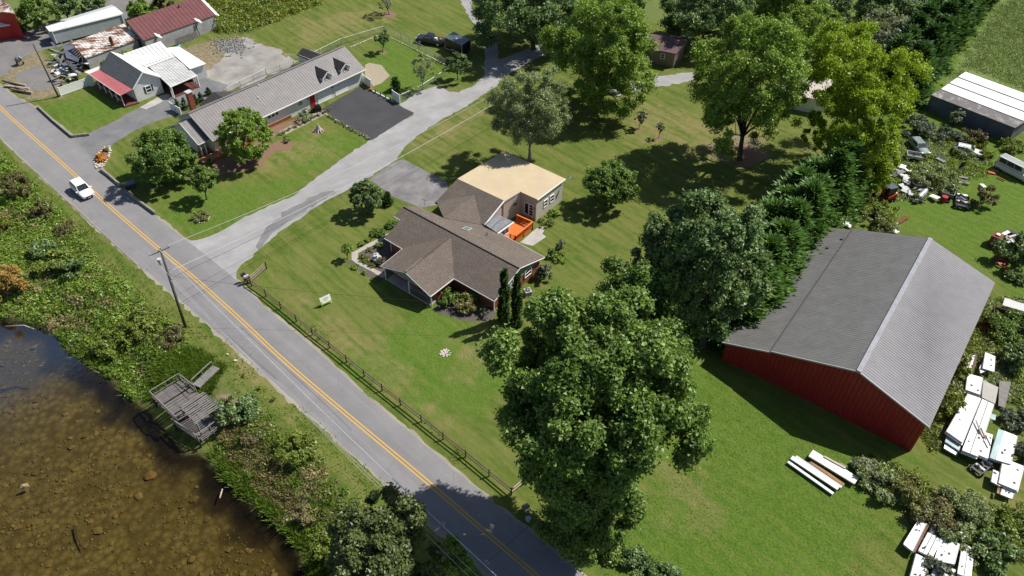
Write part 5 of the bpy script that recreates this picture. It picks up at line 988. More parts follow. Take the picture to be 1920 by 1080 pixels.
# weeds and tall grass: nobody could count them
def scatter(polys, n, terrain=True):
    out = []
    for P in polys:
        w = W(P) if not isinstance(P, np.ndarray) else P; lo, hi = w.min(0), w.max(0); m = int(n * 3) ; q = rng.uniform(lo, hi, (m, 2)); sdv = poly_sd(q[:, 0], q[:, 1], w) + .5 * hnoise(q[:, 0], q[:, 1]); q = q[sdv < -.1][:n]; out.append(q)
    q = np.concatenate(out); return np.concatenate([q, terr(q[:, 0], q[:, 1])[:, None]], 1)
def weeds(name, label, cat, polys, n, per, hr, lms, leaf, spread=.45, shore=-.05):
    q = scatter(polys, n); q = q[poly_sd(q[:, 0], q[:, 1], SHORE) > shore]; k = len(q)
    patch = .5 + .28 * hnoise(q[:, 0] * .35 + 3, q[:, 1] * .35) + .25 * rng.normal(size=k) * .6
    for j, lm in enumerate(lms):
        a = len(lms); s = (patch * a >= j) & (patch * a < j + 1) if 0 < j < a - 1 else (patch * a < 1 if j == 0 else patch * a >= a - 1)
        per_ = int(per * 1.7); b = np.repeat(q[s], per_, 0); m = len(b)
        if not m: continue
        h = rng.uniform(*hr, (int(s.sum()), 1)) * np.clip(.35 + 1.1 * (.5 + .5 * hnoise(q[s][:, 0] * .8, q[s][:, 1] * .8 + 4))[:, None] ** 1.5, .3, 2.2); h = np.repeat(h, per_, 0); e = rng.normal(size=(m, 3)); p = b + np.concatenate([e[:, :2] * spread * (.5 + h * .5), rng.uniform(0.02, 1, (m, 1)) * h], 1)
        v, f = leaf_quads(p, unit(e * .8 + np.array([0, 0, .8])), leaf[0] * .85, leaf[1], rng); o = np_mesh(name, v, f, LM[lm], None, np.clip(rng.beta(2, 2, m), 0, 1)); setp(o, label[j], cat, None, 'stuff')
def blades(name, label, cat, polys, n, per, hr, lm, spread=.25, w_=.05, shore=-.1):
    q = scatter(polys, n); q = q[poly_sd(q[:, 0], q[:, 1], SHORE) > shore]; b = np.repeat(q, per, 0); m = len(b); e = rng.normal(size=(m, 3)); p = b + np.concatenate([e[:, :2] * spread, np.zeros((m, 1))], 1)
    h = rng.uniform(*hr, (m, 1)); d = unit(np.concatenate([e[:, :2] * .45, np.ones((m, 1))], 1)) * h; sd_ = unit(np.cross(d, rng.normal(size=(m, 3)))) * w_
    v = np.stack([p - sd_, p + sd_, p + d + sd_ * .2, p + d - sd_ * .2], 1).reshape(-1, 3); o = np_mesh(name, v, np.arange(4 * m).reshape(-1, 4), LM[lm], None, np.clip(rng.beta(2, 2, m), 0, 1)); setp(o, label, cat, None, 'stuff')
UP = [(-60, 255), (0, 290), (95, 385), (200, 500), (280, 570), (345, 625), (350, 650), (290, 690), (250, 740), (200, 705), (130, 650), (105, 622), (60, 600), (0, 592), (-120, 585)]
weeds('bank_weeds', ['green leafy weeds on the pond bank', 'bright green weeds on the pond bank', 'yellowish weeds on the pond bank', 'brown dried weeds on the pond bank'], 'weeds', [UP], 4200, 16, (.2, .8), ['weed', 'bright', 'grass', 'tan'], (.3, .18))
MIDB = [(255, 740), (300, 660), (370, 650), (420, 690), (390, 740), (330, 720)]
blades('bank_grass', 'tall bright grass beside the wooden dock', 'grass', [MIDB], 2600, 10, (.25, .6), 'grass')
LOW = [(400, 800), (480, 770), (560, 830), (650, 920), (725, 985), (700, 1090), (620, 1090), (575, 1020), (520, 975), (465, 930), (425, 893)]
weeds('lower_bank_weeds', ['green low weeds on the lower pond bank', 'grassy bright weeds on the lower pond bank', 'straw coloured weeds on the lower pond bank'], 'weeds', [LOW], 2100, 12, (.06, .35), ['weed', 'grass', 'tan'], (.26, .13), .4)
blades('straw_grass', 'dry straw grass patch below the dock', 'grass', [[(415, 740), (470, 800), (545, 870), (560, 960), (500, 930), (440, 850), (400, 780)]], 1700, 9, (.15, .45), 'tan')
blades('shore_grass', 'green grass fringe along the pond shore', 'grass', [[(390, 830), (440, 860), (520, 950), (600, 1030), (615, 1090), (590, 1080), (555, 1010), (500, 962), (455, 926), (420, 890), (390, 855)], [(-60, 570), (60, 580), (150, 640), (255, 735), (245, 745), (190, 700), (120, 650), (60, 602), (-60, 592)]], 1900, 10, (.3, .8), 'grass')
blades('verge_grass', 'rough grass along the road verge', 'grass', [[(0, 268), (100, 368), (215, 470), (290, 535), (380, 615), (440, 665), (590, 795), (680, 880), (760, 945), (740, 975), (600, 850), (470, 760), (370, 650), (200, 520), (60, 370), (0, 310)]], 4200, 6, (.08, .3), 'grass', .4)
weeds('goldenrod_field', ['green tall weeds above the gravel lot', 'goldenrod in flower above the gravel lot'], 'weeds', [SCRUB_TOP], 2600, 14, (.4, 1.4), ['weed', 'weed_yellow'], (.4, .22))
weeds('yard_weeds', ['low green weeds in the junk yard', 'silvery weeds in the junk yard'], 'weeds', [[(1610, 375), (1650, 300), (1690, 255), (1760, 250), (1870, 290), (1850, 330), (1790, 345), (1740, 380)], [(1780, 640), (1840, 560), (1925, 560), (1925, 760), (1880, 760)], [(1600, 850), (1700, 890), (1800, 930), (1930, 980), (1930, 1060), (1800, 1000), (1680, 940)], [(1735, 790), (1790, 700), (1810, 720), (1775, 830), (1740, 850)]], 900, 12, (.15, .6), ['weed', 'grey'], (.3, .18))
blades('meadow_grass', 'lush uneven grass of the lower right meadow', 'grass', [[(1330, 690), (1480, 760), (1590, 840), (1590, 930), (1700, 1000), (1680, 1100), (1110, 1100), (1200, 940), (1290, 800)]], 7000, 3, (.03, .08), 'meadow', .35, .04)
blades('hay_stubble', 'cut hay stubble of the far right field', 'grass', [[(1775, 165), (1872, 5), (1935, -10), (1940, 180), (1815, 128)]], 6500, 4, (.1, .3), 'stubble', .5, .06)

# ------------------------------------------------------------------ vehicles
def local(root_az, P): return Matrix.Translation(P) @ Matrix.Rotation(root_az, 4, 'Z')
def xf(mb, mx): mb.v = [mx @ v for v in mb.v]; return mb
def loft(sections):     # each section: list of (x,y,z) with equal count, closed ring
    mb = MB(); n = len(sections[0])
    for s in sections: mb.v += [Vector(p) for p in s]
    for i in range(len(sections) - 1):
        for j in range(n): mb.f.append((i * n + j, i * n + (j + 1) % n, (i + 1) * n + (j + 1) % n, (i + 1) * n + j))
    mb.f.append(tuple(range(n))[::-1]); k = (len(sections) - 1) * n; mb.f.append(tuple(k + j for j in range(n))); return mb
def ring(x, hw, z0, z1, t=.85, r=.12):
    return [(x, -hw, z0 + r), (x, -hw * .96, z0), (x, hw * .96, z0), (x, hw, z0 + r), (x, hw, z0 + (z1 - z0) * .6), (x, hw * t, z1), (x, -hw * t, z1), (x, -hw, z0 + (z1 - z0) * .6)]
def wheels(root, mx, xs, hw, r=.33, wdt=.22):
    for x in xs:
        for s in (-1, 1):
            wb = MB().tube([(x, s * (hw - wdt), r), (x, s * (hw + .01), r)], r, 14); wo = xf(wb, mx).build('wheel', M['rubber'], root)
            xf(MB().tube([(x, s * (hw - .02), r), (x, s * (hw + .025), r)], r * .6, 10), mx).build('rim', M['chrome'], wo)
def panes(root, mx, quads, name='window', m='glass'):
    for q in quads:
        c = sum((Vector(p) for p in q), Vector()) / 4; n = (Vector(q[1]) - Vector(q[0])).cross(Vector(q[3]) - Vector(q[0])).normalized()
        xf(MB().slab([Vector(p) for p in q], .02, n), mx).build(name, M[m], root)
def wagon(name, label, P, az, col, L=4.5, Wd=1.8, H=1.62, van=False, group=None, hatch=True):
    root = thing(name, label, 'car' if not van else 'van', P); mx = local(az, P); hw = Wd / 2; g = .22
    belt = .98 if not van else 1.15; f, b = L / 2, -L / 2
    xs = [(b, .88, .45, belt * .92), (b + .15, .97, g + .06, belt), (b + .7, 1, g, belt), (0, 1, g, belt), (f - 1.25, 1, g, belt * .99), (f - .55, .98, g, belt * .88), (f - .12, .9, g + .06, belt * .78), (f, .74, .38, belt * .66)]
    body = loft([ring(x, hw * k, z0, z1, .93) for x, k, z0, z1 in xs]); bo = xf(body, mx).build('body', M[col], root, True)
    bo.data.shade_smooth(); m_ = bo.modifiers.new('bev', 'SUBSURF'); m_.levels = m_.render_levels = 1
    x0, x1, x2, x3 = (b + .12, b + .55, f - 2.0, f - 1.2) if not van else (b + .05, b + .15, f - 1.7, f - 1.05)
    def gr(x, z, k): return [(x, -hw * k, z), (x, hw * k, z)]
    A = [Vector((x0, -hw * .93, belt - .06)), Vector((x0, hw * .93, belt - .06)), Vector((x1, hw * .76, H)), Vector((x1, -hw * .76, H))]
    Bq = [Vector((x3, -hw * .93, belt - .06)), Vector((x3, hw * .93, belt - .06)), Vector((x2, hw * .76, H)), Vector((x2, -hw * .76, H))]
    cb = MB(); cb.hexa([A[0], Bq[0], Bq[1], A[1], A[3], Bq[3], Bq[2], A[2]]); xf(cb, mx).build('cabin', M[col], root, bevel=.09)
    def inset(q, u0, u1, v0, v1, o):
        a, bb, c, d = [Vector(p) for p in q]; n = (bb - a).cross(d - a).normalized() * o; P_ = lambda u, v: (a.lerp(bb, u)).lerp(d.lerp(c, u), v) + n; return [P_(u0, v0), P_(u1, v0), P_(u1, v1), P_(u0, v1)]
    panes(root, mx, [inset([Bq[0], Bq[1], Bq[2], Bq[3]], .07, .93, .12, .9, .006)], 'windscreen'); panes(root, mx, [inset([A[1], A[0], A[3], A[2]], .1, .9, .3, .9, .006)], 'rear_window')
    for q in ([A[0], Bq[0], Bq[3], A[3]], [Bq[1], A[1], A[2], Bq[2]]):
        for u0, u1 in ((.08, .34), (.36, .62), (.64, .9)): panes(root, mx, [inset(q, u0, u1, .25, .88, .006)])
    wheels(root, mx, (b + .85, f - .9), hw * .97)
    for s in (-1, 1):
        xf(MB().box((f - .2, s * hw * .66, belt * .62), .3, .34, .16), mx).build('headlight', M['headlamp'], root, bevel=.03); xf(MB().box((b + .05, s * hw * .76, belt * .62), .12, .22, .3), mx).build('tail_light', M['tail_lamp'], root)
        xf(MB().box((x3 - .15, s * (hw + .08), belt - .06), .14, .2, .16), mx).build('mirror', M[col], root)
    xf(MB().box((f - .06, 0, .42), .14, 1.0, .2), mx).build('grille', M['dark_grey'], root); xf(MB().box((f - .01, 0, .32), .06, .4, .1), mx).build('number_plate', M['light_grey'], root)
    for k in range(2 if not van else 6):
        xf(MB().beam((x1 + .1, (-.35 + .7 * k) if not van else (-.5 + .2 * k), H + .02), (x2 - .1, (-.35 + .7 * k) if not van else (-.5 + .2 * k), H + .02), .04, .04), mx).build('roof_rail', M['light_grey'], root)
    return root
az_of = lambda a, b: math.atan2((b - a).y, (b - a).x)
ca, cb_ = at(137, 352), at(172, 374); wagon('white_car', 'white compact car driving on the two-lane road', (ca + cb_) / 2 + Vector((.1, .2, .012)), az_of(at(100, 290), at(200, 385)), 'car_white', 4.5, 1.85, 1.6)
va = at(1866, 310); vb = at(1935, 345); d = (vb - va).normalized(); wagon('white_van', 'weathered white passenger van parked in grass at the right edge', va + d * 2.9, math.atan2(d.y, d.x) , 'van_white', 5.7, 2.0, 2.1, True)
pa, pb = at(1710, 268), at(1732, 293); wagon('old_sedan', 'faded grey-green old sedan half hidden in weeds', (pa + pb) / 2, az_of(pa, pb), 'faded_green', 4.4, 1.7, 1.35)
def pickup():
    a, b = at(790, 78), at(826, 84); P = (a + b) / 2; az = az_of(b, a); root = thing('pickup_truck', 'dark blue-black pickup truck parked ahead of the black trailer', 'pickup', P); mx = local(az, P); hw = .98
    xs = [(-2.75, .95, .45, 1.0), (-2.6, 1, .38, 1.08), (0, 1, .35, 1.08), (1.6, 1, .35, 1.08), (2.5, .97, .38, 1.02), (2.75, .85, .45, .85)]
    xf(loft([ring(x, hw * k, z0, z1, .95) for x, k, z0, z1 in xs]), mx).build('body', M['car_blue_black'], root)
    cbm = MB().hexa([(-.75, -.92, 1.06), (1.35, -.92, 1.06), (1.35, .92, 1.06), (-.75, .92, 1.06), (-.45, -.75, 1.78), (.7, -.75, 1.78), (.7, .75, 1.78), (-.45, .75, 1.78)]); xf(cbm, mx).build('cab', M['car_blue_black'], root, bevel=.08)
    panes(root, mx, [[(1.31, -.78, 1.14), (1.31, .78, 1.14), (.76, .66, 1.7), (.76, -.66, 1.7)]], 'windscreen'); panes(root, mx, [[(-.5, -.925, 1.15), (1.0, -.925, 1.15), (.55, -.80, 1.68), (-.35, -.80, 1.68)], [(1.0, .925, 1.15), (-.5, .925, 1.15), (-.35, .80, 1.68), (.55, .80, 1.68)]])
    xf(MB().slab([(-2.65, -.8, 1.095), (-.85, -.8, 1.095), (-.85, .8, 1.095), (-2.65, .8, 1.095)], .02), mx).build('bed', M['dark_grey'], root)
    for k, (x, y) in enumerate(((-1.2, .3), (-1.9, -.3), (-2.2, .35))): xf(MB().box((x, y, 1.1), .5, .4, .3, k), mx).build('bed_load', M[('white_panel', 'red_paint', 'mid_grey')[k]], root)
    wheels(root, mx, (-1.75, 1.8), hw, .4, .26)
    for s in (-1, 1): xf(MB().box((2.62, s * .72, .78), .2, .3, .2), mx).build('headlight', M['headlamp'], root); xf(MB().box((-2.74, s * .85, .75), .08, .16, .3), mx).build('tail_light', M['tail_lamp'], root)
    xf(MB().box((2.72, 0, .6), .1, 1.1, .3), mx).build('grille', M['chrome'], root)
pickup()
def cargo_trailer():
    z = 2.5; a, b, c, d = at(834, 70, z), at(845, 62, z), at(882, 74, z), at(866, 85, z); P = flat((a + c) / 2); root = thing('cargo_trailer', 'black enclosed cargo trailer with pale corner trim behind the pickup', 'trailer', P)
    a = d + (a - d); b2 = a + (c - d)
    q = [flat(p) for p in (a, d, c, b2)]; MB().prism(q, .5, z - .06).build('body', M['black_paint'], root); MB().slab([a, d, c, b2], .06).build('roof', M['trailer_roof'], root)
    for p in (a, d, c): MB().beam(flat(p, .5), flat(p, z), .1, .1).build('corner_trim', M['pale_wood'], root)
    MB().beam(flat(a, .5), flat(d, .5), .08, .1).build('sill_trim', M['pale_wood'], root); u = (d - a).normalized(); n = outward(a, d, c)
    MB().box((a + d) / 2 * 1.0 - Z * .5 + (Vector((0, 0, .5)) - Z * 0) * 0 + n * 0, .01, .01, .01) if False else None
    m = flat(a.lerp(d, .58)); 
    for s in (-.42, .42):
        wo = MB().tube([m + u * s + Z * .36 - n * .1, m + u * s + Z * .36 + n * .14], .36, 12).build('wheel', M['rubber'], root); MB().tube([m + u * s + Z * .36 + n * .1, m + u * s + Z * .36 + n * .16], .2, 10).build('rim', M['light_grey'], wo)
    MB().beam(m - u * .95 + Z * .85 + n * .12, m + u * .95 + Z * .85 + n * .12, .24, .05).build('fender', M['light_grey'], root)
    MB().box((a + c) / 2 + (c - d) * -.12, .5, .4, .14, .4).build('roof_vent', M['light_grey'], root); f = flat(a.lerp(b2, .5), .5); MB().beam(f, f - u * 1.3, .14, .1).build('drawbar', M['dark_grey'], root)
cargo_trailer()
def excavator():
    P = at(1663, 374); root = thing('mini_excavator', 'small red excavator with black cab at the edge of the scrap', 'excavator', P); az = R_(200); mx = local(az, P)
    for s in (-1, 1): xf(MB().box((0, s * .62, .0), 2.0, .36, .5, 0, .9, 1), mx).build('track', M['rubber'], root, bevel=.12)
    xf(loft([[(-1.15, -.5, .6), (-1.15, .5, .6), (-1.05, .5, 1.3), (-1.05, -.5, 1.3)], [(-.8, -.8, .55), (-.8, .8, .55), (-.7, .8, 1.4), (-.7, -.8, 1.4)], [(.8, -.8, .55), (.8, .8, .55), (.8, .8, .95), (.8, -.8, .95)]]), mx).build('body', M['red_paint'], root, bevel=.08)
    xf(MB().box((-.5, 0, 1.36), .5, 1.2, .04), mx).build('counterweight_trim', M['white_paint'], root)
    cab = MB()
    for x in (-.45, .75):
        for y in (-.55, .55): cab.box((x, y, .95), .09, .09, 1.4)
    xf(cab, mx).build('cab_frame', M['black_paint'], root); xf(MB().box((.15, 0, .96), 1.15, 1.06, 1.36), mx).build('cab_glass', M['glass'], root); xf(MB().box((.15, 0, 2.33), 1.35, 1.25, .08), mx).build('cab_roof', M['trailer_roof'], root)
    xf(MB().beam((.8, -.15, .9), (1.7, -.2, 2.6), .2, .26), mx).build('boom', M['red_paint'], root); xf(MB().beam((1.7, -.2, 2.6), (2.5, -.25, 1.4), .16, .2), mx).build('stick', M['red_paint'], root); xf(MB().box((2.5, -.25, .9), .45, .5, .5, 0, .6, 1), mx).build('bucket', M['dark_grey'], root)
    xf(MB().beam((1.0, 0, .35), (1.0, .02, .36), 1.6, .35), mx).build('blade', M['red_paint'], root)
excavator()

# ------------------------------------------------------------------ poles and wires
def pole(label, base, tip, h, arm=None, r=.15):
    B = gnd(*base) if not isinstance(base, Vector) else base; T = at(*tip, B.z + h) if tip else B + Z * h
    root = thing('utility_pole', label, 'utility pole', B); MB().tube([B - Z * .2, B + (T - B) * .5, T], [r * 1.15, r, r * .8], 10).build('pole', M['pole_wood'], root, True); return root, B, T
pr, PB, PT = pole('utility pole with crossarm and transformer beside the road', (348, 614), (300, 466), 9.4)
a0, a1 = at(280, 479, PT.z - .25), at(318, 463, PT.z - .25); MB().beam(a0, a1, .14, .16).build('crossarm', M['grey_wood'], pr)
for t_ in (.03, .5, .97): q = a0.lerp(a1, t_); MB().tube([q + Z * .08, q + Z * .2, q + Z * .3], [.05, .07, .03], 8).build('insulator', M['insulator'], pr)
tq = PB.lerp(PT, .82); MB().tube([tq + Vector((-.42, -.1, -.1)), tq + Vector((-.42, -.1, .75))], .24, 12).build('transformer', M['light_grey'], pr)
for k in (.62, .68, .74): q = PB.lerp(PT, k); MB().beam(q, q + Vector((.45, .2, 0)), .08, .08).build('bracket', M['galvanised'], pr)
lp, LB, LT = pole('plain leaning wooden pole at the corner of the white house yard', (110, 182), (62, 83), 9.4, None, .12)
dp, DB, DT = pole('distant utility pole standing in the pale meadow at the top edge', (1180, 22), None, 9.0, None, .14)
fp, FB, FT = pole('utility pole hidden in the tree beside the gravel drive', flat(at(1150, 35, 9.0)), None, 9.0, None, .14)
NB = flat(at(1085, 1225, 9.0)); np_, NB, NT_ = pole('next utility pole along the road, below the bottom edge', NB, None, 9.2, None, .15)
def wire(label, a, b, sag, m, r=.022, grp=None):
    p = [a.lerp(b, i / 16) - Z * sag * 4 * (i / 16) * (1 - i / 16) for i in range(17)]; o = MB().tube(p, r, 5, False).build('overhead_wire', M[m]); recentre(o, a); setp(o, label, 'wire', grp)
M['wire_bright'] = mat('bright_wire', (.62, .62, .62), .35, .3); M['wire_dark'] = mat('dark_wire', (.03, .03, .03), .6)
G1 = 'wires from the road pole to the trees'; G2 = 'wires along the road'
wire('topmost pale wire from the crossarm toward the tall trees', a1 + Z * .3, FT, 2.6, 'wire_bright', .02, G1); wire('middle pale wire crossing the gravel drive', PB.lerp(PT, .72) + Vector((.45, .2, 0)), FT - Z * 1.3, 2.2, 'wire_bright', .03, G1); wire('lowest pale wire crossing the gravel drive', PB.lerp(PT, .64) + Vector((.45, .2, 0)), FT - Z * 2.4, 2.0, 'wire_dark', .018, G1)
wire('upper pale wire running along the road', a1.lerp(a0, .5) + Z * .3, NT_, 1.0, 'wire_bright', .032, G2); wire('thin outer wire along the road edge', a0 + Z * .3, NT_ + Vector((-1.5, -.6, -.3)), 1.0, 'wire_bright', .014, G2); wire('low dark cable along the road', PB.lerp(PT, .62), NT_ - Z * 2.6, 1.1, 'wire_bright', .018, G2)
HQ = HG(-6.5, .6, 3.2); wire('service wire from the road pole to the brick house', PB.lerp(PT, .66), HG(HDIM[0] + 12, 0, 4.0), .8, 'wire_dark', .014)

# ------------------------------------------------------------------ fences, walls, sign, mailboxes
def fence_rail():
    P = [(461, 527), (472, 537), (499, 556), (527, 579), (556, 603), (586, 628), (618, 653), (650, 679), (683, 706), (717, 733), (751, 760), (790, 791), (831, 824), (873, 857), (917, 893), (959, 928), (1003, 890)]
    root = thing('rail_fence', 'dark wooden post and rail fence running along the road and the front lawn', 'fence', gnd(*P[6])); H = 1.15
    pts = [gnd(*p) for p in P]
    for p in pts: MB().box(p - Z * .1, .11, .11, H + .15).build('post', M['dark_wood'], root)
    for i, (a, b) in enumerate(zip(pts[:-1], pts[1:])):
        m = 'pale_wood' if i == 15 else ('fence_rail' if i % 3 else 'brown_wood')
        for z in (.48, .98): MB().beam(a + Z * (z + rnd.uniform(-.04, .04)), b + Z * (z + rnd.uniform(-.04, .04)), .075, .12).build('rail', M[m], root)
    r2 = thing('rail_gate', 'short pale three-rail fence section at the driveway mouth', 'fence', gnd(480, 515)); a, b = gnd(470, 531), gnd(500, 504)
    for p in (a, b): MB().box(p - Z * .1, .14, .14, 1.25).build('post', M['dark_wood'], r2)
    for z in (.3, .65, 1.0): MB().beam(a + Z * z, b + Z * z, .06, .14).build('rail', M['rail_wood'], r2)
fence_rail()
for i, (px, lab) in enumerate((((459, 528), 'left dark mailbox on the post row by the drive'), ((465, 531), 'right silver mailbox on the post row by the drive'))):
    B = gnd(*px); root = thing('mailbox', lab, 'mailbox', B); MB().box(B - Z * .1, .12, .12, 1.1).build('post', M['brown_wood'], root); az = R_(-48)
    arch = [(-.3, .18 * math.cos(k * math.pi / 6), .18 * math.sin(k * math.pi / 6)) for k in range(7)]; s1 = [(x, y, z + 1.18) for x, y, z in arch] + [(-.3, -.18, 1.02), (-.3, .18, 1.02)]; s2 = [(.3, y, z) for _, y, z in s1]
    xf(loft([s1, s2]), local(R_(42), B)).build('box', M['black_paint' if i == 0 else 'galvanised'], root); xf(MB().box((.1, .2, 1.2), .04, .03, .22), local(R_(42), B)).build('flag', M['red_paint'], root)
def sign():
    B = at(611, 577); a, b = at(603, 573, .35), at(622, 564, .35); root = thing('yard_sign', 'white yard sign with green stripe leaning on the front lawn', 'sign', flat((a + b) / 2)); n = outward(a, b, Vector((0, 300, 0))); u = (b - a).normalized(); back = -n * .25
    q = [a, b, b + Z * .95 + back, a + Z * .95 + back]; nn = (q[1] - q[0]).cross(q[3] - q[0]).normalized(); nn = nn if nn.z > 0 else -nn
    MB().slab(q, .05, -nn).build('panel', M['white_paint'], root); P = lambda s, t: q[0].lerp(q[1], s).lerp(q[3].lerp(q[2], s), t) + nn * .006
    MB().slab([P(0, 0), P(1, 0), P(1, .16), P(0, .16)], .004, nn).build('stripe', M['sign_green'], root); MB().slab([P(0, .17), P(.14, .17), P(.14, .5), P(0, .5)], .004, nn).build('stripe', M['sign_green'], root)
    for k, (t0, w0, w1) in enumerate(((.78, .3, .72), (.66, .22, .8), (.52, .28, .74), (.4, .34, .68))): MB().slab([P(w0, t0), P(w1, t0), P(w1, t0 + .06), P(w0, t0 + .06)], .004, nn).build('print_line', M['sign_print'], root)
    for s in (.06, .94): p = flat(a.lerp(b, s)); MB().beam(p - Z * .1 - nn * .07, P(s, 1) - nn * .09, .07, .07).build('post', M['white_paint'], root)
sign()
def stone_mesh(seed, n=14):
    g = random.Random(seed); bm = bmesh.new(); bmesh.ops.create_icosphere(bm, subdivisions=1, radius=.5)
    for v in bm.verts: v.co *= g.uniform(.72, 1.12); v.co.z *= .62
    me = bpy.data.meshes.new('stone'); bm.to_mesh(me); bm.free(); return me
SM = {k: [stone_mesh(i * 7 + j) for i in range(4)] for j, k in enumerate(('stone', 'pale_stone', 'mossy_stone'))}
for k in SM:
    for me in SM[k]: me.materials.append(M[k])
def stone(root, p, s, k='stone', name='stone'):
    o = bpy.data.objects.new(name, rnd.choice(SM[k])); C.objects.link(o); o.parent = root; o.location = Vector(p) - (root_off(root) if root else Vector()); o.rotation_euler = (rnd.uniform(-.3, .3), rnd.uniform(-.3, .3), rnd.uniform(0, 6)); o.scale = (s * rnd.uniform(.8, 1.3), s * rnd.uniform(.8, 1.2), s * rnd.uniform(.8, 1.2)); return o
def stone_wall(label, pts, h=.6, sz=.42, k='stone', name='stone_wall'):
    P = [at(*p) for p in pts]; root = thing(name, label, 'wall', P[len(P) // 2])
    for a, b in zip(P[:-1], P[1:]):
        n = int((b - a).length / (sz * .85)) + 1
        for i in range(n):
            for j in range(max(1, int(h / (sz * .55)))): stone(root, a.lerp(b, (i + .5 * (j % 2)) / n) + Z * (.1 + j * sz * .52), sz, k)
        MB().beam(a + Z * (h * .4), b + Z * (h * .4), sz * .6, h * .8).build('core', M['mossy_stone'], root)
stone_wall('low stone retaining wall between flower bed and the black box', [(190, 320), (205, 331), (228, 351)], .6); stone_wall('low stone retaining wall right of the black box', [(236, 361), (262, 380), (292, 402)], .6)
stone_wall('stone-edged concrete wall around the white house lawn', [(72, 202), (100, 228), (136, 258), (168, 254)], .55, .4, 'mossy_stone', 'retaining_wall')
B = at(245, 351); root = thing('drain_box', 'dark box with pale lid set into the stone wall gap', 'box', B); MB().box(B, 1.3, 1.0, .7, .6).build('body', M['dark_grey'], root); MB().box(B + Z * .7, 1.4, 1.1, .06, .6).build('lid', M['trailer_roof'], root)
# flower bed
FBp = [(177, 305), (179, 297), (186, 287), (196, 277), (205, 275), (207, 284), (203, 297), (196, 308), (190, 318), (182, 316)]
sheet('flower_bed_soil', FBp, .03, M['mulch'], .03)
bed_root = thing('flower_bed_border', 'ring of pale stones around the orange flower bed at the road', 'stone border', at(190, 300))
P = [at(*p) for p in FBp + FBp[:1]]
for a, b in zip(P[:-1], P[1:]):
    n = max(1, int((b - a).length / .4))
    for i in range(n): stone(bed_root, a.lerp(b, i / n) + Z * .08, rnd.uniform(.32, .5), 'pale_stone')
for _ in range(14): stone(bed_root, at(rnd.uniform(180, 192), rnd.uniform(305, 315)) + Z * .1, rnd.uniform(.3, .5), 'pale_stone')
shrub('orange and yellow marigolds filling the stone edged bed', (180, 283, 203, 306), 'flower', 1600, (.2, .14), 16, 'flower_patch', 'flowers', None, .4, None, None, .45)
shrub('green foliage at the upper end of the marigold bed', (194, 275, 205, 287), 'weed', 350, (.2, .14), 8, 'flower_foliage', 'plant')
# white vinyl panels
def vinyl(label, p0, p1, h=1.7, group=None, z=0):
    a, b = at(*p0), at(*p1); root = thing('vinyl_fence', label, 'fence', flat(a)); n = max(2, int((b - a).length / .3)); u = (b - a) / n; az = az_of(a, b)
    for i in range(n): MB().box(a + u * (i + .5) + Z * .08, u.length * .95, .05, h - .15, az).build('board', M['white_paint'], root)
    for p in (a, b): MB().box(p, .14, .14, h + .08, az).build('post', M['white_paint'], root)
    for zz in (.12, h - .06): MB().beam(a + Z * zz, b + Z * zz, .08, .1).build('rail', M['white_paint'], root)
vinyl('long white vinyl fence beside the leaning pole', (115, 180), (168, 161), 1.5); vinyl('white vinyl gate panel at the garage corner', (681, 154), (696, 166), 1.6); vinyl('white vinyl gate panel at the far side of the dark driveway', (737, 186), (750, 195), 1.7); vinyl('short white fence panel beside the brick chimney', (322, 206), (341, 217), 1.4)
# chain link
def chain(label, pts, h=1.2):
    P = [at(*p) for p in pts]; root = thing('chain_link_fence', label, 'fence', P[0])
    for a, b in zip(P[:-1], P[1:]):
        L = (b - a).length; n = max(1, round(L / 3)); u = (b - a) / n
        for i in range(n + 1): p = a + u * i; MB().tube([p, p + Z * (h + .05)], .04, 6).build('post', M['galvanised'], root)
        MB().tube([a + Z * h, b + Z * h], .035, 6).build('top_rail', M['galvanised'], root)
        m = MB(); k = int(L / .35)
        for i in range(k):
            for s in (0, 1): p, q = a.lerp(b, i / k), a.lerp(b, min(1, (i + 2) / k)); m.beam(p + Z * (h if s else .05), q + Z * (.05 if s else h), .014, .014)
        m.build('mesh_wire', M['galvanised'], root, kind='stuff')
chain('chain link fence behind the long house up to the back yard corner', [(427, 176), (500, 140), (552, 126), (600, 104), (640, 84), (720, 60)]); chain('chain link fence from the back yard corner past the pickup', [(722, 60), (752, 73), (785, 92), (815, 110), (840, 126)]); chain('chain link fence along the white gravel and leafless tree', [(752, 190), (790, 172), (815, 156), (836, 142)])
st = thing('stone_edging', 'row of pale edging stones inside the chain link yard', 'stone border', at(760, 85))
for i in range(34): stone(st, at(733 + i * 3.1, 71 + i * 1.55) + Z * .08, .34, 'pale_stone')
st = thing('stone_edging', 'row of pale edging stones along the fence behind the garage', 'stone border', at(680, 75))
for i in range(26): stone(st, at(657 + i * 2.0, 89 - i * .85) + Z * .06, .3, 'pale_stone')
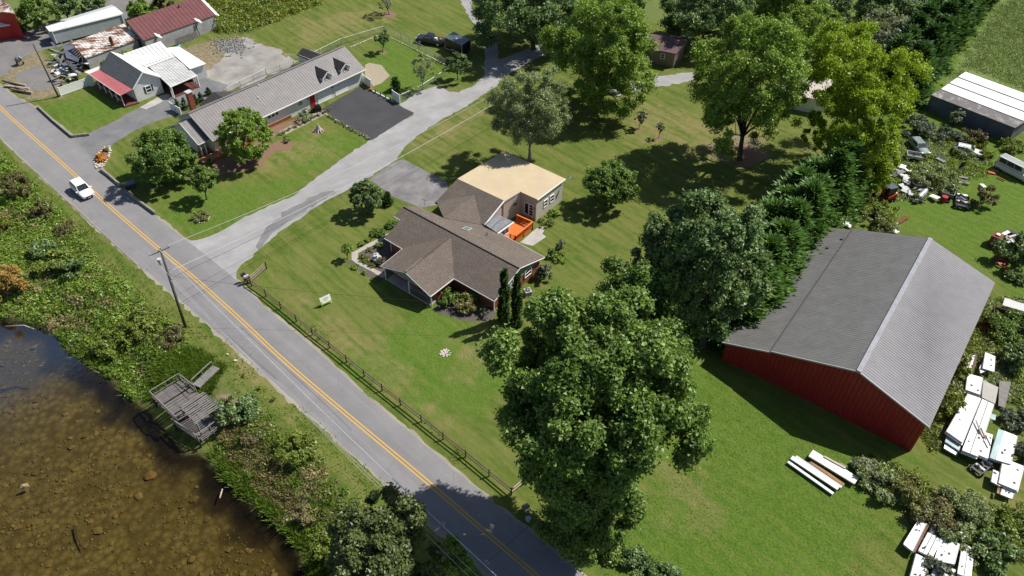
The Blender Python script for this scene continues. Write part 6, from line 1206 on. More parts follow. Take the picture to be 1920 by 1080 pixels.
# round stone fire ring on the lawn, rocks, stump
st = thing('stone_circle', 'small round patch of pale stones on the front lawn', 'stone circle', at(835, 662))
for i in range(46): r = .62 * math.sqrt(rnd.random()); a = rnd.random() * 6.28; stone(st, at(835, 662) + Vector((r * math.cos(a), r * math.sin(a), .05)), rnd.uniform(.16, .3), 'pale_stone')
st = thing('stone_ring', 'ring of stones around the brownish shrub on the left lawn', 'stone ring', at(377, 410))
for i in range(20): a = i / 20 * 6.28; stone(st, at(378, 410) + Vector((1.0 * math.cos(a), 1.0 * math.sin(a), .06)), .3, 'stone')
for c_, r_, nm in (((597, 245), 1.15, 'mulch_ring'), ((1390, 290), 3.4, 'mulch_ring'), ((1198, 241), .6, 'mulch_ring'), ((1235, 259), .65, 'mulch_ring'), ((729, 27), 1.6, 'mulch_ring'), ((719, 98), .8, 'mulch_ring'), ((1000, 545), .01, '')):
    if nm: P = at(*c_); sheet(nm, [P + Vector((r_ * math.cos(k * .42) * rnd.uniform(.8, 1.1), r_ * math.sin(k * .42) * rnd.uniform(.8, 1.1), 0)) for k in range(15)], .006, M['mulch'], .06, False)
B = at(598, 246); root = thing('tree_stump', 'pale weathered root stump with a plant on a mulch circle', 'stump', B)
for k in range(8): a = k * .785; MB().tube([B + Vector((.75 * math.cos(a), .75 * math.sin(a), 0)), B + Vector((.3 * math.cos(a), .3 * math.sin(a), .35)), B + Vector((.08 * math.cos(a), .08 * math.sin(a), .95 + .2 * (k % 3)))], [.08, .13, .06], 6).build('root', M['stump_wood'], root)
shrub('little green plant growing on the root stump', (592, 236, 601, 246), 'dark', 180, (.2, .12), 6, 'stump_plant', 'plant')
for i, (px, s, k) in enumerate((((427, 665), .35, 'pale_stone'), ((442, 677), .5, 'pale_stone'))): o = stone(None, gnd(*px) + Z * .08, s, k, 'verge_stone'); setp(o, ('small pale stone on the road verge', 'larger pale stone on the road verge')[i], 'stone')
for i, (px, lab) in enumerate((((456, 706), 'first tiny staked seedling on the verge'), ((486, 732), 'second tiny seedling on the verge, nearer the dock side'), ((513, 752), 'tallest yellow-green seedling on the verge'))): shrub(lab, (px[0] - 5, px[1] - 9 - i * 2, px[0] + 5, px[1] + 2), 'weed_yellow', 90, (.16, .08), 5, 'seedling', 'seedling')
# border plants of the long house lawn
bp = [(525 + i * 9.2, 252 - i * 4.6) for i in range(11)] + [(618 + i * 7.4, 219 + i * 4.15) for i in range(11)]
for i, p in enumerate(bp): shrub('pale striped grass plant edging the front walk' if i < 11 else 'pale striped grass plant edging the dark driveway', (p[0] - 5, p[1] - 6, p[0] + 5, p[1] + 3), 'pale', 160, (.28, .07), 6, 'border_plant', 'plant', 'striped border plants of the long house')
st = thing('stone_edging', 'rounded edging stones along the dark driveway plants', 'stone border', at(650, 240))
for i in range(40): stone(st, at(612 + i * 2.1, 215 + i * 1.2) + Z * .05, .28, 'pale_stone')
# yard furniture by the long house
def grill():
    B = at(596, 209); root = thing('barbecue_grill', 'black covered barbecue grill beside the red door', 'grill', B); MB().box(B, 1.2, .7, .85, .5).build('cart', M['black_paint'], root, bevel=.06); MB().box(B + Z * .86, 1.05, .65, .35, .5, .8, .6).build('lid', M['black_paint'], root, bevel=.05); MB().box(B + Vector((-.8, -.25, 0)), .5, .5, .6).build('side_bin', M['dark_grey'], root, bevel=.05)
grill()
B = at(557, 232); root = thing('garden_gnome', 'small pale garden figure on the mulch bed', 'garden figure', B); MB().tube([B, B + Z * .35, B + Z * .62], [.26, .22, .12], 8).build('base', M['terracotta'], root, True); MB().tube([B + Z * .6, B + Z * .8, B + Z * 1.05], [.15, .14, .02], 8).build('hat', M['pink_roof'], root, True)
B = at(568, 211); root = thing('garden_bench', 'dark garden bench with white end against the brick base', 'bench', B)
for k in range(3): MB().beam(B + Vector((-.7, -.1 + .16 * k, .45)), B + Vector((.7, .2 + .16 * k, .45)), .12, .05).build('seat_slat', M['brown_wood'], root)
for s in (-.6, .6): MB().box(B + Vector((s, s * .2, 0)), .12, .5, .45).build('leg', M['light_grey'], root)
for k, (px, m, lab) in enumerate((((604, 214), 'black_paint', 'dark round pot at the driveway end of the walk'), ((600, 217), 'white_paint', 'small white pot at the driveway end of the walk'), ((538, 268), 'dark_grey', 'dark pot on the mulch by the porch steps'))):
    B = at(*px); root = thing('plant_pot', lab, 'pot', B); MB().tube([B, B + Z * .4], [.2, .28], 10).build('pot', M[m], root); MB().tube([B + Z * .35, B + Z * .41], [.24, .24], 10).build('soil', M['dark_mulch'], root)
B = at(697, 170); root = thing('flower_pot', 'pot of yellow flowers by the garage gate panel', 'pot', B); MB().tube([B, B + Z * .4], [.2, .3], 10).build('pot', M['terracotta'], root); shrub('bunch of yellow flowers in the pot by the gate', (692, 161, 703, 171), 'flower', 260, (.16, .1), 7, 'yellow_flowers', 'flowers')
root = thing('timber_edging', 'pale timber edging with dark lanterns along the dark driveway end', 'edging', at(715, 178)); MB().beam(at(698, 170, .1), at(737, 190, .1), .25, .2).build('timber', M['light_grey'], root)
for k in range(4): q = at(704 + k * 9.5, 173 + k * 4.9, .2); MB().box(q, .16, .16, .45).build('lantern', M['black_paint'], root)
# garden fountain, air conditioner, barrel etc. at the brick house
def fountain():
    B = at(707, 489); root = thing('garden_fountain', 'tiered grey stone fountain in the garden bed', 'fountain', B); MB().tube([B, B + Z * .25, B + Z * .3, B + Z * .55, B + Z * .6], [.45, .4, .5, .62, .55], 14).build('basin', M['light_grey'], root); MB().tube([B + Z * .55, B + Z * 1.0], [.14, .1], 10).build('stem', M['light_grey'], root); MB().tube([B + Z * 1.0, B + Z * 1.12], [.12, .34], 12).build('upper_bowl', M['light_grey'], root); MB().tube([B + Z * 1.1, B + Z * 1.35, B + Z * 1.45], [.08, .1, .02], 8).build('finial', M['light_grey'], root)
fountain()
def ac():
    B = at(989, 553); root = thing('air_conditioner', 'square outdoor air conditioner with round fan by the brick gable', 'air conditioner', B); MB().box(B, .95, .95, .08, .4).build('base', M['concrete'], root); MB().box(B + Z * .08, .85, .85, .75, .4).build('housing', M['light_grey'], root, bevel=.04)
    MB().tube([B + Z * .83, B + Z * .87], [.36, .36], 18).build('fan_ring', M['dark_grey'], root); f = MB()
    for k in range(4): a = k * 1.57; f.beam(B + Z * .885, B + Vector((.32 * math.cos(a), .32 * math.sin(a), .885)), .14, .02)
    f.build('fan_blade', M['mid_grey'], root); MB().tube([B + Z * .87, B + Z * .92], [.1, .1], 10).build('hub', M['mid_grey'], root)
    l = MB()
    for k in range(6): l.box(B + Z * (.16 + .1 * k), .875, .875, .03, .4)
    l.build('louvre', M['mid_grey'], root)
ac()
q = HG(-.36, HDIM[1] * .2, .9); root = thing('electric_meter', 'white electric meter with conduit on the brick gable', 'meter', flat(q)); MB().box(q, .3, .3, .5, .6).build('box', M['light_grey'], root); MB().beam(flat(q, .02), q + Z * .02, .08, .08).build('conduit', M['white_trim'], root); MB().beam(q + Z * .5, q + Z * 1.6, .08, .08).build('conduit', M['white_trim'], root)
# ruin and bucket under the big maple
B = gnd(985, 958); root = thing('stone_pillar', 'mossy stone pillar under the big maple by the road', 'pillar', B)
for k in range(12): stone(root, B + Vector((rnd.uniform(-.25, .25), rnd.uniform(-.25, .25), .12 + .1 * k)), .5, 'mossy_stone')
B = gnd(990, 976); root = thing('blue_bucket', 'pale blue bucket on the verge under the big maple', 'bucket', B); MB().tube([B, B + Z * .45], [.2, .26], 10).build('bucket', mat('pale_blue', (.3, .45, .6), .5), root); MB().tube([B + Vector((-.25, 0, .42)), B + Vector((0, 0, .62)), B + Vector((.25, 0, .42))], .015, 5).build('handle', M['galvanised'], root)

# ------------------------------------------------------------------ wooden dock with pergola
def dock():
    zd = .1; c = [at(285, 744, zd), at(339, 711, zd), at(392, 752, zd), at(332, 790, zd)]    # left, top, right, bottom of the upper deck
    root = thing('wooden_dock', 'weathered wooden fishing dock with slatted pergola and steps at the pond edge', 'dock', flat((c[0] + c[2]) / 2, -1.7))
    a, b, d = c[0], c[1], c[3]; n = 26
    for i in range(n):
        if i in (9, 20): continue
        t0, t1 = i / n + .004, (i + 1) / n - .004; j1, j2 = Z * rnd.uniform(-.05, .03), Z * rnd.uniform(-.05, .03); x = (b - a) * rnd.uniform(-.03, .02); MB().slab([a.lerp(d, t0) + j1 + x, a.lerp(d, t1) + j1 + x, b.lerp(c[2], t1) + j2 + x, b.lerp(c[2], t0) + j2 + x], .05).build('board', M['weathered_wood'], root)
    for t0 in (.02, .5, .98): MB().beam(a.lerp(b, t0) - Z * .14, d.lerp(c[2], t0) - Z * .14, .12, .18).build('joist', M['dark_wood'], root)
    for p, q in ((a, b), (d, c[2])):
        for t0 in (.02, .35, .68, .98): r = p.lerp(q, t0); MB().box(flat(r, -3.4), .16, .16, zd + 3.35).build('pile', M['dark_wood'], root)
    def railing(p, q, h=.95, bal=True, m='grey_wood'):
        L = (q - p).length; k = max(1, round(L / 1.6))
        for j in range(k + 1): MB().box(p.lerp(q, j / k) - Z * .1 + Vector((rnd.uniform(-.05, .05), rnd.uniform(-.05, .05), 0)), .1, .1, h + rnd.uniform(.0, .12)).build('rail_post', M[m], root)
        MB().beam(p + Z * h, q + Z * h, .09, .06).build('top_rail', M[m], root); MB().beam(p + Z * .2, q + Z * .2, .06, .08).build('bottom_rail', M[m], root)
        if bal:
            w = int(L / .24)
            for j in range(w): MB().box(p.lerp(q, (j + .5) / w) + Z * .22, .05, .05, h - .26).build('baluster', M[m], root)
    railing(a, b, .95, False); railing(b, b.lerp(c[2], .55), .95, False); railing(a, d, .95, True)
    # lower deck and pergola
    lz = -.45; e = [at(326, 795, lz), at(378, 757, lz), at(420, 790, lz), at(372, 826, lz)]
    n = 16
    for i in range(n):
        t0, t1 = i / n + .004, (i + 1) / n - .004; MB().slab([e[0].lerp(e[3], t0), e[0].lerp(e[3], t1), e[1].lerp(e[2], t1), e[1].lerp(e[2], t0)], .05).build('board', M['weathered_wood'], root, label='lower deck board' if i == 0 else None)
    for p in e: MB().box(flat(p, -3.3), .15, .15, lz + 3.25).build('pile', M['dark_wood'], root)
    railing(e[0], e[3], .9, True); railing(e[3], e[2], .9, False); railing(e[3].lerp(e[2], .05) + Vector((.3, -.25, -.1)), e[2] + Vector((.3, -.25, -.1)), .5, False)
    pz = 1.75; g = [at(338, 760, pz), at(381, 735, pz), at(412, 766, pz), at(368, 792, pz)]
    for p, q in ((g[0] - Z * .25, g[3] - Z * .25), (g[1], g[2])): MB().beam(p - Z * .1, q - Z * .1, .12, .16).build('pergola_beam', M['grey_wood'], root)
    for p in g: MB().box(flat(p, -.6), .13, .13, pz + .42).build('pergola_post', M['grey_wood'], root)
    for i in range(11): t0 = (i + .3) / 11; p, q = g[0].lerp(g[3], t0 + rnd.uniform(-.012, .012)), g[1].lerp(g[2], t0 + rnd.uniform(-.015, .015)); p = p - Z * .25; x = (q - p) * rnd.uniform(.0, .08); MB().beam(p - x + Z * .06, q + x + Z * .06, .14, .06).build('pergola_slat', M['grey_wood'], root)
    # steps up the bank
    s0, s1 = gnd(372, 733), gnd(407, 693); s0 = s0 + Z * 0; n = 9; sd_ = Vector((-(s1 - s0).y, (s1 - s0).x, 0)).normalized()
    for i in range(n): p = s0.lerp(s1, (i + .5) / n); p = flat(p, max(gz(p), zd - .1) + .4); MB().beam(p - sd_ * .5, p + sd_ * .5, .36, .14).build('step', M['grey_wood'], root)
    q0, q1 = flat(s0, zd) + sd_ * .55, flat(s1, .05) + sd_ * .55
    for p in (q0, q0.lerp(q1, .5), q1): MB().box(p, .09, .09, 1.0).build('stair_post', M['grey_wood'], root)
    MB().beam(q0 + Z * 1.0, q1 + Z * 1.0, .1, .06).build('stair_rail', M['grey_wood'], root)
dock()
blades('fence_grass', 'unmown weeds along the foot of the rail fence', 'grass', [[(466, 528), (500, 552), (620, 648), (760, 762), (900, 872), (895, 884), (750, 770), (612, 656), (492, 562), (460, 534)]], 900, 8, (.15, .45), 'grass', .25, .04)
# pond stones on the bed
plist = {k: [mat(f'pond_stone_{k}', c_, .8, 0, .3, 2.0)] for k, c_ in (('rust', (.15, .1, .036)), ('olive', (.118, .096, .04)), ('dark', (.085, .068, .032)), ('tan', (.15, .12, .058)))}
pm = []
for j, k in enumerate(plist):
    for i in range(3): me = stone_mesh(100 + i + j * 11); me.materials.append(plist[k][0]); pm.append((k, me))
lo, hi = np.array([-63, 30]), np.array([-16, 76]); q = rng.uniform(lo, hi, (15000, 2)); dd = poly_sd(q[:, 0], q[:, 1], SHORE); nn_ = hnoise(q[:, 0] * .6, q[:, 1] * .6); pt = .5 + .45 * hnoise(q[:, 0] * .22 + 1, q[:, 1] * .22) + .3 * hnoise(q[:, 0] * .9, q[:, 1] * .8 + 2); q = q[(dd < -2.3 - 1.2 * rng.random(len(q)) - .5 * nn_) & (rng.random(len(q)) < pt)]
siz = np.clip(rng.lognormal(-1.75, .62, len(q)), .06, .9); order = np.argsort(-siz); q, siz = q[order], siz[order]; zz = terr(q[:, 0], q[:, 1])
for i in range(280):
    k, me = pm[rng.integers(0, len(pm))]; o = bpy.data.objects.new('pond_stone', me); C.objects.link(o); o.parent = gr; o.location = (q[i, 0], q[i, 1], zz[i] + siz[i] * .12); o.rotation_euler = (rnd.uniform(-.2, .2), rnd.uniform(-.2, .2), rnd.uniform(0, 6.28)); s = siz[i]; o.scale = (s * 1.25, s, s * .6)
for j, k in enumerate(plist):
    me = pm[j * 3][1]; bv = np.array([v.co[:] for v in me.vertices]); bf = np.array([p.vertices[:] for p in me.polygons]); sel = np.arange(280, len(q))[(np.arange(280, len(q)) % 4) == j]; m = len(sel)
    a = rng.uniform(0, 6.28, m); ca_, sa_ = np.cos(a), np.sin(a); s = siz[sel]; x = bv[None, :, 0] * s[:, None] * 1.3; y = bv[None, :, 1] * s[:, None] * .9; zc = bv[None, :, 2] * s[:, None] * .6
    v = np.stack([x * ca_[:, None] - y * sa_[:, None] + q[sel, 0][:, None], x * sa_[:, None] + y * ca_[:, None] + q[sel, 1][:, None], zc + (zz[sel] + s * .08)[:, None]], -1).reshape(-1, 3)
    f = (bf[None] + (np.arange(m) * len(bv))[:, None, None]).reshape(-1, 3); o = np_mesh('pond_gravel', v, f, plist[k][0]); setp(o, {'rust': 'rusty orange', 'olive': 'olive brown', 'dark': 'dark brown', 'tan': 'tan'}[k] + ' small stones on the pond bed', 'stones', None, 'stuff')
o = stone(None, at(143, 637, -1.55), 1.6, 'pale_stone', 'shore_boulder'); o.scale = (1.9, 1.1, .9); o.rotation_euler = (0, .1, .35); setp(o, 'flat pale boulder at the water edge of the pond', 'boulder')
o = stone(None, at(46, 912, -2.2), .8, 'pale_stone', 'pond_boulder'); o.scale = (1.0, .5, 1.5); setp(o, 'white pointed rock breaking the pond surface', 'rock')
o = stone(None, at(282, 891, -2.5), 1.2, 'stone', 'pond_boulder'); o.data = o.data.copy(); o.data.materials[0] = plist['rust'][0]; o.scale = (1.5, 1.2, .7); setp(o, 'largest rusty orange boulder in the pond', 'rock')
for i, (pts, r, lab) in enumerate((([(140, 985), (144, 1005), (152, 1022), (156, 1030)], .09, 'forked sunken branch near the bottom of the pond'), ([(10, 612), (45, 610), (64, 617)], .07, 'pale curved branch floating at the upper left of the pond'), ([(0, 733), (30, 724), (55, 727)], .1, 'dark sunken log at the left of the pond'), ([(412, 934), (417, 917)], .08, 'short pale stick in the shallow water by the lower shore'), ([(290, 835), (318, 860), (326, 890)], .08, 'dark sunken branch left of the dock'), ([(150, 700), (185, 690)], .1, 'dark sunken stick in the silt by the upper shore'))):
    z = -1.8 if i in (1, 3) else -2.55; o = MB().tube([at(*p, z) for p in pts], [r, r * .9, r * .7, r * .4][:len(pts)], 6).build('sunken_branch', M['pale_wood' if i in (1, 3) else 'dark_wood'], None, True); recentre(o, o.data.vertices[0].co.copy()); setp(o, lab, 'branch')

# ------------------------------------------------------------------ panels, planks and scrap
def panel(label, pts, z, t=.12, m='white_panel', group=None, name='panel', edge=None, cat='panel', seams=0):
    P = [at(*p, z + rnd.uniform(-.07, .07)) for p in pts]; c = sum(P, Vector()) / len(P)
    if m != 'white_panel' and not seams:
        o = MB().slab(P, t).build(name, M[m]); recentre(o, c); return setp(o, label, cat, group)
    root = thing(name, label, cat, c, group); k = max(1, int(t / .13)); tt = t / k
    for q in range(k):          # a pile of thin sheets, each slipped a little
        s_ = Vector((rnd.uniform(-.1, .1), rnd.uniform(-.1, .1), 0)) if q else Vector((0, 0, 0))
        MB().slab([p - Z * (tt * q) + s_ for p in P], tt * .82).build('sheet', M[m if q % 2 == 0 else rnd.choice(['light_grey', 'white_panel', 'galvanised'])], root)
    for q in range(1, seams + 1): s_ = q / (seams + 1); MB().beam(P[0].lerp(P[1], s_) + Z * .02, P[3].lerp(P[2], s_) + Z * .02, .06, .04).build('seam', M['mid_grey'], root)
    for a, b in ((P[1], P[2]), (P[0], P[3])): MB().beam(a.lerp(c, .03) + Z * .012, b.lerp(c, .03) + Z * .012, .07, .03).build('edge_strip', M[rnd.choice(['light_grey', 'mid_grey', 'galvanised'])], root)
    for q in range(2): p = c.lerp(rnd.choice(P), rnd.uniform(.2, .7)); MB().box(p + Z * .005, rnd.uniform(.12, .3), rnd.uniform(.1, .2), .05, rnd.uniform(0, 3)).build('bracket', M['dark_grey'], root)
    return root
GP = 'white panels heaped beside the barn'; GL = 'white panels at the bottom right'; GK = 'planks lying on the meadow'
panel('narrow white panel leaning at the top of the heap', [(1847, 660), (1866, 668), (1864, 697), (1842, 690)], .9, .15, group=GP); panel('second narrow white panel at the top of the heap', [(1836, 690), (1850, 662), (1852, 694), (1838, 700)], .7, .15, group=GP)
for k in range(4): panel(('pale', 'tan', 'white', 'brown')[k] + ' long board beside the barn eave at the heap top', [(1815 + 5 * k, 668 - k), (1818.5 + 5 * k, 667 - k), (1808 + 6 * k, 692 + k), (1804 + 6 * k, 691 + k)], .4, .2, ('light_grey', 'pale_wood', 'white_panel', 'brown_wood')[k], GP, 'board', cat='board')
panel('square white panel above the big white sheet', [(1814, 700), (1843, 708), (1838, 740), (1810, 730)], 1.0, .6, group=GP); panel('square speckled pale slab right of the white square', [(1844, 713), (1872, 726), (1866, 757), (1841, 745)], .9, .35, 'concrete', GP); panel('weathered grey flat board at the heap edge', [(1874, 714), (1896, 716), (1884, 765), (1872, 760)], .5, .2, 'grey_wood', GP)
panel('largest white sheet on the left of the heap', [(1814, 738), (1840, 747), (1805, 830), (1774, 808)], 1.3, .5, group=GP, seams=0); panel('long white sheet right of the largest one', [(1842, 748), (1864, 758), (1834, 856), (1804, 844)], 1.2, .45, group=GP, seams=1); panel('white strip sheet on the inner side of the heap', [(1846, 810), (1861, 815), (1852, 860), (1834, 852)], 1.1, .5, group=GP)
panel('white-edged blue-green trough panel in the heap', [(1872, 804), (1884, 808), (1866, 862), (1856, 858)], 1.2, .3, 'pale_teal', GP); panel('wide white sheet right of the blue-green panel', [(1884, 808), (1908, 818), (1896, 870), (1867, 862)], 1.15, .4, group=GP); panel('white sheet at the lower end of the heap', [(1880, 858), (1920, 874), (1908, 920), (1872, 905)], .95, .4, group=GP)
panel('small white sheet at the bottom end of the heap', [(1880, 912), (1903, 922), (1899, 936), (1875, 926)], .6, .2, group=GP); panel('blue edged sheet under the largest white one', [(1776, 815), (1804, 830), (1800, 846), (1772, 828)], .8, .3, 'pale_teal', GP); panel('grey metal sheet under the heap front', [(1772, 830), (1798, 846), (1794, 854), (1770, 840)], .5, .2, 'galvanised', GP); panel('white cover panel over the right part of the heap', [(1862, 880), (1884, 890), (1876, 912), (1858, 902)], .8, .2, group=GP)
panel('faded cyan tarp piece on the heap edge', [(1857, 775), (1868, 778), (1866, 788), (1855, 784)], 1.3, .05, 'pale_teal', GP, 'tarp', cat='tarp'); panel('orange board in the lower end of the heap', [(1871, 914), (1876, 915), (1874, 926), (1869, 924)], .7, .1, 'orange_foam', GP, 'board', cat='board')
for k in range(3): o = MB().beam(at(1830 + k * 9, 788 + 14 * k, 1.45), at(1839 + k * 9, 812 + 12 * k, 1.4), .12, .08).build('loose_bar', M[('mid_grey', 'rusty_brown', 'dark_grey')[k]]); recentre(o, o.data.vertices[0].co.copy()); setp(o, ('grey', 'rusty brown', 'dark')[k] + ' bar lying across the white sheets', 'bar', GP)
def engine(label, px, az, name='scrap_frame', s=1.0, cat='scrap frame'):
    B = at(*px); root = thing(name, label, cat, B); mx = local(az, B) @ Matrix.Scale(s, 4)
    for y in (-.7, .7): xf(MB().beam((-1.6, y, .4), (1.6, y, .4), .14, .16), mx).build('side_rail', M['dark_grey'], root)
    for k in range(4): xf(MB().box((-1.3 + .85 * k, 0, .3), .34, 1.3, .3 + .12 * (k % 2)), mx).build('cross_block', M[('dark_grey', 'light_grey', 'dark_grey', 'white_panel')[k]], root)
    for x in (-1.1, 1.1):
        for y in (-.85, .85): xf(MB().tube([(x, y - .1, .33), (x, y + .1, .33)], .33, 12), mx).build('wheel', M['rubber'], root)
    for k in range(3): xf(MB().tube([(-.9 + .8 * k, -.3, .75), (-.5 + .8 * k, .35, .85)], .13, 8), mx).build('drum', M['chrome' if k % 2 else 'mid_grey'], root)
engine('grey truck-bed rack wedged in the white heap', (1838, 878), .6, s=.75); engine('black and white stripped car chassis in the junk yard', (1801, 382), 1.2, s=1.05)
# planks on the meadow
for k, (a, b, w_, m, z, lab) in enumerate((((1484, 858), (1572, 916), .5, 'white_panel', .35, 'outermost long white plank on the meadow stack'), ((1477, 866), (1562, 926), .3, 'galvanised', .25, 'thin grey metal edge plank of the stack'), ((1492, 856), (1578, 914), .3, 'light_grey', .3, 'pale grey plank second in the stack'), ((1520, 866), (1582, 910), .35, 'orange_foam', .2, 'orange-brown plank in the middle of the stack'), ((1514, 868), (1576, 914), .3, 'dark_blue_wall', .2, 'dark blue plank in the middle of the stack'), ((1520, 850), (1606, 902), 1.0, 'white_panel', .5, 'widest white plank on top at the right'), ((1545, 856), (1585, 878), .2, 'pale_wood', .62, 'thin pale board lying on the widest plank'), ((1500, 864), (1568, 912), .25, 'purple_shingle', .22, 'dark narrow plank inside the stack'))):
    o = MB().beam(at(*a, z), at(*b, z), w_, .16).build('plank', M[m]); recentre(o, o.data.vertices[0].co.copy()); setp(o, lab, 'plank', GK)
o = MB().slab([at(*p, .25) for p in ((1565, 866), (1578, 868), (1590, 874), (1582, 878), (1568, 872))], .2).build('tarp', M['grey_wood']); recentre(o, o.data.vertices[0].co.copy()); setp(o, 'rounded grey piece at the far end of the planks', 'scrap')
# lower right panels
panel('left white panel of the lower heap, beside a rusty gutter', [(1721, 976), (1738, 982), (1712, 1034), (1694, 1020)], .8, .3, group=GL); panel('rusty gutter strip between the lower white panels', [(1738, 982), (1743, 984), (1716, 1036), (1711, 1034)], .8, .1, 'rusty_brown', GL, 'gutter', cat='gutter')
panel('second white panel of the lower heap with dark seams', [(1740, 998), (1765, 1010), (1748, 1046), (1722, 1032)], .8, .25, group=GL, seams=2); panel('wide white panel in the middle of the lower heap', [(1766, 1004), (1800, 1020), (1790, 1058), (1752, 1050)], .9, .3, group=GL); panel('right white panel of the lower heap', [(1805, 1018), (1826, 1028), (1820, 1085), (1795, 1075)], .8, .3, group=GL, seams=1); panel('grey panel in shade behind the lower heap', [(1747, 984), (1779, 996), (1772, 1008), (1742, 998)], .6, .2, 'light_grey', GL); panel('white panel at the bottom edge of the lower heap', [(1718, 1038), (1744, 1050), (1728, 1100), (1704, 1090)], .7, .3, group=GL); panel('last white panel running off the bottom edge', [(1752, 1056), (1792, 1068), (1780, 1110), (1740, 1100)], .7, .3, group=GL)
# junk yard
def tyre(label, px, r=.5, z=0, group=None):
    P = at(*px, z); mb = MB(); n, k = 16, 6
    for i in range(n):
        a = i / n * 6.283
        for j in range(k): b = j / k * 6.283; q = r * .72 + r * .28 * math.cos(b); mb.v.append(P + Vector((q * math.cos(a), q * math.sin(a), .16 + .15 * math.sin(b))))
    for i in range(n):
        for j in range(k): mb.f.append((i * k + j, ((i + 1) % n) * k + j, ((i + 1) % n) * k + (j + 1) % k, i * k + (j + 1) % k))
    o = mb.build('tyre', M['rubber'], None, True); recentre(o, P); setp(o, label, 'tyre', group)
def barrel(label, a, b, r, m, name='barrel', cat='barrel'):
    A, B = Vector(a), Vector(b); root = thing(name, label, cat, A); MB().tube([A, B], r, 12).build('body', M[m], root); d = (B - A)
    for t_ in (.05, .5, .95): MB().tube([A + d * (t_ - .02), A + d * (t_ + .02)], r * 1.05, 12, False).build('band', M['mid_grey'], root)
GJ = 'scrap in the junk yard'
tyre('large black tyre on top of the scrap heap', (1719, 346), .85, .7); tyre('black tyre beside the excavator in the weeds', (1692, 352), .45); tyre('tyre leaning in weeds behind the chassis', (1775, 378), .45)
barrel('grey corrugated pipe at the front of the scrap heap', at(1722, 371, .4), at(1735, 358, .4), .42, 'galvanised', 'metal_pipe', 'pipe'); barrel('red fuel tank standing by the junk trailer', at(1768, 378), at(1768, 378) + Z * .9, .42, 'red_paint', 'tank', 'tank')
scrap = [((1692, 335), (1708, 338), 'white_panel', 1.2), ((1698, 330), (1722, 342), 'pale_wood', .5), ((1688, 345), (1704, 356), 'light_grey', .9), ((1704, 338), (1718, 330), 'grey_wood', .5), ((1712, 352), (1732, 356), 'white_panel', .8), ((1690, 356), (1712, 366), 'galvanised', .6), ((1684, 325), (1700, 318), 'mid_grey', .7), ((1672, 330), (1688, 322), 'dark_grey', .9), ((1676, 316), (1690, 320), 'light_grey', .6), ((1684, 310), (1698, 314), 'white_panel', 1.1), ((1661, 326), (1668, 330), 'white_panel', .7), ((1745, 366), (1760, 372), 'white_panel', .9), ((1752, 290), (1778, 300), 'dark_grey', 1.0), ((1756, 296), (1772, 304), 'mid_grey', .6), ((1792, 330), (1815, 334), 'grey_wood', .5), ((1790, 335), (1812, 341), 'weathered_wood', .4), ((1794, 341), (1818, 344), 'grey_wood', .4), ((1840, 345), (1848, 352), 'white_panel', .6), ((1870, 332), (1884, 338), 'orange_rust', .12), ((1852, 322), (1866, 326), 'orange_rust', .5), ((1858, 318), (1872, 322), 'terracotta', .4), ((1608, 408), (1622, 404), 'light_grey', .9), ((1612, 414), (1626, 406), 'rust', .5), ((1660, 425), (1680, 432), 'galvanised', .5), ((1672, 432), (1684, 436), 'white_panel', .7), ((1684, 418), (1700, 406), 'rust', .6), ((1690, 414), (1702, 408), 'orange_rust', .35)]
nm = {'white_panel': 'white sheet', 'pale_wood': 'pale timber', 'light_grey': 'light grey sheet', 'grey_wood': 'grey plank', 'galvanised': 'galvanised sheet', 'mid_grey': 'grey metal plate', 'dark_grey': 'dark metal part', 'weathered_wood': 'weathered plank', 'orange_rust': 'orange rusty bar', 'terracotta': 'red-brown bar', 'rust': 'rusty metal piece'}
pos = ['at the near side of the excavator heap', 'across the middle of the excavator heap', 'in front of the large tyre', 'behind the large tyre', 'right of the large tyre', 'at the foot of the excavator heap', 'above the excavator heap', 'behind the excavator', 'in the shade behind the heap', 'at the far end of the heap by the locust tree', 'beside the locust trunk', 'by the red fuel tank', 'below the old sedan', 'under the dark part near the sedan', 'topmost of the plank pile by the brown bush', 'in the middle of the plank pile by the brown bush', 'lowest of the plank pile by the brown bush', 'right of the brown thorny bush', 'in the grass before the white van', 'nearest the white van wheel', 'behind the one at the van wheel', 'by the small white shed', 'leaning by the small white shed', 'behind the barn ridge end', 'close to the barn roof edge', 'standing in the grass behind the barn', 'on the rusty piece behind the barn']
for i, (a, b, m, w_) in enumerate(scrap):
    z = .25 + .35 * rnd.random() if i < 12 else .2; A, Bq = at(*a, z), at(*b, z + rnd.uniform(-.15, .3)); o = MB().beam(A, Bq, w_, .1 if 'panel' in m or 'grey' in m else .16).build(nm[m].split()[-1] if nm[m].split()[-1] not in ('part', 'piece') else 'metal_scrap', M[m]); recentre(o, A); setp(o, nm[m] + ' ' + pos[i], 'scrap', GJ)
for i in range(34):       # small bits in the excavator heap
    px = (rnd.uniform(1684, 1738), rnd.uniform(318, 366)); A = at(*px, .2 + .5 * rnd.random()); a = rnd.random() * 6.28; Bq = A + Vector((math.cos(a), math.sin(a), rnd.uniform(-.2, .4))) * rnd.uniform(.5, 1.8)
    o = MB().beam(A, Bq, rnd.uniform(.1, .5), .06).build('metal_scrap', M[rnd.choice(['light_grey', 'mid_grey', 'dark_grey', 'white_panel', 'rust', 'grey_wood', 'galvanised'])]); recentre(o, A); setp(o, 'loose bit of metal and board in the big scrap heap', 'scrap', 'loose bits of the scrap heap')
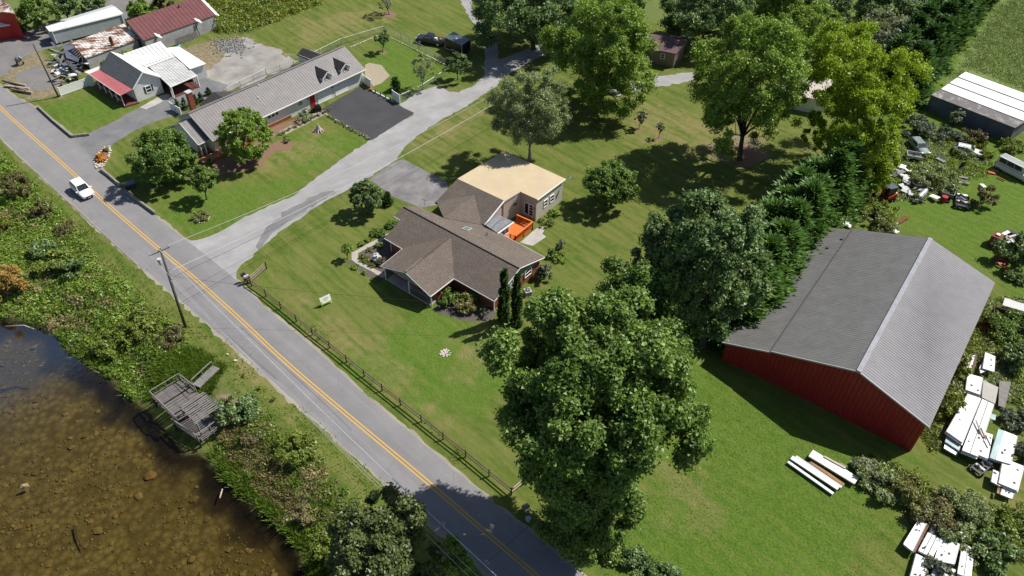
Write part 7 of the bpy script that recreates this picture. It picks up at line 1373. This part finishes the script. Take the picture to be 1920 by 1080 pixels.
def pickup_bed(label, px, az, col, s=1.0, name='truck_bed', cat='truck bed'):
    B = at(*px); root = thing(name, label, cat, B); mx = local(az, B) @ Matrix.Scale(s, 4); xf(MB().box((0, 0, .45), 2.4, 1.6, .08), mx).build('floor', M['weathered_wood'], root)
    for y in (-.8, .8): xf(MB().beam((-1.2, y, .75), (1.2, y, .75), .07, .5), mx).build('side', M[col], root)
    xf(MB().beam((-1.2, -.78, .75), (-1.2, .78, .75), .07, .5), mx).build('tailgate', M[col], root); xf(MB().tube([(0, -.9, .32), (0, .9, .32)], .32, 12), mx).build('axle_wheels', M['rubber'], root); xf(MB().beam((1.2, 0, .4), (2.2, 0, .35), .1, .1), mx).build('drawbar', M['dark_grey'], root)
pickup_bed('green and rusty utility trailer by the red tank', (1776, 366), 1.0, 'faded_green'); pickup_bed('grey low trailer with rails next to the old sedan', (1712, 298), -.3, 'light_grey', .9); pickup_bed('dark wooden wagon frame right of the barn', (1885, 612), -.45, 'dark_wood', 1.5, 'wagon', 'wagon')
B = at(1800, 322); root = thing('black_chair', 'upright black panel standing in the junk yard grass', 'chair', B); MB().box(B, .7, .7, .5, .5).build('seat', M['black_paint'], root); MB().slab([B + Vector((-.3, .3, .5)), B + Vector((.5, .5, .5)), B + Vector((.7, .6, 1.4)), B + Vector((-.1, .4, 1.4))], .08, (0, 1, 0)).build('backrest', M['black_paint'], root)
wagon('junk_car', 'silver-white wrecked car swallowed by weeds', at(1812, 288), R_(-25), 'van_white', 4.2, 1.65, 1.3)
o = MB().slab([at(1735, 236, 1.5), at(1741, 232, 1.7), at(1746, 240, 1.4), at(1738, 250, 1.0)], .12, (0, .6, -.4)).build('orange_tarp', M['orange_rust']); recentre(o, o.data.vertices[0].co.copy()); setp(o, 'orange cloth hanging in the bushes by the dark trailer wall', 'tarp')
root, P = simple_block('tool_shed', 'small white-roofed brown shed behind the barn and cypress row', 'shed', ((1560, 408), (1576, 396), (1604, 412), (1594, 427)), (2.3, 2.4, 2.4, 2.3), 0, 'brown_wood', 'white_panel', .04)
# right junk heap
B = at(1862, 458); root = thing('rusty_cabinet', 'rusty brown cabinet with a white pot on top by the right junk heap', 'cabinet', B); MB().box(B, 1.3, 1.3, 1.5, .9).build('body', M['rusty_brown'], root); MB().box(B + Z * 1.5, 1.36, 1.36, .05, .9).build('top', M['rust'], root); MB().tube([B + Z * 1.55, B + Z * 1.75], [.25, .28], 10).build('pot', M['white_panel'], root)
hp = [((1868, 468), (1884, 462), 'teal_paint', .8, 'cyan sheet in the right junk heap'), ((1874, 472), (1892, 480), 'red_paint', .3, 'red bar low in the right junk heap'), ((1878, 466), (1896, 490), 'pink_roof', .2, 'pinkish pipe across the right junk heap'), ((1872, 484), (1890, 492), 'red_paint', .35, 'red bar at the front of the right junk heap'), ((1880, 440), (1892, 434), 'white_panel', .5, 'white sheet at the top of the right junk heap'), ((1886, 446), (1908, 440), 'light_grey', .3, 'light grey pipe along the right junk heap'), ((1888, 452), (1904, 450), 'galvanised', .6, 'galvanised sheet in the right junk heap'), ((1866, 492), (1886, 496), 'pale_wood', .15, 'pale stick in front of the right junk heap'), ((1880, 500), (1894, 504), 'red_paint', .4, 'red metal box under bushes of the right heap'), ((1898, 460), (1912, 470), 'rust', .5, 'rusty plate at the right photo edge'), ((1870, 460), (1880, 455), 'mid_grey', .5, 'grey plate behind the cabinet'), ((1892, 432), (1904, 438), 'dark_grey', .7, 'dark machine part on top of the right heap')]
for a, b, m, w_, lab in hp: A = at(*a, .35); o = MB().beam(A, at(*b, .6), w_, .12).build('metal_scrap', M[m]); recentre(o, A); setp(o, lab, 'scrap', 'scrap of the right junk heap')
for i in range(24):
    A = at(rnd.uniform(1866, 1912), rnd.uniform(436, 500), .2 + .4 * rnd.random()); a = rnd.random() * 6.28; o = MB().beam(A, A + Vector((math.cos(a), math.sin(a), rnd.uniform(-.1, .4))) * rnd.uniform(.5, 1.6), rnd.uniform(.08, .3), .08).build('metal_scrap', M[rnd.choice(['light_grey', 'mid_grey', 'red_paint', 'white_panel', 'rust', 'dark_grey'])]); recentre(o, A); setp(o, 'loose bit of metal in the right junk heap', 'scrap', 'loose bits of the right junk heap')
panel('flat grey wagon cover at the right edge', [(1884, 558), (1920, 570), (1925, 585), (1880, 572)], 1.2, .1, 'light_grey', None, 'wagon_cover', cat='cover'); panel('brown plank bed of the wagon frame', [(1862, 588), (1908, 604), (1902, 620), (1856, 604)], .9, .15, 'brown_wood', None, 'plank_bed', cat='planks')
# debris by the rusty shed, logs, machine
for i in range(9):
    x = i * .9; A = at(0 + i * 1.5, 148 + i * 2.5, .12 + .16 * (i % 2)); Bq = at(44 + i * 2.0, 163 + i * 2.2 - (i % 3) * 4, .12 + .16 * (i % 2)); A = A.lerp(Bq, rnd.uniform(0, .3)); o = MB().tube([A, Bq], rnd.uniform(.13, .2), 7).build('log', M[('grey_wood', 'brown_wood', 'pale_wood')[i % 3]]); recentre(o, A); setp(o, ('grey', 'dark brown', 'pale')[i % 3] + ' log of the roadside log pile, ' + ('first', 'second', 'third', 'fourth', 'fifth', 'sixth', 'seventh', 'eighth', 'last')[i] + ' from the back', 'log', 'logs piled at the road edge')
B = at(37, 122); root = thing('cement_mixer', 'small blue-grey machine standing on the asphalt lot', 'machine', B); MB().tube([B + Vector((-.3, 0, .8)), B + Vector((.3, .1, 1.2)), B + Vector((.6, .15, 1.45))], [.35, .55, .3], 12).build('drum', M['mid_grey'], root, True)
for s in (-.5, .5): MB().beam(B + Vector((s, -.3, 0)), B + Vector((0, 0, .9)), .09, .09).build('leg', M['dark_grey'], root); MB().tube([B + Vector((s, .35, .25)), B + Vector((s * 1.2, .35, .25))], .25, 12).build('wheel', M['rubber'], root)
MB().box(B + Vector((0, .1, 1.35)), .5, .4, .2).build('motor', M['blue_tarp'], root)
o = MB().slab([at(*p, 1.6) for p in ((118, 86), (136, 82), (152, 100), (146, 116), (124, 108))], .1).build('blue_tarp', M['dark_blue_wall']); recentre(o, o.data.vertices[0].co.copy()); setp(o, 'dark blue tarp sagging from the open end of the rusty shed', 'tarp')
db = ['dark_grey', 'light_grey', 'dark_blue_wall', 'white_panel', 'grey_wood', 'mid_grey', 'black_paint', 'dark_grey', 'dark_blue_wall', 'weathered_wood']
for i in range(95):
    A = at(rnd.uniform(106, 156), rnd.gauss(115, 13), .2 + rnd.random() * 1.1); a = rnd.random() * 6.28; o = MB().beam(A, A + Vector((math.cos(a), math.sin(a), rnd.uniform(-.2, .7))) * rnd.uniform(.5, 2.4), rnd.uniform(.1, .7), .08).build('debris_board', M[rnd.choice(db)]); recentre(o, A); setp(o, 'loose board in the debris heap before the rusty shed', 'debris', 'debris heap of the rusty shed')
for s, px in ((0, (156, 130)), (1, (150, 112)), (2, (112, 104))): A = at(*px); o = MB().beam(A, at(px[0] - 2 + s * 3, px[1] - 24, 2.1), .12, .12).build('prop_post', M['light_grey']); recentre(o, A); setp(o, ('front', 'middle', 'rear')[s] + ' leaning prop post of the collapsed shed end', 'post')
B = at(140, 149); root = thing('wooden_box', 'brown wooden box with pale lid in front of the debris', 'box', B)
for k in range(4): MB().box(B + Z * (.02 + .2 * k), 1.2, .9, .18, .3).build('slat', M['brown_wood'], root)
MB().box(B + Z * .84, 1.3, 1.0, .06, .3).build('lid', M['white_panel'], root)
panel('pink and white rags on a low board before the debris', [(112, 128), (128, 130), (130, 138), (110, 137)], .35, .2, 'light_grey', None, 'board', cat='board')
B = at(336, 92); root = thing('teal_barrel', 'teal plastic barrel against the grey workshop wall', 'barrel', B); MB().tube([B, B + Z * .45, B + Z * .9], [.36, .42, .36], 12).build('body', M['teal_paint'], root, True); MB().tube([B + Z * .9, B + Z * .95], .34, 12).build('lid', M['dark_grey'], root)
hv = []; cen = [at(rnd.gauss(432, 16), rnd.gauss(86, 7)) for _ in range(420)]
v_, f_ = [], []; me = SM['mossy_stone'][0]; bv = np.array([v.co[:] for v in me.vertices]); bf = np.array([p.vertices[:] for p in me.polygons])
for i, c_ in enumerate(cen): s = rnd.uniform(.18, .5); v_.append(bv * s + np.array([c_.x, c_.y, .06])); f_.append(bf + i * len(bv))
o = np_mesh('rock_rubble', np.concatenate(v_), np.concatenate(f_), M['mid_grey']); setp(o, 'dark rock rubble dumped on the white gravel lot', 'rubble', None, 'stuff')
